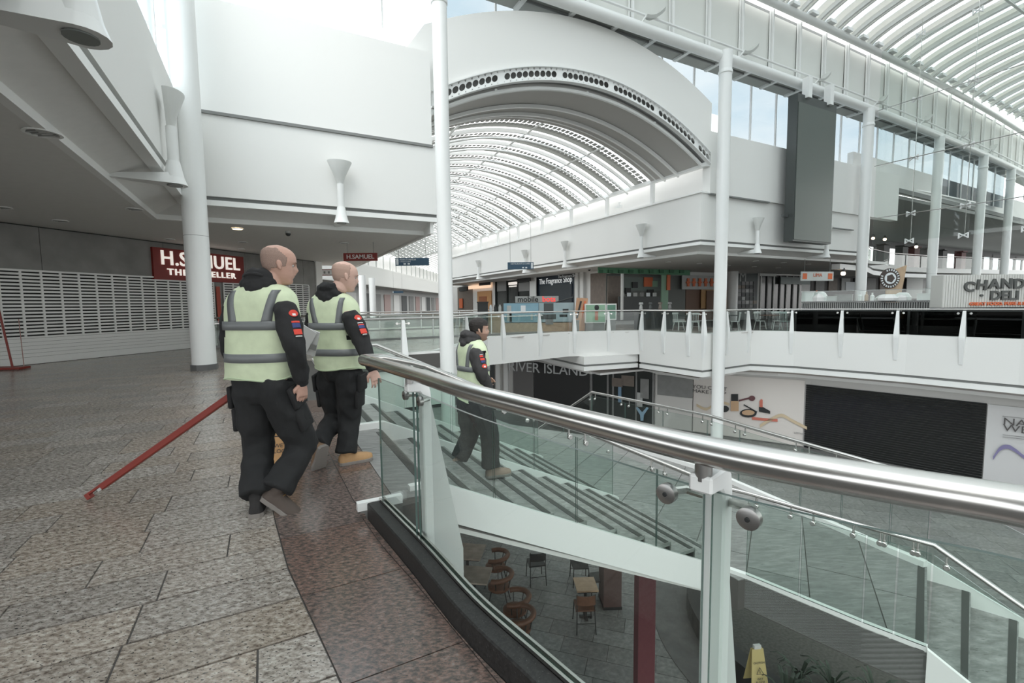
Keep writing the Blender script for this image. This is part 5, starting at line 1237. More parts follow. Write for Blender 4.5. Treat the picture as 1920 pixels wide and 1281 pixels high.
ga, gb = gpt(1300), gpt(1510); gd = Vector(((gb - ga).x, (gb - ga).y, 0)).normalized(); gn = Vector((gd.y, -gd.x, 0))
def pshape(pts_, m, name, off=.14): q = MB(); q.slab([gp3(x, y, off) for x, y in pts_], gn * .01); return q.build(name, m, t)
def oval(cx, cy, rx, ry, n=16): return [(cx + rx * math.cos(2 * PI * k / n), cy + ry * math.sin(2 * PI * k / n)) for k in range(n)]
tan = mat('print_tan', (.50, .33, .20), .5); pink = mat('print_coral', (.55, .16, .11), .5); gold = mat('print_gold', (.58, .47, .32), .5); maroonp = mat('print_maroon', (.12, .045, .05), .5)
pshape([(1371, 739), (1384, 739), (1384, 752), (1371, 752)], black, 'print_bottle_cap'); pshape([(1370, 752), (1385, 752), (1385, 771), (1370, 771)], tan, 'print_bottle')
pshape(oval(1359, 767, 8, 6), black, 'print_pot'); pshape(oval(1403, 775, 16, 8), black, 'print_compact'); pshape(oval(1403, 774, 12, 5), tan, 'print_powder', .16)
pshape([(1385, 750), (1405, 745), (1406, 748), (1386, 753)], maroonp, 'print_brush_handle'); pshape(oval(1410, 747, 6, 5), maroonp, 'print_brush_head')
pshape([(1395, 758), (1420, 772), (1419, 774), (1394, 760)], black, 'print_pencil'); pshape([(1424, 753), (1427, 748), (1430, 750), (1430, 764), (1424, 764)], pink, 'print_lipstick'); pshape([(1423, 763), (1430, 763), (1444, 771), (1444, 776), (1423, 772)], black, 'print_lipstick_case')
pshape([(1410, 782), (1430, 784), (1458, 786), (1458, 791), (1430, 789), (1410, 787)], pink, 'print_gloss')
rb = spline([Vector((x, y, 0)) for x, y in ((1425, 796), (1445, 784), (1465, 776), (1485, 786), (1505, 796), (1513, 800))], 4)
pshape([(p.x, p.y) for p in rb] + [(p.x, p.y + 6) for p in rb[::-1]], gold, 'print_ribbon')
rb = spline([Vector((x, y, 0)) for x, y in ((1306, 757), (1325, 765), (1345, 752), (1368, 756))], 4); pshape([(p.x, p.y) for p in rb] + [(p.x, p.y + 5) for p in rb[::-1]], gold, 'print_ribbon')
text('LIPSTICK', .10, frame(gp3(1498, 813), gd), midgrey, t)
t = poster(1232, 1302, GRD + .05, -2.25, mat('poster_beige', (.60, .585, .56), .6), 'beige poster with dark capital lettering next to the corner column'); q = MB()
ga2, gb2 = gpt(1235, .16), gpt(1300, .16); gd2 = Vector(((gb2 - ga2).x, (gb2 - ga2).y, 0)).normalized()
for i, s in enumerate(("YOU CAN'T", 'MAKE IT UP')): 
    o = atline(1326, 725 + i * 9, gpt(1260, .2), gpt(1300, .2)); 
    text(s, .26, frame(gp3(1298, 725 + i * 8), gd), mat('ink', (.09, .085, .085), .6), t, align='LEFT', sx=1.2)
gseg(1236, 1303, -3.6, -2.5, midgrey, t, 'grey_print_block', .14, .02)
t = poster(1864, 1990, GRD + .05, -2.45, mat('poster_cool', (.60, .60, .60), .6), 'pale poster with dark capitals and a violet ribbon at the right edge')
def gq(px, py, off=.16): return atline(px, py, gpt(1866, off), gpt(1985, off))
ga3, gb3 = gpt(1866), gpt(1985); gd3 = Vector(((gb3 - ga3).x, (gb3 - ga3).y, 0)).normalized(); gn3 = Vector((gd3.y, -gd3.x, 0))
text('NAIL IT', .36, frame(gq(1880, 790), gd3), MATS['ink'], t, align='LEFT', sx=1.15); text('WEEKLY', .36, frame(gq(1880, 802), gd3), MATS['ink'], t, align='LEFT', sx=1.15)
q = MB(); rb = spline([Vector((x, y, 0)) for x, y in ((1862, 856), (1875, 838), (1890, 834), (1905, 842), (1925, 856), (1950, 852))], 4); q.slab([gq(p.x, p.y) for p in rb] + [gq(p.x, p.y + 8 - .2 * abs(i - 6)) for i, p in list(enumerate(rb))[::-1]], gn3 * .01); q.build('print_ribbon', mat('violet', (.22, .20, .36), .5), t)
q = MB(); 
for y in (780, 815, 819): q.slab([gq(1880, y), gq(1935, y + 6), gq(1935, y + 6.8), gq(1880, y + .8)], gn3 * .01)
q.build('small_print', midgrey, t)
# glazed shop with display
c = gpt(1168); t = thing('glazed_shopfront', 'dark glazed ground floor shopfront with a blue figure display', 'shopfront', (c.x, c.y, GRD)); gseg(1110, 1228, GRD, -2.25, dkglass, t, 'window_backing', .08, .04)
for x in (1111, 1142, 1152, 1196, 1228): gseg(x - 1.5, x + 1.5, GRD, -2.25, midgrey, t, 'frame_post', .14, .05)
for x, wx, z0, z1, m in ((1160, 10, -3.4, -2.9, brown), (1180, 12, -3.3, -2.7, brown), (1212, 8, -3.9, -2.8, midgrey), (1203, 5, -4.4, -3.6, printgrey), (1165, 3, -4.3, -3.4, mat('figure_blue', (.2, .32, .45), .5))): gseg(x - wx, x + wx, z0, z1, m, t, 'display_object', .15, .02)
t = thing('display_figure', 'light blue Y shaped paper figure in the ground floor shop window', 'display', (gpt(1203).x, gpt(1203).y, GRD + 1))
q = MB(); f0 = gpt(1203, .25)
def fq(px, py): return atline(px, py, gpt(1150, .25), gpt(1225, .25))
q.slab([fq(1201, 789), fq(1206, 789), fq(1207, 778), fq(1216, 765), fq(1213, 763), fq(1204, 773), fq(1195, 763), fq(1192, 765), fq(1200, 778)], (0, -.03, 0)); q.build('figure', mat('figure_light_blue', (.30, .45, .60), .5), t)
# river shop
c = gpt(1050); t = thing('dark_shopfront', 'dark ground floor shop entrance below white hanging capitals', 'shopfront', (c.x, c.y, GRD))
gseg(1001, 1106, GRD, -2.2, mat('entrance_black', (.014, .014, .014), .5), t, 'entrance', .08, .05); gseg(962, 1000, GRD, -2.2, mat('taupe_panel', (.15, .145, .14), .6), t, 'side_panel', .1, .06)
for x in (935, 950): gseg(x - 4, x + 4, GRD, -2.0, white, t, 'white_pier', .3, .3)
L0, L1 = atd(974, 689, 27.5), atd(1080, 696, 26.0)
text('RIVER ISLAND', .80, frame((L0 + L1) / 2, (L1 - L0)), mat('sign_silver', (.55, .56, .56), .4), t, ext=.03, sx=1.0)
gseg(902, 926, GRD, -2.0, darkgrey, t, 'dark_window', .1, .05)
# ================================================================ WALL UPLIGHT FIXTURES
fix_m = mat('fixture_grey_white', (.66, .67, .65), .4)
def uplight(pos, outdir, lab, z_low=3.62, s=1.0):
    """pos: plan point on the fascia face; outdir: plan unit vector pointing into the void"""
    o = Vector((outdir[0], outdir[1], 0)).normalized(); r = Vector((-o.y, o.x, 0)); b = Vector((pos[0], pos[1], 0)) + o * .12
    t = thing('wall_uplight', lab, 'lamp', (b.x, b.y, z_low), 0, 'funnel uplights on the fascias')
    def half(z, rad, n=12): return [b + Vector((0, 0, z)) + r * math.cos(a) * rad + o * (math.sin(a) * rad * .75) for a in [PI * k / n for k in range(n + 1)]] + [b + Vector((0, 0, z)) - r * rad * .95 - o * .06, b + Vector((0, 0, z)) + r * rad * .95 - o * .06]
    q = MB(); q.rings([half(4.62, .07), half(4.85, .14), half(5.2, .31), half(5.22, .31)]); q.build('funnel_shade', fix_m, t, smooth=50)
    q = MB(); q.tube([b + Vector((0, 0, 4.02)), b + Vector((0, 0, 4.64))], .085, 14); q.build('stem', steelwhite, t, smooth=50)
    q = MB(); q.lathe(b + Vector((0, 0, 0)), [(.18, z_low + .02), (.17, z_low + .05), (.10, z_low + .42)], 18); q.build('lamp_can', steelwhite, t, smooth=50)
    q = MB(); tip = b - o * 1.15
    bot = [b + Vector((0, 0, z_low)) + o * math.cos(a) * .20 + r * math.sin(a) * .20 for a in [-PI / 2 + PI * k / 8 for k in range(9)]] + [tip + Vector((0, 0, z_low + .06)) + r * .03, tip + Vector((0, 0, z_low + .06)) - r * .03]
    top = [p + Vector((0, 0, .20)) for p in bot[:9]] + [tip + Vector((0, 0, z_low + .10)) + r * .03, tip + Vector((0, 0, z_low + .10)) - r * .03]
    for p in top[:9]: p -= (p - b - Vector((0, 0, p.z))) * .35
    q.rings([bot, top]); q.build('wing_body', steelwhite, t, smooth=35)
    q = MB(); q.tube([b + Vector((0, 0, z_low - .012)), b + Vector((0, 0, z_low))], .12, 18); q.build('lens', mat('lens_grey', (.22, .24, .23), .25), t)
    return t
ud_ = Vector((UX, UY)); vd_ = Vector((VX, VY))
p = atV(638, 380, 13.38); uplight(p, -vd_, 'white funnel uplight on the wall fascia between the two nearest columns')
p = atU(345, 300, -1.4); p = uv(-1.46, 10.4); uplight(p, ud_, 'white funnel uplight on the left fascia just before the thick column')
p = uv(-1.34, 5.12); uplight(p, ud_, 'big close wall uplight at the top left corner of the picture')
for px, lab in ((1206, 'left of the corner column'), (1062, 'second left of the corner column'), (986, 'behind the blue direction sign'), (898, 'just right of the tall landing column')):
    p = atU(px, 440, 16.5); uplight(p, -ud_, 'small funnel uplight on the corridor fascia, ' + lab)
for px, lab in ((1416, 'funnel uplight on the front fascia, left of the dark hanging screen'), (1546, 'funnel uplight whose lower can shows beneath the dark hanging screen')):
    p = atV(px, 440, 14.0); uplight(p, -vd_, lab)
# recessed ceiling lamps
def downlight(px, py, z, lab, r=.13, lit=False):
    p = atz(px, py, z); t = thing('ceiling_lamp', lab, 'lamp', (p.x, p.y, z - .03), 0, 'recessed ceiling lamps')
    q = MB(); q.rings([[(p.x + math.cos(a) * rr, p.y + math.sin(a) * rr, zz) for a in [2 * PI * k / 20 for k in range(20)]] for rr, zz in ((r, z - .002), (r * 1.12, z - .02), (r * 1.12, z - .028), (r * .92, z - .028), (r * .88, z - .004))], caps=False); q.build('rim', trimwhite, t)
    q = MB(); q.tube([(p.x, p.y, z - .012), (p.x, p.y, z - .006)], r * .9, 20); q.build('lamp_face', mat('lamp_on', (1, .8, .55), .5, emit=5) if lit else midgrey, t)
    if r > .12 and not lit:
        for k in (-1, 0, 1): q = MB(); q.box((p.x, p.y + k * r * .45, z - .02), (r * 1.6, .012, .018)); q.build('louvre', printgrey, t)
DL = [(80, 247, .17, 0, 'largest recessed lamp in the left ceiling, near the top left'), (113, 413, .15, 0, 'recessed lamp in the left ceiling above the lattice shutter'), (252, 391, .15, 0, 'recessed lamp in the left ceiling left of the thick column'), (318, 448, .14, 0, 'recessed lamp above the red sign, left of the thick column'), (445, 428, .14, 1, 'lit warm recessed lamp just right of the thick column'), (455, 453, .13, 0, 'recessed lamp just below the lit warm one'), (452, 466, .11, 0, 'small recessed lamp close to the red sign'), (645, 455, .14, 0, 'recessed lamp above the small hanging red sign'), (5, 388, .14, 0, 'recessed lamp at the left picture edge')]
for x, y, r, l, lab in DL: downlight(x, y, 3.6, lab, r, bool(l))
for i, (x, y) in enumerate(((1253, 491), (1311, 494), (1361, 486), (1365, 497), (1417, 489), (1414, 500), (1469, 492), (1459, 502), (1515, 495))):
    downlight(x, y, 3.6, 'recessed lamp under the right block, %s from the left' % 'first second third fourth fifth sixth seventh eighth ninth'.split()[i], .14)
p = atz(540, 434, 3.6); t = thing('ceiling_camera', 'small black dome camera under the ceiling right of the thick column', 'camera', p - Vector((0, 0, .12))); q = MB(); q.ball(p - Vector((0, 0, .07)), .07, 8); q.build('dome', black, t); q = MB(); q.tube([p - Vector((0, 0, .06)), p], .075, 14); q.build('base', printgrey, t)
p = atz(1105, 504, 3.6); t = thing('ceiling_camera', 'tiny black dome camera above the kiosk boards', 'camera', p - Vector((0, 0, .12))); q = MB(); q.ball(p - Vector((0, 0, .07)), .08, 8); q.build('dome', black, t); q = MB(); q.tube([p - Vector((0, 0, .06)), p], .085, 14); q.build('base', printgrey, t)
# spray of a ceiling flood camera on the corridor ledge
p = atU(1160, 388, 16.9); t = thing('ledge_camera', 'small white camera on the ledge under the arched skylight', 'camera', p); q = MB(); q.box(p, (.16, .4, .14), .4); q.build('camera_body', steelwhite, t); q = MB(); q.tube([p + Vector((.05, .1, -.05)), p + Vector((.05, .1, .25)), p + Vector((.2, .3, .3))], .03, 6); q.build('bracket', steelwhite, t)

# ================================================================ LEFT: red queue stand
p = atz(20, 693, 0); t = thing('red_floor_stand', 'thin red post on a flat red foot in front of the lattice shutter', 'stand', (p.x, p.y, 0))
q = MB(); q.box((p.x - .12, p.y, .035), (.85, .30, .05), .1); q.build('foot', redpaint, t)
q = MB(); q.tube([(p.x + .05, p.y, .05), (p.x - .16, p.y, 1.55)], .022, 8); q.build('pole', redpaint, t)
q = MB(); q.tube([(p.x + .22, p.y + .1, .05), (p.x + .20, p.y + .1, 1.2)], .008, 6); q.build('thin_stay', mat('pinkish_metal', (.35, .18, .15), .4), t)
q = MB(); q.box((p.x - .17, p.y - .02, 1.38), (.10, .03, .36)); q.build('sign_plate', mat('faded_red', (.36, .14, .11), .6), t)

# ================================================================ GROUND FLOOR CAFE
leather = mat('tan_leather', (.135, .062, .036), .5, var=.15, vscale=9); wtop = mat('worn_table_top', (.36, .29, .24), .5, var=.2, vscale=5); otop = mat('oak_table_top', (.52, .36, .235), .45, var=.1, vscale=8)
def cz(px, py, z): p = atz(px, py, z); return p
def cafe_table(c, w_, d_, rz, m, lab, planks=5):
    t = thing('cafe_table', lab, 'table', (c[0], c[1], GRD), rz); W0 = WM(t); L = lambda x, y, z: W0 @ Vector((x, y, z))
    for i in range(planks):
        q = MB(); q.box(L(0, -d_ / 2 + d_ * (i + .5) / planks, .735), (w_, d_ / planks - .003, .035), rz); q.build('plank', m, t)
    q = MB(); q.box(L(0, 0, .70), (w_ * .9, d_ * .9, .03), rz); q.build('top_frame', black, t)
    q = MB(); q.tube([L(0, 0, .03), L(0, 0, .70)], .035, 8); q.build('pedestal', black, t)
    q = MB(); q.box(L(0, 0, .02), (w_ * .6, .06, .03), rz); q.box(L(0, 0, .021), (.06, d_ * .6, .03), rz); q.build('foot', black, t)
cA = cz(876, 1034, GRD + .74); cB = cz(889, 1078, GRD + .74)
cafe_table(cA, .80, .72, math.radians(-8), wtop, 'worn wooden cafe table on the ground floor, the one nearer the fin post')
cafe_table(cB, .72, .66, math.radians(-8), wtop, 'worn wooden cafe table on the ground floor, second beside the tub chairs')
cafe_table(cz(1098, 1096, GRD + .74), .46, .50, math.radians(2), otop, 'small light oak cafe table on the ground floor', 3)
def tub_chair(px, py, rz, lab):
    p = cz(px, py, GRD + .72); t = thing('tub_chair', lab, 'chair', (p.x, p.y, GRD), rz, 'brown leather tub chairs'); W0 = WM(t); L = lambda x, y, z: W0 @ Vector((x, y, z))
    q = MB(); q.rings([[L(.25 * math.cos(a) * s, .24 * math.sin(a) * s, z) for a in [2 * PI * k / 16 for k in range(16)]] for s, z in ((.9, .40), (1, .42), (1, .47), (.85, .49))]); q.build('seat', leather, t, smooth=50)
    arcp = [L(.30 * math.cos(a), .28 * math.sin(a), .72 + .03 * math.cos(a)) for a in [math.radians(-115 + 230 * k / 16) for k in range(17)]]
    q = MB(); q.tube(arcp, .058, 8, sq=.9); q.build('backrest', leather, t, smooth=50)
    for a in (-100, -55, -20, 20, 55, 100):
        a = math.radians(a); q = MB(); q.tube([L(.24 * math.cos(a), .22 * math.sin(a), .46), L(.30 * math.cos(a), .28 * math.sin(a), .70)], .01, 5); q.build('spindle', black, t)
    for sx in (-1, 1):
        for sy in (-1, 1): q = MB(); q.tube([L(.15 * sx, .15 * sy, .42), L(.24 * sx, .22 * sy, 0)], .014, 6); q.build('leg', black, t)
for x, y, lab in ((929, 1042, 'farthest brown leather tub chair, beside the first worn table'), (935, 1078, 'brown leather tub chair at the second worn table'), (965, 1120, 'brown leather tub chair, second from the kerb'), (972, 1152, 'brown leather tub chair closest to the black kerb')): tub_chair(x, y, math.radians(-5), lab)
def side_chair(px, py, rz, lab, m=leather):
    p = cz(px, py, GRD); t = thing('side_chair', lab, 'chair', (p.x, p.y, GRD), rz, 'side chairs of the cafe'); W0 = WM(t); L = lambda x, y, z: W0 @ Vector((x, y, z))
    q = MB(); q.slab([L(-.21, -.2, .45), L(.21, -.2, .45), L(.19, .2, .44), L(-.19, .2, .44)], (0, 0, .035)); q.build('seat', m, t, bevel=.008)
    q = MB(); q.rings([[L(x, -.20 - .04 * (1 - (x / .2) ** 2), z), L(x, -.225 - .04 * (1 - (x / .2) ** 2), z)] + [L(x, -.235 - .04 * (1 - (x / .2) ** 2), z + .2), L(x, -.21 - .04 * (1 - (x / .2) ** 2), z + .2)] for x, z in [(-.2 + .05 * k, .62) for k in range(9)]]); q.build('backrest', m, t)
    for sx in (-1, 1):
        q = MB(); q.tube([L(.19 * sx, -.23, .84), L(.185 * sx, -.21, .45), L(.20 * sx, -.27, 0)], .012, 6); q.build('leg', black, t)
        q = MB(); q.tube([L(.18 * sx, .19, .44), L(.20 * sx, .23, 0)], .012, 6); q.build('leg', black, t)
    q = MB(); q.tube([L(-.19, -.24, .22), L(.19, -.24, .22)], .008, 5); q.build('stretcher', black, t)
side_chair(1095, 1174, math.radians(2), 'brown side chair with its back to us at the small oak table')
side_chair(1087, 1092, math.radians(182), 'side chair on the far side of the small oak table', black)
side_chair(1005, 1088, math.radians(10), 'dark side chair standing alone below the stair stringer', black)
side_chair(1122, 1118, math.radians(95), 'dark chair between the small oak table and the brown box', black)
a = cz(1147, 1141, GRD); t = thing('brown_planter', 'dark brown tall box unit beside the small oak table', 'cabinet', (a.x, a.y, GRD)); cab = mat('dark_brown_wood', (.085, .05, .045), .5)
q = MB(); q.box((a.x, a.y + .2, GRD + .55), (.40, .5, 1.1), .03); q.build('body', cab, t); q = MB(); q.box((a.x, a.y + .2, GRD + 1.11), (.44, .54, .03), .03); q.build('top', cab, t); q = MB(); q.box((a.x, a.y + .2, GRD + .03), (.42, .52, .06), .03); q.build('plinth', black, t)
p = atd(1208, 1190, 5.7); t = thing('red_post', 'dark red square post rising from the ground floor under the stairs', 'post', (p.x, p.y, GRD)); mr_ = mat('purple_red_paint', (.11, .028, .036), .5)
q = MB(); q.box((p.x, p.y, GRD + 1.71), (.215, .215, 3.42)); q.build('shaft', mr_, t); q = MB(); q.box((p.x, p.y, GRD + .01), (.34, .34, .02)); q.build('foot_plate', mr_, t); q = MB(); q.box((p.x, p.y, GRD + 3.43), (.3, .3, .02)); q.build('head_plate', mr_, t)
# round planted island
cx_, cy_ = 6.7, 9.0; t = thing('round_island', 'round dark stone island with black kerb on the ground floor', 'planter', (cx_, cy_, GRD))
q = MB(); q.tube([(cx_, cy_, GRD - .003), (cx_, cy_, GRD + .012)], 3.75, 64); q.build('stone_disc', mat('island_stone', (.13, .125, .12), .4, var=.2, vscale=4), t)
q = MB(); q.rings([[(cx_ + r * math.cos(2 * PI * k / 64), cy_ + r * math.sin(2 * PI * k / 64), z) for k in range(64)] for r, z in ((3.0, GRD), (3.0, GRD + .42), (2.7, GRD + .42), (2.7, GRD + .1))], caps=False); q.build('kerb_ring', mat('kerb_black', (.02, .02, .02), .35), t)
q = MB(); q.tube([(cx_, cy_, GRD + .1), (cx_, cy_, GRD + .3)], 2.7, 48); q.build('soil', mat('soil', (.07, .068, .06), .9, var=.3, vscale=20), t)
leafm = mat('leaf_dark', (.035, .055, .035), .5); r_ = random.Random(2)
for k, (x, y) in enumerate(((1500, 1262), (1560, 1275), (1640, 1290), (1475, 1300))):
    b = atz(x, y, GRD + .45); t = thing('leafy_plant', ['dark strap leaved plant in the round island, nearest the caution sign', 'dark plant in the round island right of the first', 'dark plant in the round island toward the lower stairs', 'low plant at the bottom edge inside the round island'][k], 'plant', (b.x, b.y, GRD + .3))
    for j in range(14):
        a = r_.uniform(0, 2 * PI); l = r_.uniform(.25, .5); dx, dy = math.cos(a), math.sin(a); q = MB(); R = []
        for i in range(5):
            f = i / 4; w_ = .03 * math.sin(PI * min(.97, f + .12)); c = Vector((b.x + dx * l * f, b.y + dy * l * f, GRD + .3 + .35 * math.sin(f * 2.2)))
            R.append([c + Vector((-dy * w_, dx * w_, 0)), c + Vector((0, 0, .006)), c + Vector((dy * w_, -dx * w_, 0)), c - Vector((0, 0, .006))])
        q.rings(R); q.build('leaf', leafm, t)
# wet floor sign on the island edge
def wet_sign(p, rz, hgt, lab, m=None, col=(.62, .50, .22)):
    t = thing('caution_sign', lab, 'sign', p, rz); W0 = WM(t); L = lambda x, y, z: W0 @ Vector((x, y, z)); ym = mat('caution_%d' % int(col[1] * 100), col, .5)
    for s in (-1, 1): 
        q = MB(); q.slab([L(-.15, .12 * s, 0), L(.15, .12 * s, 0), L(.10, .02 * s, hgt), L(-.10, .02 * s, hgt)], (W0.to_3x3() @ Vector((0, -.012 * s, 0)))); q.build('leaf_panel', ym, t)
    q = MB(); q.box(L(0, 0, hgt + .03), (.12, .05, .06), rz); q.build('handle', mat('handle_white', (.7, .7, .68), .5), t)
    dv = (L(0, -.12, 0) - L(0, -.02, hgt)).normalized() * -1; rt = (L(1, 0, 0) - L(0, 0, 0)); M_ = frame(L(0, -.085, hgt * .40), rt, dv); 
    inkm = mat('caution_ink', (.04, .04, .04), .6)
    text('CAUTION', .045, frame(L(0, -.070, hgt * .66), rt, dv), inkm, t, ext=.001); text('WET\nFLOOR', .05, frame(L(0, -.118, hgt * .22), rt, dv), inkm, t, ext=.001)
    q = MB(); Fm = frame(L(0, -.094, hgt * .46), rt, dv)
    for a0, a1 in ((0, 1), (1, 2), (2, 0)):
        pt = [Vector((-.06, -.045, .004)), Vector((.06, -.045, .004)), Vector((0, .06, .004))]; q.tube([Fm @ pt[a0], Fm @ pt[a1]], .004, 4)
    q.build('warning_triangle', inkm, t); q = MB(); q.tube([Fm @ Vector((0, -.03, .004)), Fm @ Vector((0, .025, .004))], .005, 4); q.build('warning_mark', inkm, t); return t
p = atz(1423, 1290, GRD + .42); wet_sign((p.x, p.y + .1, GRD + .42), .1, .62, 'pale caution sign standing on the round island edge below the white post')
# yellow folded board between the two nearest men
p = atz(527, 870, 0); wet_sign((p.x - .02, p.y + .12, .0), .15, .64, 'yellow caution board standing on the floor behind the nearest man', col=(.60, .34, .14))
# ================================================================ PEOPLE
def bake(me, mods, name='tmp'):
    o = bpy.data.objects.new('tmp', me); C.objects.link(o)
    for ty, kw in mods:
        m = o.modifiers.new(ty, ty)
        for k, v in kw.items(): setattr(m, k, v)
    dg = bpy.context.evaluated_depsgraph_get(); r = bpy.data.meshes.new_from_object(o.evaluated_get(dg)); bpy.data.objects.remove(o); return r
def soft(q, voxel, it=4, fac=.5, fold=0.0, fs=9.0, seed=0.0, extra=()):
    me = bake(q.mesh('t'), [('REMESH', dict(mode='VOXEL', voxel_size=voxel)), ('SMOOTH', dict(factor=fac, iterations=it))] + list(extra))
    if fold:
        me.update(); ns = [v.normal.copy() for v in me.vertices]
        for v, n in zip(me.vertices, ns):
            p = v.co; a = noise.noise(Vector((p.x * fs + seed, p.y * fs, p.z * fs * .55))); b = noise.noise(Vector((p.x * fs * 2.2, p.y * fs * 2.2 + seed, p.z * fs * 1.6)))
            r_ = (1 - abs(a) * 2.4) * .6 + b * .5
            v.co = p + n * fold * r_
    return me
def put(me, name, m, parent, smooth=True):
    me.materials.clear(); me.materials.append(m)
    if smooth: me.shade_smooth()
    o = bpy.data.objects.new(name, me); C.objects.link(o); o.parent = parent; return o
def limb(q, pts_, rad, n=12, k=5):
    P = spline([Vector(p) for p in pts_], k); R = []
    for i in range(len(P)):
        f = i / (len(P) - 1) * (len(rad) - 1); a = int(min(f, len(rad) - 2)); R.append(rad[a] + (rad[a + 1] - rad[a]) * (f - a))
    q.tube(P, R, n)
# head profile: z, front, back, half width (metres, chin at 0)
HP = [(-.004, .050, .020, .012), (.004, .077, .005, .030), (.02, .088, -.022, .043), (.038, .088, -.045, .053), (.054, .092, -.058, .059), (.07, .092, -.070, .063), (.09, .091, -.084, .069), (.115, .089, -.094, .073), (.14, .099, -.099, .0755), (.165, .098, -.102, .076), (.19, .088, -.098, .071), (.21, .068, -.083, .059), (.226, .038, -.058, .040), (.235, .0, -.02, .014)]
def hprof(z):
    for a, b in zip(HP, HP[1:]):
        if z <= b[0]: f = max(0, (z - a[0]) / (b[0] - a[0])); return [a[i] + (b[i] - a[i]) * f for i in (1, 2, 3)]
    return list(HP[-1][1:])
def headpt(th, z, off=0.0):
    fr, bk, hw = hprof(z); cy = (fr + bk) / 2; ry = (fr - bk) / 2; c, s = math.cos(th), math.sin(th)
    e = .86; x = hw * math.copysign(abs(c) ** e, c); y = cy + ry * math.copysign(abs(s) ** .94, s)
    if s > 0:
        ax = abs(x)
        nz = max(0, 1 - abs(z - .094) / .034) if z < .094 else max(0, 1 - (z - .094) / .045)
        y += .030 * nz ** .8 * math.exp(-(ax / .0125) ** 2)
        y += .012 * math.exp(-((ax - .0) / .018) ** 2 - ((z - .128) / .012) ** 2) * 0
        y -= .011 * math.exp(-((ax - .032) / .014) ** 2 - ((z - .118) / .011) ** 2)
        y += .005 * math.exp(-((ax - .03) / .02) ** 2 - ((z - .138) / .008) ** 2)
        y += .006 * math.exp(-(ax / .02) ** 2 - ((z - .064) / .006) ** 2) + .006 * math.exp(-(ax / .018) ** 2 - ((z - .051) / .006) ** 2)
        y -= .004 * math.exp(-(ax / .02) ** 2 - ((z - .0575) / .003) ** 2) + .004 * math.exp(-(ax / .02) ** 2 - ((z - .036) / .008) ** 2)
        y += .004 * math.exp(-(ax / .014) ** 2 - ((z - .012) / .012) ** 2)
    d = Vector((x, y - cy, (z - .12) * .5)); return Vector((x, y, z)) + d.normalized() * off
def head_mb(q, M, seg=48, lev=44):
    q.rings([[M @ headpt(2 * PI * j / seg, -.004 + .239 * i / lev) for j in range(seg)] for i in range(lev + 1)])
    for s in (-1, 1):       # ears
        for (y, z, r) in ((-.006, .112, .020), (-.010, .122, .017), (-.004, .098, .013), (.001, .088, .009)):
            q.ball(M @ Vector((s * .0785, y, z)), (.0065, r * .75, r), 6, M.to_3x3() @ Matrix.Rotation(s * .25, 3, 'Z'))
def shell(M, fn, o0, m, name, parent, seg=72, lev=60, rough=0.0, voxel=None, lo=-.004, hi=.235):
    V_, F_ = [], []
    for i in range(lev + 1):
        for j in range(seg):
            th, z = 2 * PI * j / seg, lo + (hi - lo) * i / lev; p = headpt(th, z)
            off = o0 if not callable(o0) else o0(p, z)
            V_.append(M @ headpt(th, z, off + rough * noise.noise(p * 90)))
    for i in range(lev):
        for j in range(seg):
            th, z = 2 * PI * (j + .5) / seg, lo + (hi - lo) * (i + .5) / lev
            if fn(headpt(th, z), z): F_.append((i * seg + j, i * seg + (j + 1) % seg, (i + 1) * seg + (j + 1) % seg, (i + 1) * seg + j))
    me = bpy.data.meshes.new(name); me.from_pydata([tuple(v) for v in V_], [], F_)
    b = bmesh.new(); b.from_mesh(me); bmesh.ops.delete(b, geom=[v for v in b.verts if not v.link_faces], context='VERTS')
    top = [v for v in b.verts]; bmesh.ops.recalc_face_normals(b, faces=b.faces); b.to_mesh(me); b.free()
    me = bake(me, [('SOLIDIFY', dict(thickness=.004, offset=-1))]); return put(me, name, m, parent)
def hand_mb(q, wr, dr, nrm, curl, side, sc=1.0, spread=.10):
    """wr wrist point, dr direction of the fingers, nrm back of the hand; thumb on +side"""
    d = Vector(dr).normalized(); n = Vector(nrm); n = (n - d * n.dot(d)).normalized(); x = d.cross(n) * side; w0 = Vector(wr)
    def ring(c, a, b): return [c + x * math.cos(t) * a + n * math.sin(t) * b for t in [2 * PI * k / 12 for k in range(12)]]
    q.rings([ring(w0 - d * .02, .026 * sc, .021 * sc), ring(w0 + d * .01 * sc, .027 * sc, .019 * sc), ring(w0 + d * .045 * sc, .039 * sc, .016 * sc), ring(w0 + d * .088 * sc, .041 * sc, .0125 * sc), ring(w0 + d * .094 * sc, .036 * sc, .008 * sc)])
    for i, L in enumerate((.072, .082, .076, .060)):
        o = (.0305 - .0203 * i) * sc; p = w0 + d * (.085 - .006 * (i == 3)) * sc + x * o; a = 0; P = [p - d * .02]; dd = d
        fan = (1.5 - i) * spread
        for k, f in enumerate((.45, .30, .25)):
            a += curl * (.8 if k == 0 else 1.1); v = (d * math.cos(a) - n * math.sin(a)) * 1.0 + x * fan * math.cos(a); P.append(P[-1] + v.normalized() * L * f * sc + (d * .02 if k == 0 else Vector((0, 0, 0))))
        q.tube(P, [.0092 * sc, .0088 * sc, .0080 * sc, .0066 * sc], 8)
    tb = w0 + d * .022 * sc + x * .026 * sc; t1 = (d * .62 + x * .62 - n * .25).normalized(); t2 = (d * .92 + x * .15 - n * .35).normalized()
    q.tube([tb - t1 * .01, tb + t1 * .036 * sc, tb + t1 * .036 * sc + t2 * .028 * sc, tb + t1 * .036 * sc + t2 * .050 * sc], [.0145 * sc, .0115 * sc, .0098 * sc, .0072 * sc], 8)
skin_m = {}
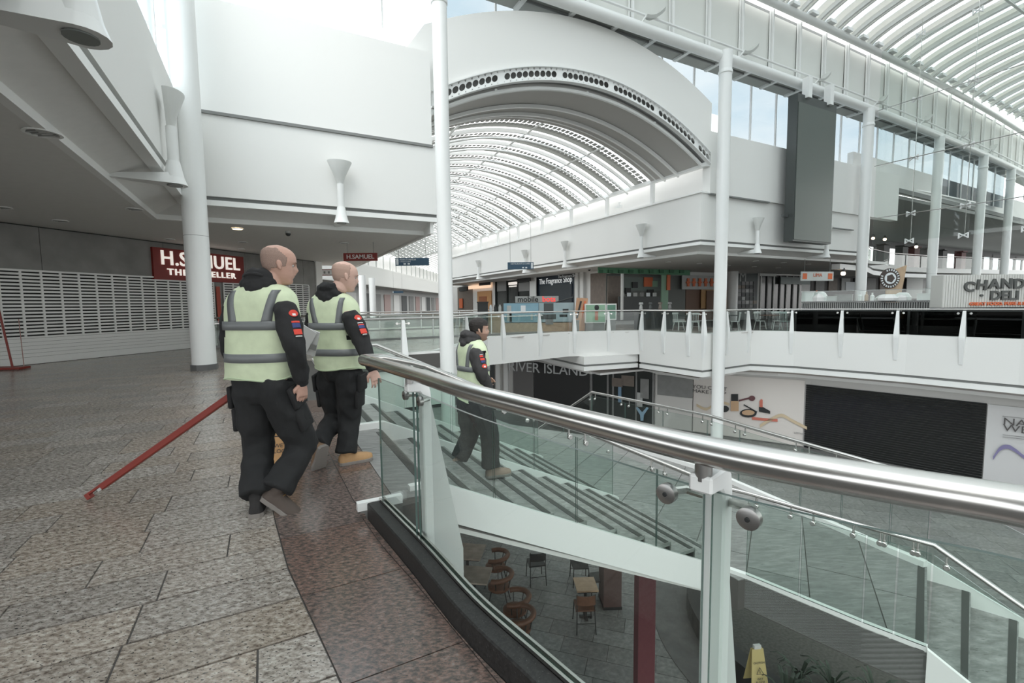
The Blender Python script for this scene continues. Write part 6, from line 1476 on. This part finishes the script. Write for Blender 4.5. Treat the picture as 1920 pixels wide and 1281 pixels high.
def make_person(lab, base, phi, A):
    t = thing('person', lab, 'person', base, -math.radians(phi)); W0 = WM(t); Wi = W0.inverted(); W3i = Wi.to_3x3()
    J = lambda p: Wi @ atd(*p); L = lambda v: W0 @ v
    s = A['s']; skin = mat('skin_' + A['key'], A['skin'], .5, var=.05, vscale=30)
    pel, nek = J(A['pelvis']), J(A['neck'])
    # torso surface ---------------------------------------------------
    PR = A.get('prof') or [(0, .235, .165), (.2, .236, .165), (.45, .236, .158), (.68, .244, .152), (.79, .240, .146), (.87, .222, .136), (.93, .188, .118), (.97, .150, .10), (1.0, .105, .085)]
    zh, zn = A['hem'], A['top']; kw = A.get('kw', 1.0); EX = 2.35
    def prof(z):
        f = max(0, min(1, (z - zh) / (zn - zh)))
        for a, b in zip(PR, PR[1:]):
            if f <= b[0]: g = (f - a[0]) / (b[0] - a[0]); return (a[1] + (b[1] - a[1]) * g) * kw, (a[2] + (b[2] - a[2]) * g) * kw
        return PR[-1][1] * kw, PR[-1][2] * kw
    def cen(z): return pel.lerp(nek, (z - pel.z) / (nek.z - pel.z)) if nek.z > pel.z else pel
    def tw(z): return Matrix.Rotation(math.radians(A.get('twist', 0)) * max(0, min(1, (z - zh) / (zn - zh))), 3, 'Z')
    def fold(x, y, z): return .010 * noise.noise(Vector((x * 7 + A['seed'], y * 7, z * 4.5))) + .005 * noise.noise(Vector((x * 16, y * 16 + A['seed'], z * 12)))
    def tp(th, z, off=0.0):
        rx, ry = prof(z); c, s_ = math.cos(th), math.sin(th); e = 2 / EX
        x = rx * math.copysign(abs(c) ** e, c); y = ry * math.copysign(abs(s_) ** e, s_); k = 1 + (off + fold(x, y, z)) / math.hypot(x, y)
        c_ = cen(z); v = tw(z) @ Vector((x * k, y * k, 0)); return Vector((c_.x + v.x, c_.y + v.y, z))
    def bx(x, z, front=False, off=.004):      # surface point by x on the back or front
        rx, ry = prof(z); r = max(0, 1 - min(1, abs(x / rx)) ** EX) ** (1 / EX); y = ry * r * (1 if front else -1); th = math.atan2(math.copysign(abs(y / ry) ** (EX / 2), y), math.copysign(abs(x / rx) ** (EX / 2), x)); return tp(th, z, off)
    # body: one continuous surface ------------------------------------
    b = MB(); hs = A.get('hs', 1.0) * s; hc = J(A['head']); Mh = Matrix.Translation(hc) @ Matrix.Rotation(math.radians(A['hyaw']), 4, 'Z') @ Matrix.Rotation(math.radians(A.get('htilt', 0)), 4, 'X') @ Matrix.Scale(hs, 4) @ Matrix.Translation((0, 0, -.115))
    head_mb(b, Mh)
    nb = nek + Vector((0, 0, -.02)); b.tube([nb - Vector((0, .01, .08)), nb + Vector((0, 0, .02)), Mh @ Vector((0, -.025, .03)), Mh @ Vector((0, -.015, .09))], [.075, .062 * hs, .058 * hs, .05 * hs], 16)
    b.rings([[tp(2 * PI * j / 20, z, -.045) for j in range(20)] for z in [zh + .06 + (zn - zh - .09) * i / 10 for i in range(11)]])
    arms = []
    for sd in ('R', 'L'):
        sh, el, wr = [J(p) for p in A['arm' + sd]]; hd, hn, curl = A['hand' + sd]; hd = W3i @ Vector(hd); hn = W3i @ Vector(hn)
        limb(b, [cen(sh.z).lerp(sh, .5), sh, el, wr], [.05, .048, .040, .026], 10); arms.append((sh, el, wr)); hand_mb(b, wr + hd.normalized() * .012, hd, hn, curl, A.get('thumb' + sd, 1), s * 1.04)
    legs = []
    for sd in ('R', 'L'):
        hp, kn, an, to = [J(p) for p in A['leg' + sd]]; limb(b, [Vector((hp.x, hp.y, pel.z + .05)), hp, kn, an + Vector((0, 0, .02))], [.07, .07, .05, .030], 10); legs.append((hp, kn, an, to)); pass
    put(soft(b, .0048, 3, .45), 'body', skin, t)
    # eyes, brows, mouth
    for sx in (-1, 1):
        q = MB(); q.ball(L(Mh @ Vector((sx * .031, .0725, .1175))), .0115 * hs, 8); e_ = q.build('eyeball', mat('eye_white', (.42, .39, .37), .4), t, smooth=60)
        q = MB(); q.ball(L(Mh @ Vector((sx * .0325, .0800, .1175))), .0056 * hs, 6); q.build('iris', mat('iris_dark', (.05, .035, .03), .3), e_)
        q = MB(); q.tube([L(Mh @ headpt(math.atan2(1, sx * k), z, .001)) for k, z in ((.22, .135), (.42, .139), (.65, .136))], [.0022, .0034, .0018], 6); q.build('eyebrow', mat('brow_' + A['key'], A['brow'], .8), t)
    q = MB(); q.tube([L(Mh @ (headpt(PI / 2 + k * .28, .0575 + abs(k) * A.get('smile', .001), .0012))) for k in (-1, -.5, 0, .5, 1)], [.001, .002, .0022, .002, .001], 5); q.build('mouth', mat('lip_line', (.26, .10, .09), .6), t)
    # hair
    for nm, fn, off, m, rg in A['hair']: shell(Mh, fn, off, m, nm, t, rough=rg)
    # trousers ----------------------------------------------------------
    q = MB(); e = pel.z - .02
    q.rings([[Vector((pel.x + rx * math.cos(a), pel.y - .0 + ry * math.sin(a), z)) for a in [2 * PI * k / 20 for k in range(20)]] for z, rx, ry in ((pel.z - .13 * s, .150, .120), (pel.z - .08, .19, .145), (pel.z, .195, .145), (pel.z + .14, .185, .135))])
    tr = A.get('trad', (.118, .112, .092, .088, .086)); 
    for hp, kn, an, to in legs:
        limb(q, [hp + Vector((0, 0, .06)), hp, hp.lerp(kn, .55), kn, kn.lerp(an, .5), an + Vector((0, 0, .018))], [.10, tr[0], tr[1], tr[2], tr[3], tr[4]], 14)
    trm = mat('trouser_' + A['key'], A['tcol'], .85, var=.15, vscale=12, bump=.12, bscale=160); tm = soft(q, .011, 4, .5, .017, 8, A['seed'])
    put(tm, 'trousers', trm, t)
    for (hp, kn, an, to), sd in zip(legs, (1, -1)):      # cargo pocket, knee pad, holster pocket
        for nm, f, c0, sz in (('cargo_pocket', .50, .105, (.035, .15, .17)), ('holster_pocket', .12, .125, (.035, .15, .16))):
            a, b_ = hp, kn; p = a.lerp(b_, f) + Vector((sd * c0, -.01, 0)); ax = (a - b_).normalized(); X = Vector((1, 0, 0)); X = (X - ax * X.dot(ax)).normalized(); Y = ax.cross(X)
            q = MB(); q.box(p, sz, M=Matrix((X, Y, ax)).transposed()); me = bake(q.mesh('t'), [('BEVEL', dict(width=.012, segments=2))]); put(me, nm, mat('black_cordura', (.012, .012, .013), .8), t)
        q = MB(); 
        hp_, top_ = kn.lerp(hp, .28), kn.lerp(an, .25); fw = Vector((0, 1, 0)); q.tube([kn.lerp(hp, .30) + fw * .018, kn + fw * .022, kn.lerp(an, .3) + fw * .018], [tr[2] * .93] * 3, 14); put(bake(q.mesh('t'), []), 'knee_panel', mat('black_cordura', (.012, .012, .013), .8), t)
    # boots -------------------------------------------------------------
    for (hp, kn, an, to), bc, flat in zip(legs, A['boot'], A['flat']):
        fdir = Vector((to.x - an.x, to.y - an.y, to.z - an.z)); 
        heel = an; fl = .29 * s; f0 = fdir.normalized() if not flat else Vector((fdir.x, fdir.y, 0)).normalized(); sd_ = Vector((-f0.y, f0.x, 0)).normalized() * -1; up = sd_.cross(f0)
        if up.z < 0: up = -up
        org = an - f0 * .06 * s - up * .088 * s        # heel back end at sole level
        if flat: org.z = round(org.z / .005) * .005 if A.get('step') else .0
        def B_(y, z): return org + f0 * (y * fl) + up * z
        q = MB(); R = []
        for y, hw, zt in ((y__, h__ * 1.22, z__ * 1.1) for y__, h__, z__ in ((-.01, .022, .055), (.06, .036, .075), (.18, .040, .085), (.34, .040, .082), (.50, .044, .068), (.68, .050, .058), (.84, .046, .050), (.95, .032, .040), (1.0, .012, .030))):
            R.append([B_(y, .022) + sd_ * hw * math.cos(a) * s + up * (max(0, math.sin(a)) * zt) for a in [2 * PI * k / 16 for k in range(16)]])
        q.rings(R); q.tube([B_(.22, .04), B_(.20, .08), an * .7 + B_(.2, .12) * .3, an.lerp(kn, .16)], [.043, .043, .046, .048], 14)
        bm_ = mat('boot_' + str(bc[0])[:5], bc, .75, bump=.05); bt = put(soft(q, .006, 3, .5), 'boot', bm_, t)
        q = MB(); 
        def outl(hwk, z): return [B_(y, z) + sd_ * sg * hw * 1.2 * s * hwk for sg, lst in ((1, ((-.015, .02), (.04, .036), (.2, .041), (.45, .041), (.68, .052), (.86, .047), (.97, .03), (1.01, .01))), (-1, ((1.01, .01), (.97, .03), (.86, .047), (.68, .052), (.45, .041), (.2, .041), (.04, .036), (-.015, .02)))) for y, hw in lst]
        q.rings([outl(1.03, -.002), outl(1.06, .006), outl(1.06, .024), outl(1.0, .028)]); put(bake(q.mesh('t'), []), 'boot_sole', A['sole'], bt, False)
        for k in range(4):
            q = MB(); y = .30 + .085 * k; zt = .085 - .012 * k + .024; q.tube([B_(y, zt) + sd_ * .022, B_(y + .02, zt + .008), B_(y, zt) - sd_ * .022], .0028, 5); put(bake(q.mesh('t'), []), 'boot_lace', mat('lace_' + A['key'], A['lace'], .8), bt)
    # hoodie: sleeves, collar ------------------------------------------
    hood = mat('hoodie_' + A['key'], A['hcol'], .9, bump=.10, bscale=200)
    q = MB(); ar = A.get('arad', (.078, .082, .066, .056, .046))
    for sh, el, wr in arms: limb(q, [cen(sh.z).lerp(sh, .80) - Vector((0, 0, .01)), sh - Vector((0, 0, .012)), sh.lerp(el, .5), el, el.lerp(wr, .55), wr], [.060, ar[0], ar[1], ar[2], ar[3], ar[4]], 14)
    q.rings([[tp(2 * PI * j / 20, z, -.026) for j in range(20)] for z in [zh + .05 + (zn - zh - .03) * i / 10 for i in range(11)]])
    put(soft(q, .011, 4, .5, .014, 11, A['seed'] + 5), 'hoodie', hood, t)
    for sh, el, wr in arms:
        d = (wr - el).normalized(); q = MB(); q.tube([wr - d * .03, wr - d * .025, wr + d * .025, wr + d * .03], [ar[4] * .9, ar[4] * .98, ar[4] * .86, ar[4] * .78], 16); put(bake(q.mesh('t'), []), 'cuff', hood, t)
    # hood bunched round the neck
    q = MB(); nc = nek + Vector((0, .0, .012)); hsx = A.get('hoodk', .86); Rt = tw(zn); up_ = Vector((0, 0, 1))
    def hv(x, y, z): return nc + Rt @ Vector((x * hsx, y * hsx, z * hsx))
    ringp = [hv(.095 * math.cos(a), .085 * math.sin(a) + .0, .020 - .035 * math.sin(a)) for a in [2 * PI * k / 20 for k in range(21)]]
    q.tube(ringp, [.036 + .010 * max(0, -math.sin(2 * PI * k / 20)) for k in range(21)], 10)
    for x, y, z, rx, ry, rz_ in ((0, -.092, -.022, .128, .044, .058), (.105, -.045, -.012, .040, .055, .034), (-.105, -.045, -.012, .040, .055, .034), (.06, -.085, .0, .060, .040, .045), (-.06, -.085, -.005, .060, .040, .045), (0, -.118, -.058, .075, .030, .048)):
        q.ball(hv(x, y, z), (rx * hsx, ry * hsx, rz_ * hsx), 8, Rt)
    put(soft(q, .008, 4, .5, .012, 16, A['seed'] + 9), 'hood', hood, t)
    q = MB(); q.tube([hv(.085 * math.cos(a), -.075 + .055 * math.sin(a), .048 - .01 * math.cos(a * 2)) for a in [PI + PI * k / 10 for k in range(11)]], .013, 8); put(soft(q, .006, 2, .4), 'hood_edge', hood, t)
    # vest ---------------------------------------------------------------
    vm = mat('hi_vis_fabric', (.62, .70, .49), .8, var=.05, vscale=18, bump=.06, bscale=60); stripe = mat('reflective_grey', (.175, .185, .19), .42)
    n_ = 56; zz = [zh + (zn - zh) * i / 34 for i in range(35)]; dz = lambda th: .012 * math.sin(th * 3 + A['seed'])
    outer = [[tp(2 * PI * j / n_, z + (dz(2 * PI * j / n_) if i == 0 else 0)) for j in range(n_)] for i, z in enumerate(zz)]; inner = [[tp(2 * PI * j / n_, z, -.006) for j in range(n_)] for z in zz[::-1]]
    q = MB(); q.rings(outer + inner, caps=False); me = q.mesh('t'); b2 = bmesh.new(); b2.from_mesh(me)
    keep = []
    for f in b2.faces:      # armholes
        c = f.calc_center_median(); cut = False
        for sh, el, wr in arms:
            d2 = (c - sh); ax = (el - sh).normalized(); c0 = cen(sh.z); side = (sh - c0); side.z = 0; side.normalize()
            k = (c - c0).dot(side) ; 
            if k > prof(sh.z)[0] * .86 and abs(c.z - (sh.z - .085)) < .105 * s and abs((c - sh).dot(Vector((-side.y, side.x, 0)))) < .10 * s: cut = True
        if cut: keep.append(f)
    bmesh.ops.delete(b2, geom=keep, context='FACES'); bmesh.ops.recalc_face_normals(b2, faces=b2.faces); b2.to_mesh(me); b2.free(); put(me, 'hi_vis_vest', vm, t)
    q = MB(); q.rings([[tp(2 * PI * j / n_, zh - .002 + dz(2 * PI * j / n_) + k * .012, o_) for j in range(n_)] for k, o_ in ((0, -.004), (0, .003), (1, .003), (1, -.004))] , caps=False); put(bake(q.mesh('t'), []), 'hem_binding', mat('hem_lime', (.52, .62, .42), .8), t)
    for z0, z1 in A['bands']:
        q = MB(); q.rings([[tp(2 * PI * j / n_, z, o_) for j in range(n_)] for z, o_ in ((z0, -.001), (z0, .005), ((z0 + z1) / 2, .005), (z1, .005), (z1, -.001))], caps=False); put(bake(q.mesh('t'), []), 'reflective_band', stripe, t)
    zb = A['bands'][-1][1] - .003
    for sx in (-1, 1):
        for front in (False, True):
            q = MB(); R = []; x0, x1 = A.get('vx', (.108, .158)); x0 *= sx; x1 *= sx; zt = zn - (zn - zh) * .075
            for i in range(19):
                z = zb + (zt - zb) * i / 18; g = min(1, (prof(z)[0] * .93) / abs(x1)); sh_ = A.get('vlean', .0) * (i / 18)
                R.append([bx((x0) * g + sx * sh_ * g, z, front, .0055), bx((x1) * g + sx * sh_ * g * .5, z, front, .0055), bx((x1) * g + sx * sh_ * g * .5, z, front, -.001), bx((x0) * g + sx * sh_ * g, z, front, -.001)])
            q.rings(R); put(bake(q.mesh('t'), []), 'reflective_brace', stripe, t)
    # sleeve badges on the right upper arm
    sh, el, wr = arms[0]; ax = (el - sh).normalized(); camL = Wi @ Vector((0, 0, CAM_H))
    for f, shp, col, w_, h_ in A['badges']:
        c = sh.lerp(el, f); to_cam = (camL - c).normalized(); out = (W3i @ Vector((1, 0, 0)) * .75 + to_cam).normalized(); out = (out - ax * out.dot(ax)).normalized(); tg = ax.cross(out); rr = ar[1] + .007
        q = MB(); ns_ = 7; R = []
        for i in range(ns_):
            u_ = -1 + 2 * i / (ns_ - 1); ang = u_ * w_ / rr; hh = h_ * (math.sqrt(max(.04, 1 - u_ * u_)) if shp == 'o' else 1)
            dvec = out * math.cos(ang) + tg * math.sin(ang); R.append([c + dvec * rr + ax * hh, c + dvec * rr - ax * hh, c + dvec * (rr - .012) - ax * hh, c + dvec * (rr - .012) + ax * hh])
        q.rings(R); put(bake(q.mesh('t'), []), 'sleeve_badge', col, t, False)
    return t
bred = mat('badge_red', (.62, .05, .03), .6); bblue = mat('badge_blue', (.03, .045, .16), .6); bwhite = mat('badge_white', (.7, .7, .7), .6)
stub1 = mat('stubble_brown', (.29, .20, .165), .9, var=.25, vscale=300); stub2 = mat('stubble_fair', (.43, .29, .235), .8, var=.08, vscale=300); hair3 = mat('dark_hair', (.022, .017, .015), .65, var=.4, vscale=200, bump=.6, bscale=260); beard3 = mat('beard_shadow', (.26, .155, .12), .8, var=.25, vscale=300)
def mask1(p, z): return z < .206 + .006 * noise.noise(p * 60) - max(0, p.y + .02) * .9 and z > (.045 if p.y < -.045 else .085 + (p.y + .045) * .3) and p.y < .032
def mask2(p, z): return z < .205 + .006 * noise.noise(p * 60) and z > (.05 if p.y < -.045 else .10) and p.y < .02
def mask3(p, z): return (z > .160 and p.y < .074) or (z > .055 and p.y < -.035) or (z > .100 and p.y < .024) or (z > .088 and .012 < p.y < .026)
def off3(p, z): return .013 if z > .15 else .005 + max(0, z - .06) * .08
def beard(p, z): return z < .075 and p.y > -.005 + (.05 - z) * .3 and not (z > .052 and z < .064 and abs(p.x) < .026) and not (z > .068 and abs(p.x) < .012 and False)
blk = mat('sole_dark', (.045, .042, .04), .7); slg = mat('sole_grey', (.22, .20, .185), .7)
D1 = 3.27
P1 = make_person('shaven headed man in lime vest and black trousers, nearest to us, holding a red bar', (atd(500, 700, D1).x, D1, 0), 4, dict(
    key='a', s=1.03, skin=(.50, .30, .235), brow=(.20, .13, .10), seed=1.3, pelvis=(491, 716, D1), neck=(492, 532, D1), head=(522, 497, D1 + .02), hyaw=-52, htilt=-6, hs=1.10, hem=.925, top=1.585, kw=1.03, twist=0,
    armR=((536, 582, 3.16), (552, 648, 3.10), (566, 714, 3.20)), armL=((441, 578, 3.26), (434, 645, 3.30), (446, 714, 3.42)),
    handR=((-.02, .03, -1), (.9, -.5, 0), .42), handL=((.10, .0, -1), (-1, -.2, 0), .9), thumbR=1, thumbL=-1,
    legR=((521, 728, 3.22), (566, 832, 3.33), (519, 922, 3.13), (566, 952, 3.15)), legL=((474, 728, 3.27), (484, 835, 3.31), (481, 934, 3.10), (496, 950, 3.34)),
    trad=(.128, .122, .100, .096, .104), tcol=(.014, .0145, .0155), hcol=(.020, .020, .021), bands=((1.045, 1.105), (1.265, 1.325)), vx=(.085, .150), vlean=.045,
    boot=((.085, .065, .055), (.022, .020, .020)), flat=(False, True), sole=slg, lace=(.45, .25, .06),
    hair=[('shaved_hair', mask1, .0015, stub1, 0)], badges=((.22, 'o', bred, .032, .024), (.26, 'r', bwhite, .012, .008), (.46, 'r', bred, .028, .006), (.56, 'r', bblue, .028, .016), (.74, 'r', bred, .028, .018), (.86, 'r', bwhite, .022, .003))))
D2 = 4.19
P2 = make_person('bald man in lime vest and tan boots reaching his right hand to the handrail end', (atd(640, 700, D2).x, D2, 0), 8, dict(
    key='b', s=1.03, skin=(.60, .39, .32), brow=(.30, .19, .14), seed=4.1, pelvis=(639, 684, D2), neck=(622, 552, D2), head=(646, 519, D2), hyaw=-48, htilt=-8, hs=1.08, hem=.865, top=1.545, kw=.98, twist=0,
    armR=((660, 596, 4.04), (678, 640, 3.96), (698, 690, 3.86)), armL=((592, 592, 4.2), (584, 640, 4.34), (592, 648, 4.52)),
    handR=((.25, .1, -1), (.5, -.8, .2), .35), handL=((.3, 1, .2), (-1, 0, .3), .7), thumbR=1, thumbL=-1,
    legR=((656, 706, 4.15), (655, 784, 4.20), (649, 853, 4.10), (692, 863, 4.22)), legL=((620, 706, 4.22), (629, 778, 4.30), (595, 838, 3.98), (588, 867, 4.02)),
    trad=(.122, .114, .090, .086, .090), tcol=(.012, .0125, .0135), hcol=(.017, .017, .018), bands=((.985, 1.045), (1.215, 1.275)), vx=(.075, .135), vlean=.05,
    boot=((.42, .25, .12), (.20, .125, .075)), flat=(True, False), sole=slg, lace=(.35, .22, .12),
    hair=[('stubble', mask2, .0012, stub2, 0)], badges=((.22, 'o', bred, .034, .026), (.27, 'r', bwhite, .012, .009), (.44, 'r', bwhite, .026, .004), (.52, 'r', bred, .028, .006), (.60, 'r', bblue, .028, .014), (.78, 'r', bred, .030, .022), (.92, 'r', bwhite, .02, .003))))
D3 = 5.08
P3 = make_person('dark haired smiling man in lime vest walking down the stairs', (atd(890, 700, D3).x, D3, -.495), 52, dict(
    key='c', s=1.0, skin=(.52, .32, .245), brow=(.03, .02, .018), seed=7.7, pelvis=(889, 742, D3), neck=(884, 637, D3), head=(898, 618, D3), hyaw=-26, htilt=-3, hs=1.0, hem=.87, top=1.545, step=1, kw=.93, twist=0, smile=.0045,
    armR=((892, 662, 4.93), (903, 700, 4.86), (917, 727, 4.98)), armL=((878, 660, 5.28), (886, 700, 5.36), (905, 722, 5.34)),
    handR=((.55, .25, -1), (.3, -1, .1), .5), handL=((.7, -.1, .5), (-.2, 1, .3), .5), thumbR=1, thumbL=-1,
    legR=((897, 755, 4.98), (917, 815, 5.04), (921, 880, 5.00), (949, 901, 5.06)), legL=((880, 755, 5.14), (881, 812, 5.20), (862, 862, 5.16), (882, 878, 5.24)),
    trad=(.125, .120, .100, .096, .098), tcol=(.014, .0145, .015), hcol=(.045, .043, .044), bands=((.975, 1.035), (1.20, 1.255)), vx=(.070, .125), vlean=.04,
    boot=((.30, .21, .17), (.26, .19, .155)), flat=(True, False), sole=slg, lace=(.2, .15, .12),
    hair=[('short_hair', mask3, off3, hair3, .004), ('beard', beard, .0012, beard3, 0)], badges=((.22, 'r', bwhite, .02, .003), (.30, 'r', bred, .026, .010), (.44, 'r', bred, .028, .012), (.56, 'r', bblue, .026, .012), (.78, 'o', bred, .032, .022), (.80, 'r', bwhite, .012, .008))))
# red bar carried by the nearest man
h0, h1 = atd(462, 722, 3.42), atd(166, 944, 3.36); h1.z = max(h1.z, .03)
t = thing('red_bar', 'long red metal bar slanting from the nearest man down to the floor', 'bar', h1); d = (h0 - h1).normalized(); sdv = d.cross(Vector((0, 1, 0))).normalized(); dv = d.cross(sdv)
Mb = Matrix((d, dv, sdv)).transposed(); Lb = (h0 - h1).length
q = MB(); q.box(h1 + d * (Lb / 2 + .06), (Lb - .12, .05, .046), M=Mb); q.build('bar_tube', redpaint, t, bevel=.006)
q = MB(); q.box(h1 + d * .07 + sdv * .014, (.13, .03, .018), M=Mb); q.box(h1 + d * .012 + sdv * .0, (.035, .04, .046), M=Mb); q.build('notched_end', redpaint, t, bevel=.003)
q = MB(); q.box(h1 + d * .12 - sdv * .010, (.03, .051, .02), M=Mb); q.build('bare_metal_patch', printgrey, t)
# papers
c = atd(577, 640, 3.95); paper = mat('paper_white', (.60, .60, .60), .6)
t = thing('paper_pad', 'white papers carried between the two nearest men', 'papers', c)
q = MB(); M_ = Matrix.Rotation(.35, 3, 'Y') @ Matrix.Rotation(.25, 3, 'X'); q.box(c, (.17, .012, .23), M=M_); q.build('sheet_stack', paper, t); q = MB(); q.box(c + Vector((.05, -.012, -.05)), (.05, .01, .05), M=M_); q.build('printed_box', midgrey, t); q = MB(); q.box(c + Vector((-.02, -.02, .03)), (.15, .006, .2), M=Matrix.Rotation(.6, 3, 'Y') @ Matrix.Rotation(.2, 3, 'X')); q.build('folded_sheet', paper, t)
